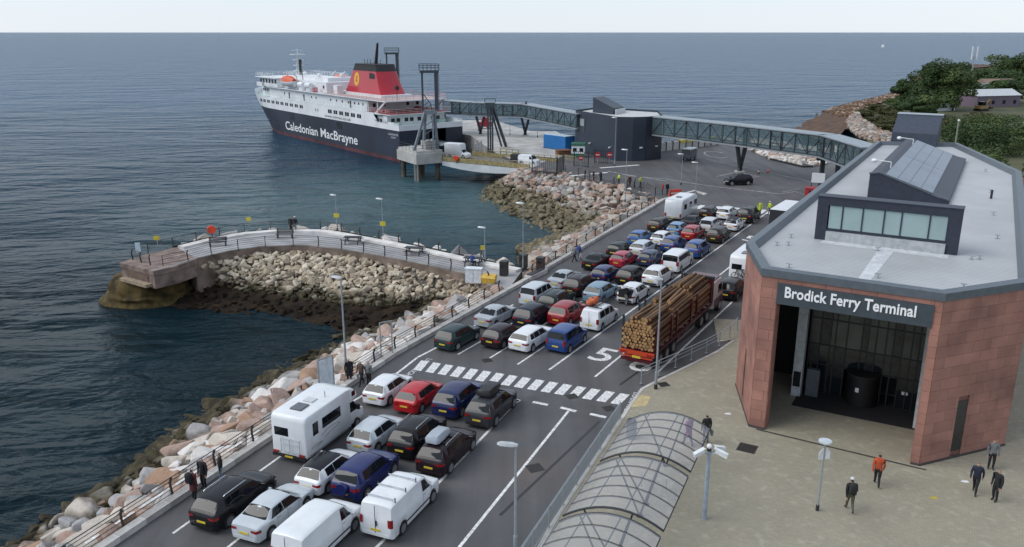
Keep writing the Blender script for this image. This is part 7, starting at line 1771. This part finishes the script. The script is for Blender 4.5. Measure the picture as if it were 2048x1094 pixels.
def vleg(p, h=4.6, az=0.5, name='v_leg'):
    for s in (1,-1): MB().beam((p[0]-.2*s*math.cos(az),p[1]-.2*s*math.sin(az),0),(p[0]+1.0*s*math.cos(az)*1.0,p[1]+1.0*s*math.sin(az),h),.45,.5).build(name, wsteel, wk)
    MB().box(p[0]-.7,p[0]+.7,p[1]-.7,p[1]+.7,0,.25).build('leg_base', concrete, wk)
vleg((37.2,134.0)); vleg((2.9,183.0),az=.2); vleg((-7.0,184.2),az=.2)
for q in ((45.7,121.0),(47.3,119.2)): MB().beam((q[0],q[1],0),(q[0],q[1],4.6),.55,.55).build('leg', wsteel, wk)
MB().beam((44.6,120.6,4.2),(48.4,120.0,4.2),.4,.5).build('cross_head', wsteel, wk)
for q in ((37.0,133.8),(46.0,120.5),(3.0,180.5)): MB().box(q[0]-.2,q[0]+.2,q[1]-1.75,q[1]-1.45,4.5,7.75).build('corner_post', wsteel, wk)
# ---- yard clutter
def container(p, az, label, m_, sz=(6.0,2.44,2.6)):
    t = thing('container', label, 'container', (p[0],p[1],0), az); a, b, c = sz[0]/2, sz[1]/2, sz[2]
    mb = MB(); mb.box(-a,a,-b,b,.12,c-.05); mb.build('body', m_, t)
    mb = MB(); k = int(sz[0]/.3)
    for i in range(k):
        x = -a+.15+i*.3
        for s in (1,-1): mb.box(x,x+.15,s*b-.03,s*b+.03,.25,c-.2)
    mb.build('corrugation', m_, t); MB().box(-a,a,-b,b,c-.047,c).build('roof', mat('container roof', (0.50,0.60,0.68), .5), t)
    for x in (-a,a): MB().box(x-.05,x+.05,-b-.02,b+.02,0,.12).build('corner_foot', dark_steel, t)
    MB().box(-a-.03,-a,-.02,.02,.15,c-.1).build('door_seam', dark_steel, t); return t
container((9.2,162.2), R(-48), 'bright blue shipping container beside the control building', mat('container blue', (0.02,0.16,0.42), .5), (6.0,2.6,2.75))
t = thing('ticket_kiosk', 'small white kiosk with a green roof in front of the blue container', 'kiosk', (12.2,151.5,0), R(-10))
MB().box(-1.2,1.2,-.9,.9,0,2.1).build('wall', swhite, t); MB().box(-1.3,1.3,-1.0,1.0,2.103,2.55).build('roof', mat('kiosk green', (0.04,0.14,0.09), .5), t)
for x in (-.6,.6): MB().box(x-.35,x+.35,-.915,-.895,1.0,1.7).build('window', swin, t)
MB().box(-1.22,1.22,-.92,-.902,0,.7).build('skirt', mat('kiosk green', (0.04,0.14,0.09), .5), t)
def gate(a, b, h, label):
    t = thing('steel_gate', label, 'gate'); a = Vector(a); b = Vector(b); L = (b-a).length; n = int(L/.35)
    for q in (a,b): MB().beam((q.x,q.y,0),(q.x,q.y,h+.2),.16,.16).build('post', dark_steel, t)
    for z in (.15,h): MB().beam((a.x,a.y,z),(b.x,b.y,z),.08,.08).build('rail', dark_steel, t)
    for i in range(1,n): q = a.lerp(b,i/n); MB().beam((q.x,q.y,.15),(q.x,q.y,h),.05,.05).build('bar', dark_steel, t)
gate((3.3,134.2),(7.2,131.8),2.6,'dark barred gate at the shore end of the linkspan'); gate((10.6,140.6),(12.9,139.2),2.5,'dark barred gate with a no entry sign below the kiosk'); gate((14.5,144.2),(17.0,143.3),2.2,'dark barred gate with no entry signs before the control building'); gate((7.2,131.8),(8.6,136.5),2.4,'dark barred side gate beside the linkspan end')
def no_entry(p, z, label, r=.42):
    t = thing('no_entry_sign', label, 'road sign', (p[0],p[1],0)); MB().cyl((0,0,0),(0,0,z+r),.05,n=6).build('post', galv, t); MB().cyl((0,-.06,z),(0,-.09,z),r,n=20).build('disc', mat('sign red', (0.45,0.015,0.02), .4), t); MB().box(-r*.65,r*.65,-.10,-.092,z-.08,z+.08).build('bar', swhite, t)
no_entry((11.6,139.0),1.6,'round red no entry sign on the gate below the kiosk'); no_entry((14.9,143.5),1.5,'left round red no entry sign before the control building',.5); no_entry((16.9,142.9),1.6,'right round red no entry sign before the control building',.5)
for k,(a,b,l) in enumerate((((7.8,146.5),(11.2,144.2),'yellow barrier rail in front of the kiosk'),((-2.2,155.0),(1.2,152.6),'yellow barrier rail at the foot of the quay tower'))):
    t = thing('yellow_barrier', l, 'barrier'); a=Vector(a); b=Vector(b)
    for z in (.55,1.05): MB().beam((a.x,a.y,z),(b.x,b.y,z),.12,.14).build('rail', yel, t)
    for i in range(4): q=a.lerp(b,i/3); MB().beam((q.x,q.y,0),(q.x,q.y,1.1),.12,.12).build('post', yel, t)
t = thing('pallet_stack', 'rusty brown stack of timber and chain beside the blue container', 'stack', (9.6,154.6,0), .3)
for k in range(3):
    for j in range(4): MB().box(-1.3,1.3,-.9+j*.48,-.5+j*.48,.08+k*.32,.24+k*.32).build('plank', mat('rusty timber', (0.22,0.10,0.06), .9, rand=.2), t)
    MB().box(-1.2,-1.0,-.9,.95,k*.32,.08+k*.32).build('bearer', bark, t); MB().box(1.0,1.2,-.9,.95,k*.32,.08+k*.32).build('bearer', bark, t)
# pale wall of block bays behind the apron
t = thing('block_bays', 'row of pale concrete block bays with yellow tops behind the apron', 'wall'); wa_, wb2 = Vector((28.2,158.6)), Vector((41.5,168.2))
for i in range(9):
    q = wa_.lerp(wb2,i/9); q2 = wa_.lerp(wb2,(i+.86)/9); c=(q+q2)/2; L=(q2-q).length; az=math.atan2((q2-q).y,(q2-q).x)
    MB().obox((c.x,c.y,.8),(L,.6,1.6),az).build('block', mat('bay block', (0.46,0.44,0.42), .85, rand=.15), t)
    if i >= 3: MB().obox((c.x,c.y-.1,1.5),(L,.7,.5),az).build('yellow_cap', mat('cap yellow', (0.55,0.43,0.07), .6), t)
    q3 = wa_.lerp(wb2,(i+.93)/9); MB().obox((q3.x,q3.y-.1,.85),(.3,.5,1.7),az).build('buttress', dark_steel, t)
SR = Slope(pz([(42.38,168.72),(45.85,166.41),(46.57,148.72),(49.75,139.52),(53.95,141.72)],.3), pz([(43.74,174.34),(49.60,172.70),(53.95,163.43),(58.59,157.09),(62.40,157.09)],.8), 4)
heap('rock_heap', scatter(SR, 1.0, 1.35, random.Random(21)), ROCKM, random.Random(22), (.2,.3,.05,.15,.35))
t = thing('apron_kerb', 'dark kerb at the foot of the pale rock heap', 'kerb'); mb = MB(); strip(mb, [(46.12,148.72),(49.23,138.99),(51.03,139.52)], .4, 0, .3); mb.build('kerb', dark_steel, t)
t = thing('parking_sign', 'white pay sign frame by the far end of the terminal', 'sign', (*(43.97,117.49),0), R(-25)); MB().box(-.9,.9,-.06,.06,1.2,2.6).build('panel', swhite, t)
for x in (-.85,.85): MB().cyl((x,0,0),(x,0,2.7),.06,n=6).build('post', dark_steel, t)
t = thing('red_kiosk', 'red cabin just visible past the terminal roof edge', 'kiosk', (*(41.04,111.56),0), R(-25)); MB().box(-.8,.8,-.7,.7,0,1.5).build('wall', mat('cabin red', (0.42,0.02,0.03), .5), t); MB().box(-.85,.85,-.75,.75,1.503,1.6).build('roof', mat('cabin roof', (0.35,0.03,0.04), .5), t); MB().box(-.3,.3,-.72,-.702,.7,1.3).build('window', swin, t)
t = thing('red_plant', 'red lifting plant standing on the pier beyond the ferry stern', 'plant', (-6.5,197.5,0), .3); MB().box(-1.6,1.6,-.8,.8,.5,1.6).build('body', mat('cabin red', (0.42,0.02,0.03), .5), t); MB().box(-.6,.5,-.7,.7,1.6,2.6).build('cab', mat('cabin red', (0.42,0.02,0.03), .5), t); MB().beam((.6,0,1.8),(2.4,0,2.6),.2,.2).build('boom', mat('cabin red', (0.42,0.02,0.03), .5), t); wheels(t,(-1,1),.8,.4)
for q, h, l in (((-7.76,192.60),5.5,'slim pier lamp standing beyond the ferry stern'),((-0.45,184.87),6.5,'slim pier lamp between the mooring tower and walkway leg'),((5.54,180.34),5.5,'slim pier lamp left of the blue container')): lamp_post(q,h,l,R(160))

# ================================================================= SHORE, TREES, HOUSES ON THE RIGHT
SH = Slope(pz([(65.45,171.89), (77.11,192.60), (90.64,220.06), (114.30,263.50), (133.02,292.12), (172.14,358.47), (264.22,512.12), (420,640)],.05), pz([(78.34,230.25), (81.21,238.97), (104.20,283.13), (130.46,324.09), (166.63,372.25), (212.51,454.20), (355.42,706.14), (400,680)],-4.3), 8)
mb = MB(); SH.surface(mb, 10, 0.0); mb.v = [(x,y,z+.9*noise.noise(Vector((x*.16,y*.16,0)))+.35*noise.noise(Vector((x*.7,y*.7,2)))) for x,y,z in mb.v]
tag(mb.build('seaweed_shore', mat('rust brown weed', (0.125,0.056,0.020), .85, c2=(0.016,0.012,0.008), vscale=.45, bump=.8, bscale=1.2), smooth=50), kind='structure')
heap('shore_rocks', scatter(SH, 1.7, 1.3, random.Random(31), .1, .7, .5, .05, .95), [mat('weedy rock',(0.13,0.07,0.035),.85,var=.3,vscale=1),mat('bare shore rock',(0.34,0.27,0.21),.85,var=.25,vscale=1)], random.Random(32), (.75,.25))
SW = Slope(pz([(96.50,236.83), (87.91,210.10), (82.14,186.75), (80.55,174.34)],1.4), pz([(91.42,228.15), (80.71,198.82), (76.34,179.46), (76.17,167.94)],.1), 4)
heap('rock_heap', scatter(SW, 1.0, 1.1, random.Random(33), .2, 1), PROMM, random.Random(34), (.10,.24,.30,.34,.02))
grass_m = mat('rough grass', (0.085,0.082,0.034), .9, c2=(0.034,0.044,0.018), vscale=.12, bump=.9, bscale=1.5)
mb = MB(); gp_ = [(73.75,171.89), (91.30,217.48), (118.78,269.16), (134.76,292.12), (174.26,358.47), (267.24,512.12), (430,640), (1500,900), (1500,-60), (62,-60), (62,62), (56,100), (60,120)]
mb.prism(gp_, -.1, .03); tag(mb.build('grass_land', grass_m), kind='structure')
# leaf masses
def leaf_mat(name, c, c2):
    return mat(name, c, .7, c2=c2, vscale=.35, spec=.25)
LF = [leaf_mat('dark leaf', (0.058,0.095,0.032), (0.026,0.047,0.018)), leaf_mat('mid leaf', (0.085,0.120,0.038), (0.040,0.064,0.022)), leaf_mat('olive leaf', (0.090,0.090,0.034), (0.040,0.044,0.018))]
trunk_m = mat('trunk', (0.09,0.07,0.05), .9)
def tree(p, h, w, label, seed, m_, n=2600, leaf=.55, low=.18, name='tree', cat='tree', group=None, trunk=True):
    r = random.Random(seed); t = thing(name, label, cat, (p[0],p[1],0), 0, group)
    if trunk:
        mb = MB(); mb.cyl((0,0,0),(r.uniform(-.3,.3),0,h*.55),.045*h*.6,.02*h*.6,8)
        for k in range(6): a = r.uniform(0,6.28); mb.cyl((0,0,h*(.2+.05*k)),(w*.33*math.cos(a),w*.33*math.sin(a),h*(.45+.07*k)),.012*h,.005*h,5)
        mb.build('trunk', trunk_m, t)
    lobes = []
    for k in range(16):
        a = r.uniform(0,6.28); q = math.sqrt(r.random())*.72; z = r.uniform(low+.12,.86); rr = (1-abs(z-.5)*.95)
        lobes.append((w/2*q*rr*math.cos(a), w/2*q*rr*math.sin(a), h*z, w*r.uniform(.13,.23), h*r.uniform(.10,.17)))
    mb = MB(); k_ = n//len(lobes)
    for x,y,z,rw,rh in lobes:
        for i in range(k_):
            u = r.uniform(-.75,1); a = r.uniform(0,6.28); s_ = math.sqrt(1-u*u); f = r.uniform(.72,1.08)
            c = Vector((x+rw*s_*math.cos(a)*f, y+rw*s_*math.sin(a)*f, z+rh*u*f))
            if c.z < .15: continue
            nrm = (Vector((s_*math.cos(a),s_*math.sin(a),u))+Vector((r.uniform(-.8,.8),r.uniform(-.8,.8),r.uniform(-.5,.9)))).normalized(); q = nrm.to_track_quat('Z','Y'); L = leaf*r.uniform(.6,1.3); W_ = L*.62
            mb.add([c+q@Vector(v) for v in ((-L/2,0,0),(0,-W_/2,L*.10),(L/2,0,0),(0,W_/2,L*.10))],[(0,1,2,3)])
    mb.build('crown', m_, t); return t
TL = [((120.42,256.30),8,12,'broad low tree at the seaward edge of the shore clump',0),((123.36,252.84),12,15,'tall dark tree in the left of the shore clump',0),((124.61,246.19),14.5,17,'tallest dark tree in the middle of the shore clump',0),((127.82,242.99),12.5,15,'dark tree in the right of the shore clump',1),((151.26,292.12),13,18,'dark tree behind the middle of the shore clump',0),((113.80,228.15),6,13,'bushy tree at the foot of the shore clump',1),((109.70,228.15),5,11,'low bushy tree at the left foot of the shore clump',0),((146.48,273.07),10,11,'slimmer tree at the right end of the shore clump',0)]
for i,(q,h,w,l,k) in enumerate(TL): tree(q,h,w,l,60+i,LF[k],6500,.66,.0)
BS = [((89.84,192.60),3.2,9,2),((93.89,192.60),3.6,9,1),((96.74,190.61),4.0,9,1),((91.38,171.89),5.2,10,1),((99.51,180.34),5.5,10,1),((98.64,171.89),6.0,11,1),((87.52,160.55),5.6,9,0),((86.98,152.47),6.2,10,0),((91.88,153.77),6.5,11,1),((101.24,171.89),6.0,11,1),((90.71,205.44),2.2,8,2),((99.12,217.48),2.4,9,2),((108.36,192.60),4.5,10,2),((98.20,160.55),6.2,11,0),((95.81,184.87),4.2,9,2)]
BN = ['dry olive bush at the shore end of the hedge','green bush behind the plant house, left','green bush behind the plant house, right','hedge bush between the two tall lamp poles','hedge bush right of the two tall lamp poles','broad hedge bush near the right edge of the picture','dark hedge bush against the terminal parapet','dark hedge bush lowest by the right edge','hedge bush beyond the right margin','hedge bush behind the broad one at the right margin','dry grassy bush beside the pale shore rocks','dry grassy bush below the shore trees','olive bush in front of the yellow digger','dark hedge bush at the far right margin','olive bush just behind the left tall lamp pole']
BS += [((64,112),5.5,9,0),((71,106),5.8,10,1),((78,116),6.0,10,0),((70,122),5.6,10,1),((86,110),6.4,11,0),((63,99),5.0,8,1),((80,100),6,10,1),((92,122),6.5,11,0)]
BS += [((96.06,228.15),1.8,7,2),((105.62,242.99),2.0,8,2),((104.97,233.87),2.2,8,2),((91.31,211.30),1.6,6,2),((116.29,254.56),2.6,9,1),((86.37,192.60),1.8,6,2)]
BN += ['hedge bush just beyond the rear right corner of the roof','hedge bush right of the rear roof corner','dark hedge bush in the second row behind the roof','hedge bush below the right pole lamp','dark bush at the lower right margin','low bush against the right parapet','green bush by the lower right margin','dark bush behind the lower right margin bushes','dry shore bush nearest the brown weed','dry shore bush second from the weed','dry shore bush third from the weed','low dry bush at the pale rocks','greener shore bush under the big trees','low dry bush at the landward end of the pale rocks']
for i,((q,h,w,k),l) in enumerate(zip(BS,BN)): tree(q,h,w,l,90+i,LF[k],2200,.42,-.05,'bush','bush','bushes behind the terminal',False)
for i,(q,h,w) in enumerate((((189.91,333.31),10,24),((213.23,365.36),13,30),((215.65,358.47),14,28),((224.70,404.09),7,30),((158.67,273.07),8,18))): tree(q,h,w,('distant wooded hill tree nearest the tall mast','largest distant tree at the right margin','distant tree cut by the right margin','distant tree on the skyline behind the mast','nearer round tree beside the purple roofed building')[i],130+i,LF[i%2],4200,1.0,.0)
t = thing('tall_mast', 'tall pale mast with twin antennas beyond the shore trees', 'mast', (*(183.99,339.27),0)); MB().cyl((0,0,0),(0,0,13),.38,.2,8).build('pole', galv, t)
for s in (1,-1): MB().box(s*1.0-.2,s*1.0+.2,-.2,.2,11.5,16.5).build('antenna', swhite, t); MB().beam((0,0,12.2),(s*1.0,0,12.2),.2,.2).build('bracket', galv, t)
for q,h,l in (((75.34,146.31),7.5,'left of two tall pole lamps behind the terminal'),((73.01,136.35),8.0,'right of two tall pole lamps behind the terminal')):
    t = thing('pole_lamp', l, 'lamp post', (*q,0)); MB().cyl((0,0,0),(0,0,h),.17,.13,8).build('pole', mat('weathered pole', (0.22,0.24,0.19), .8), t); mb = MB(); mb.ball((0,0,h+.12),.2); mb.build('lantern', mat('lamp white', (0.75,0.77,0.78), .3), t)
def cabin(p, az, sz, label, wm, rm_, name='cabin', wins=3):
    t = thing(name, label, 'building', (p[0],p[1],0), az); a,b,c = sz; MB().box(-a/2,a/2,-b/2,b/2,0,c).build('wall', wm, t); rf = MB().loft([[(x,-b/2-.3,c+.003),(x,b/2+.3,c+.003),(x,0,c+b*.22)] for x in (-a/2-.3,a/2+.3)]).build('roof', rm_, t, fix=True)
    for i in range(wins): x = -a/2+a*(i+.5)/wins; MB().box(x-.55,x+.55,-b/2-.03,-b/2+.02,.9,2.0).build('window', swin, t)
    return t
cabin((124.25,244.58), R(20), (9,4,2.6), 'white cabin with dark windows below the shore trees', swhite, mat('cabin felt', (0.32,0.33,0.34), .7)); cabin((120.93,246.19), R(35), (5,4,3.0), 'small white cabin left of the larger one below the trees', swhite, mat('cabin felt', (0.32,0.33,0.34), .7), wins=2)
cabin((147.30,259.85), R(15), (16,8,3.4), 'low building with a purple grey wall and pale roof edge at the right', mat('purple grey wall', (0.17,0.13,0.17), .7), mat('pale roof', (0.50,0.52,0.54), .6), 'house', 4); cabin((162.89,292.12), R(10), (10,7,3.6), 'grey roofed house behind the purple walled building', mat('render grey', (0.40,0.39,0.37), .8), mat('grey slate roof', (0.20,0.21,0.22), .7), 'house'); cabin((178.58,311.39), R(5), (12,7,4.0), 'pale rendered house half hidden at the right margin', mat('render pale', (0.55,0.53,0.50), .8), mat('brown roof', (0.22,0.15,0.11), .7), 'house')
t = thing('digger', 'yellow digger parked beside the low purple walled building', 'digger', (*(136.09,242.99),0), .4); dy_ = mat('digger yellow', (0.30,0.19,0.07), .5); MB().box(-1.6,1.6,-1,1,.7,1.6).build('body', dy_, t); MB().box(-.6,.7,-.8,.8,1.6,2.7).build('cab', vglass, t); MB().beam((1.2,0,1.6),(3.0,0,3.2),.3,.3).build('boom', dy_, t); MB().beam((3.0,0,3.2),(3.8,0,1.0),.25,.25).build('boom', dy_, t); MB().box(3.5,4.2,-.5,.5,.5,1.0).build('bucket', dark_steel, t); MB().box(-1.7,1.7,-1.2,-.8,0,.7).build('track', tyre_m, t); MB().box(-1.7,1.7,.8,1.2,0,.7).build('track', tyre_m, t)
t = thing('distant_boat', 'tiny white boat far out on the sea near the horizon', 'boat', (650,1500,-4), 1.2); MB().loft([[(-9,-2,0),(-9,2,0),(-9,2.4,2.2),(-9,-2.4,2.2)],[(4,-2.2,0),(4,2.2,0),(4,2.6,2.6),(4,-2.6,2.6)],[(10,-.2,.4),(10,.2,.4),(10,.3,3.4),(10,-.3,3.4)]]).build('hull', swhite, t, fix=True); MB().box(-4,2,-1.5,1.5,2.3,4.8).build('wheelhouse', swhite, t)
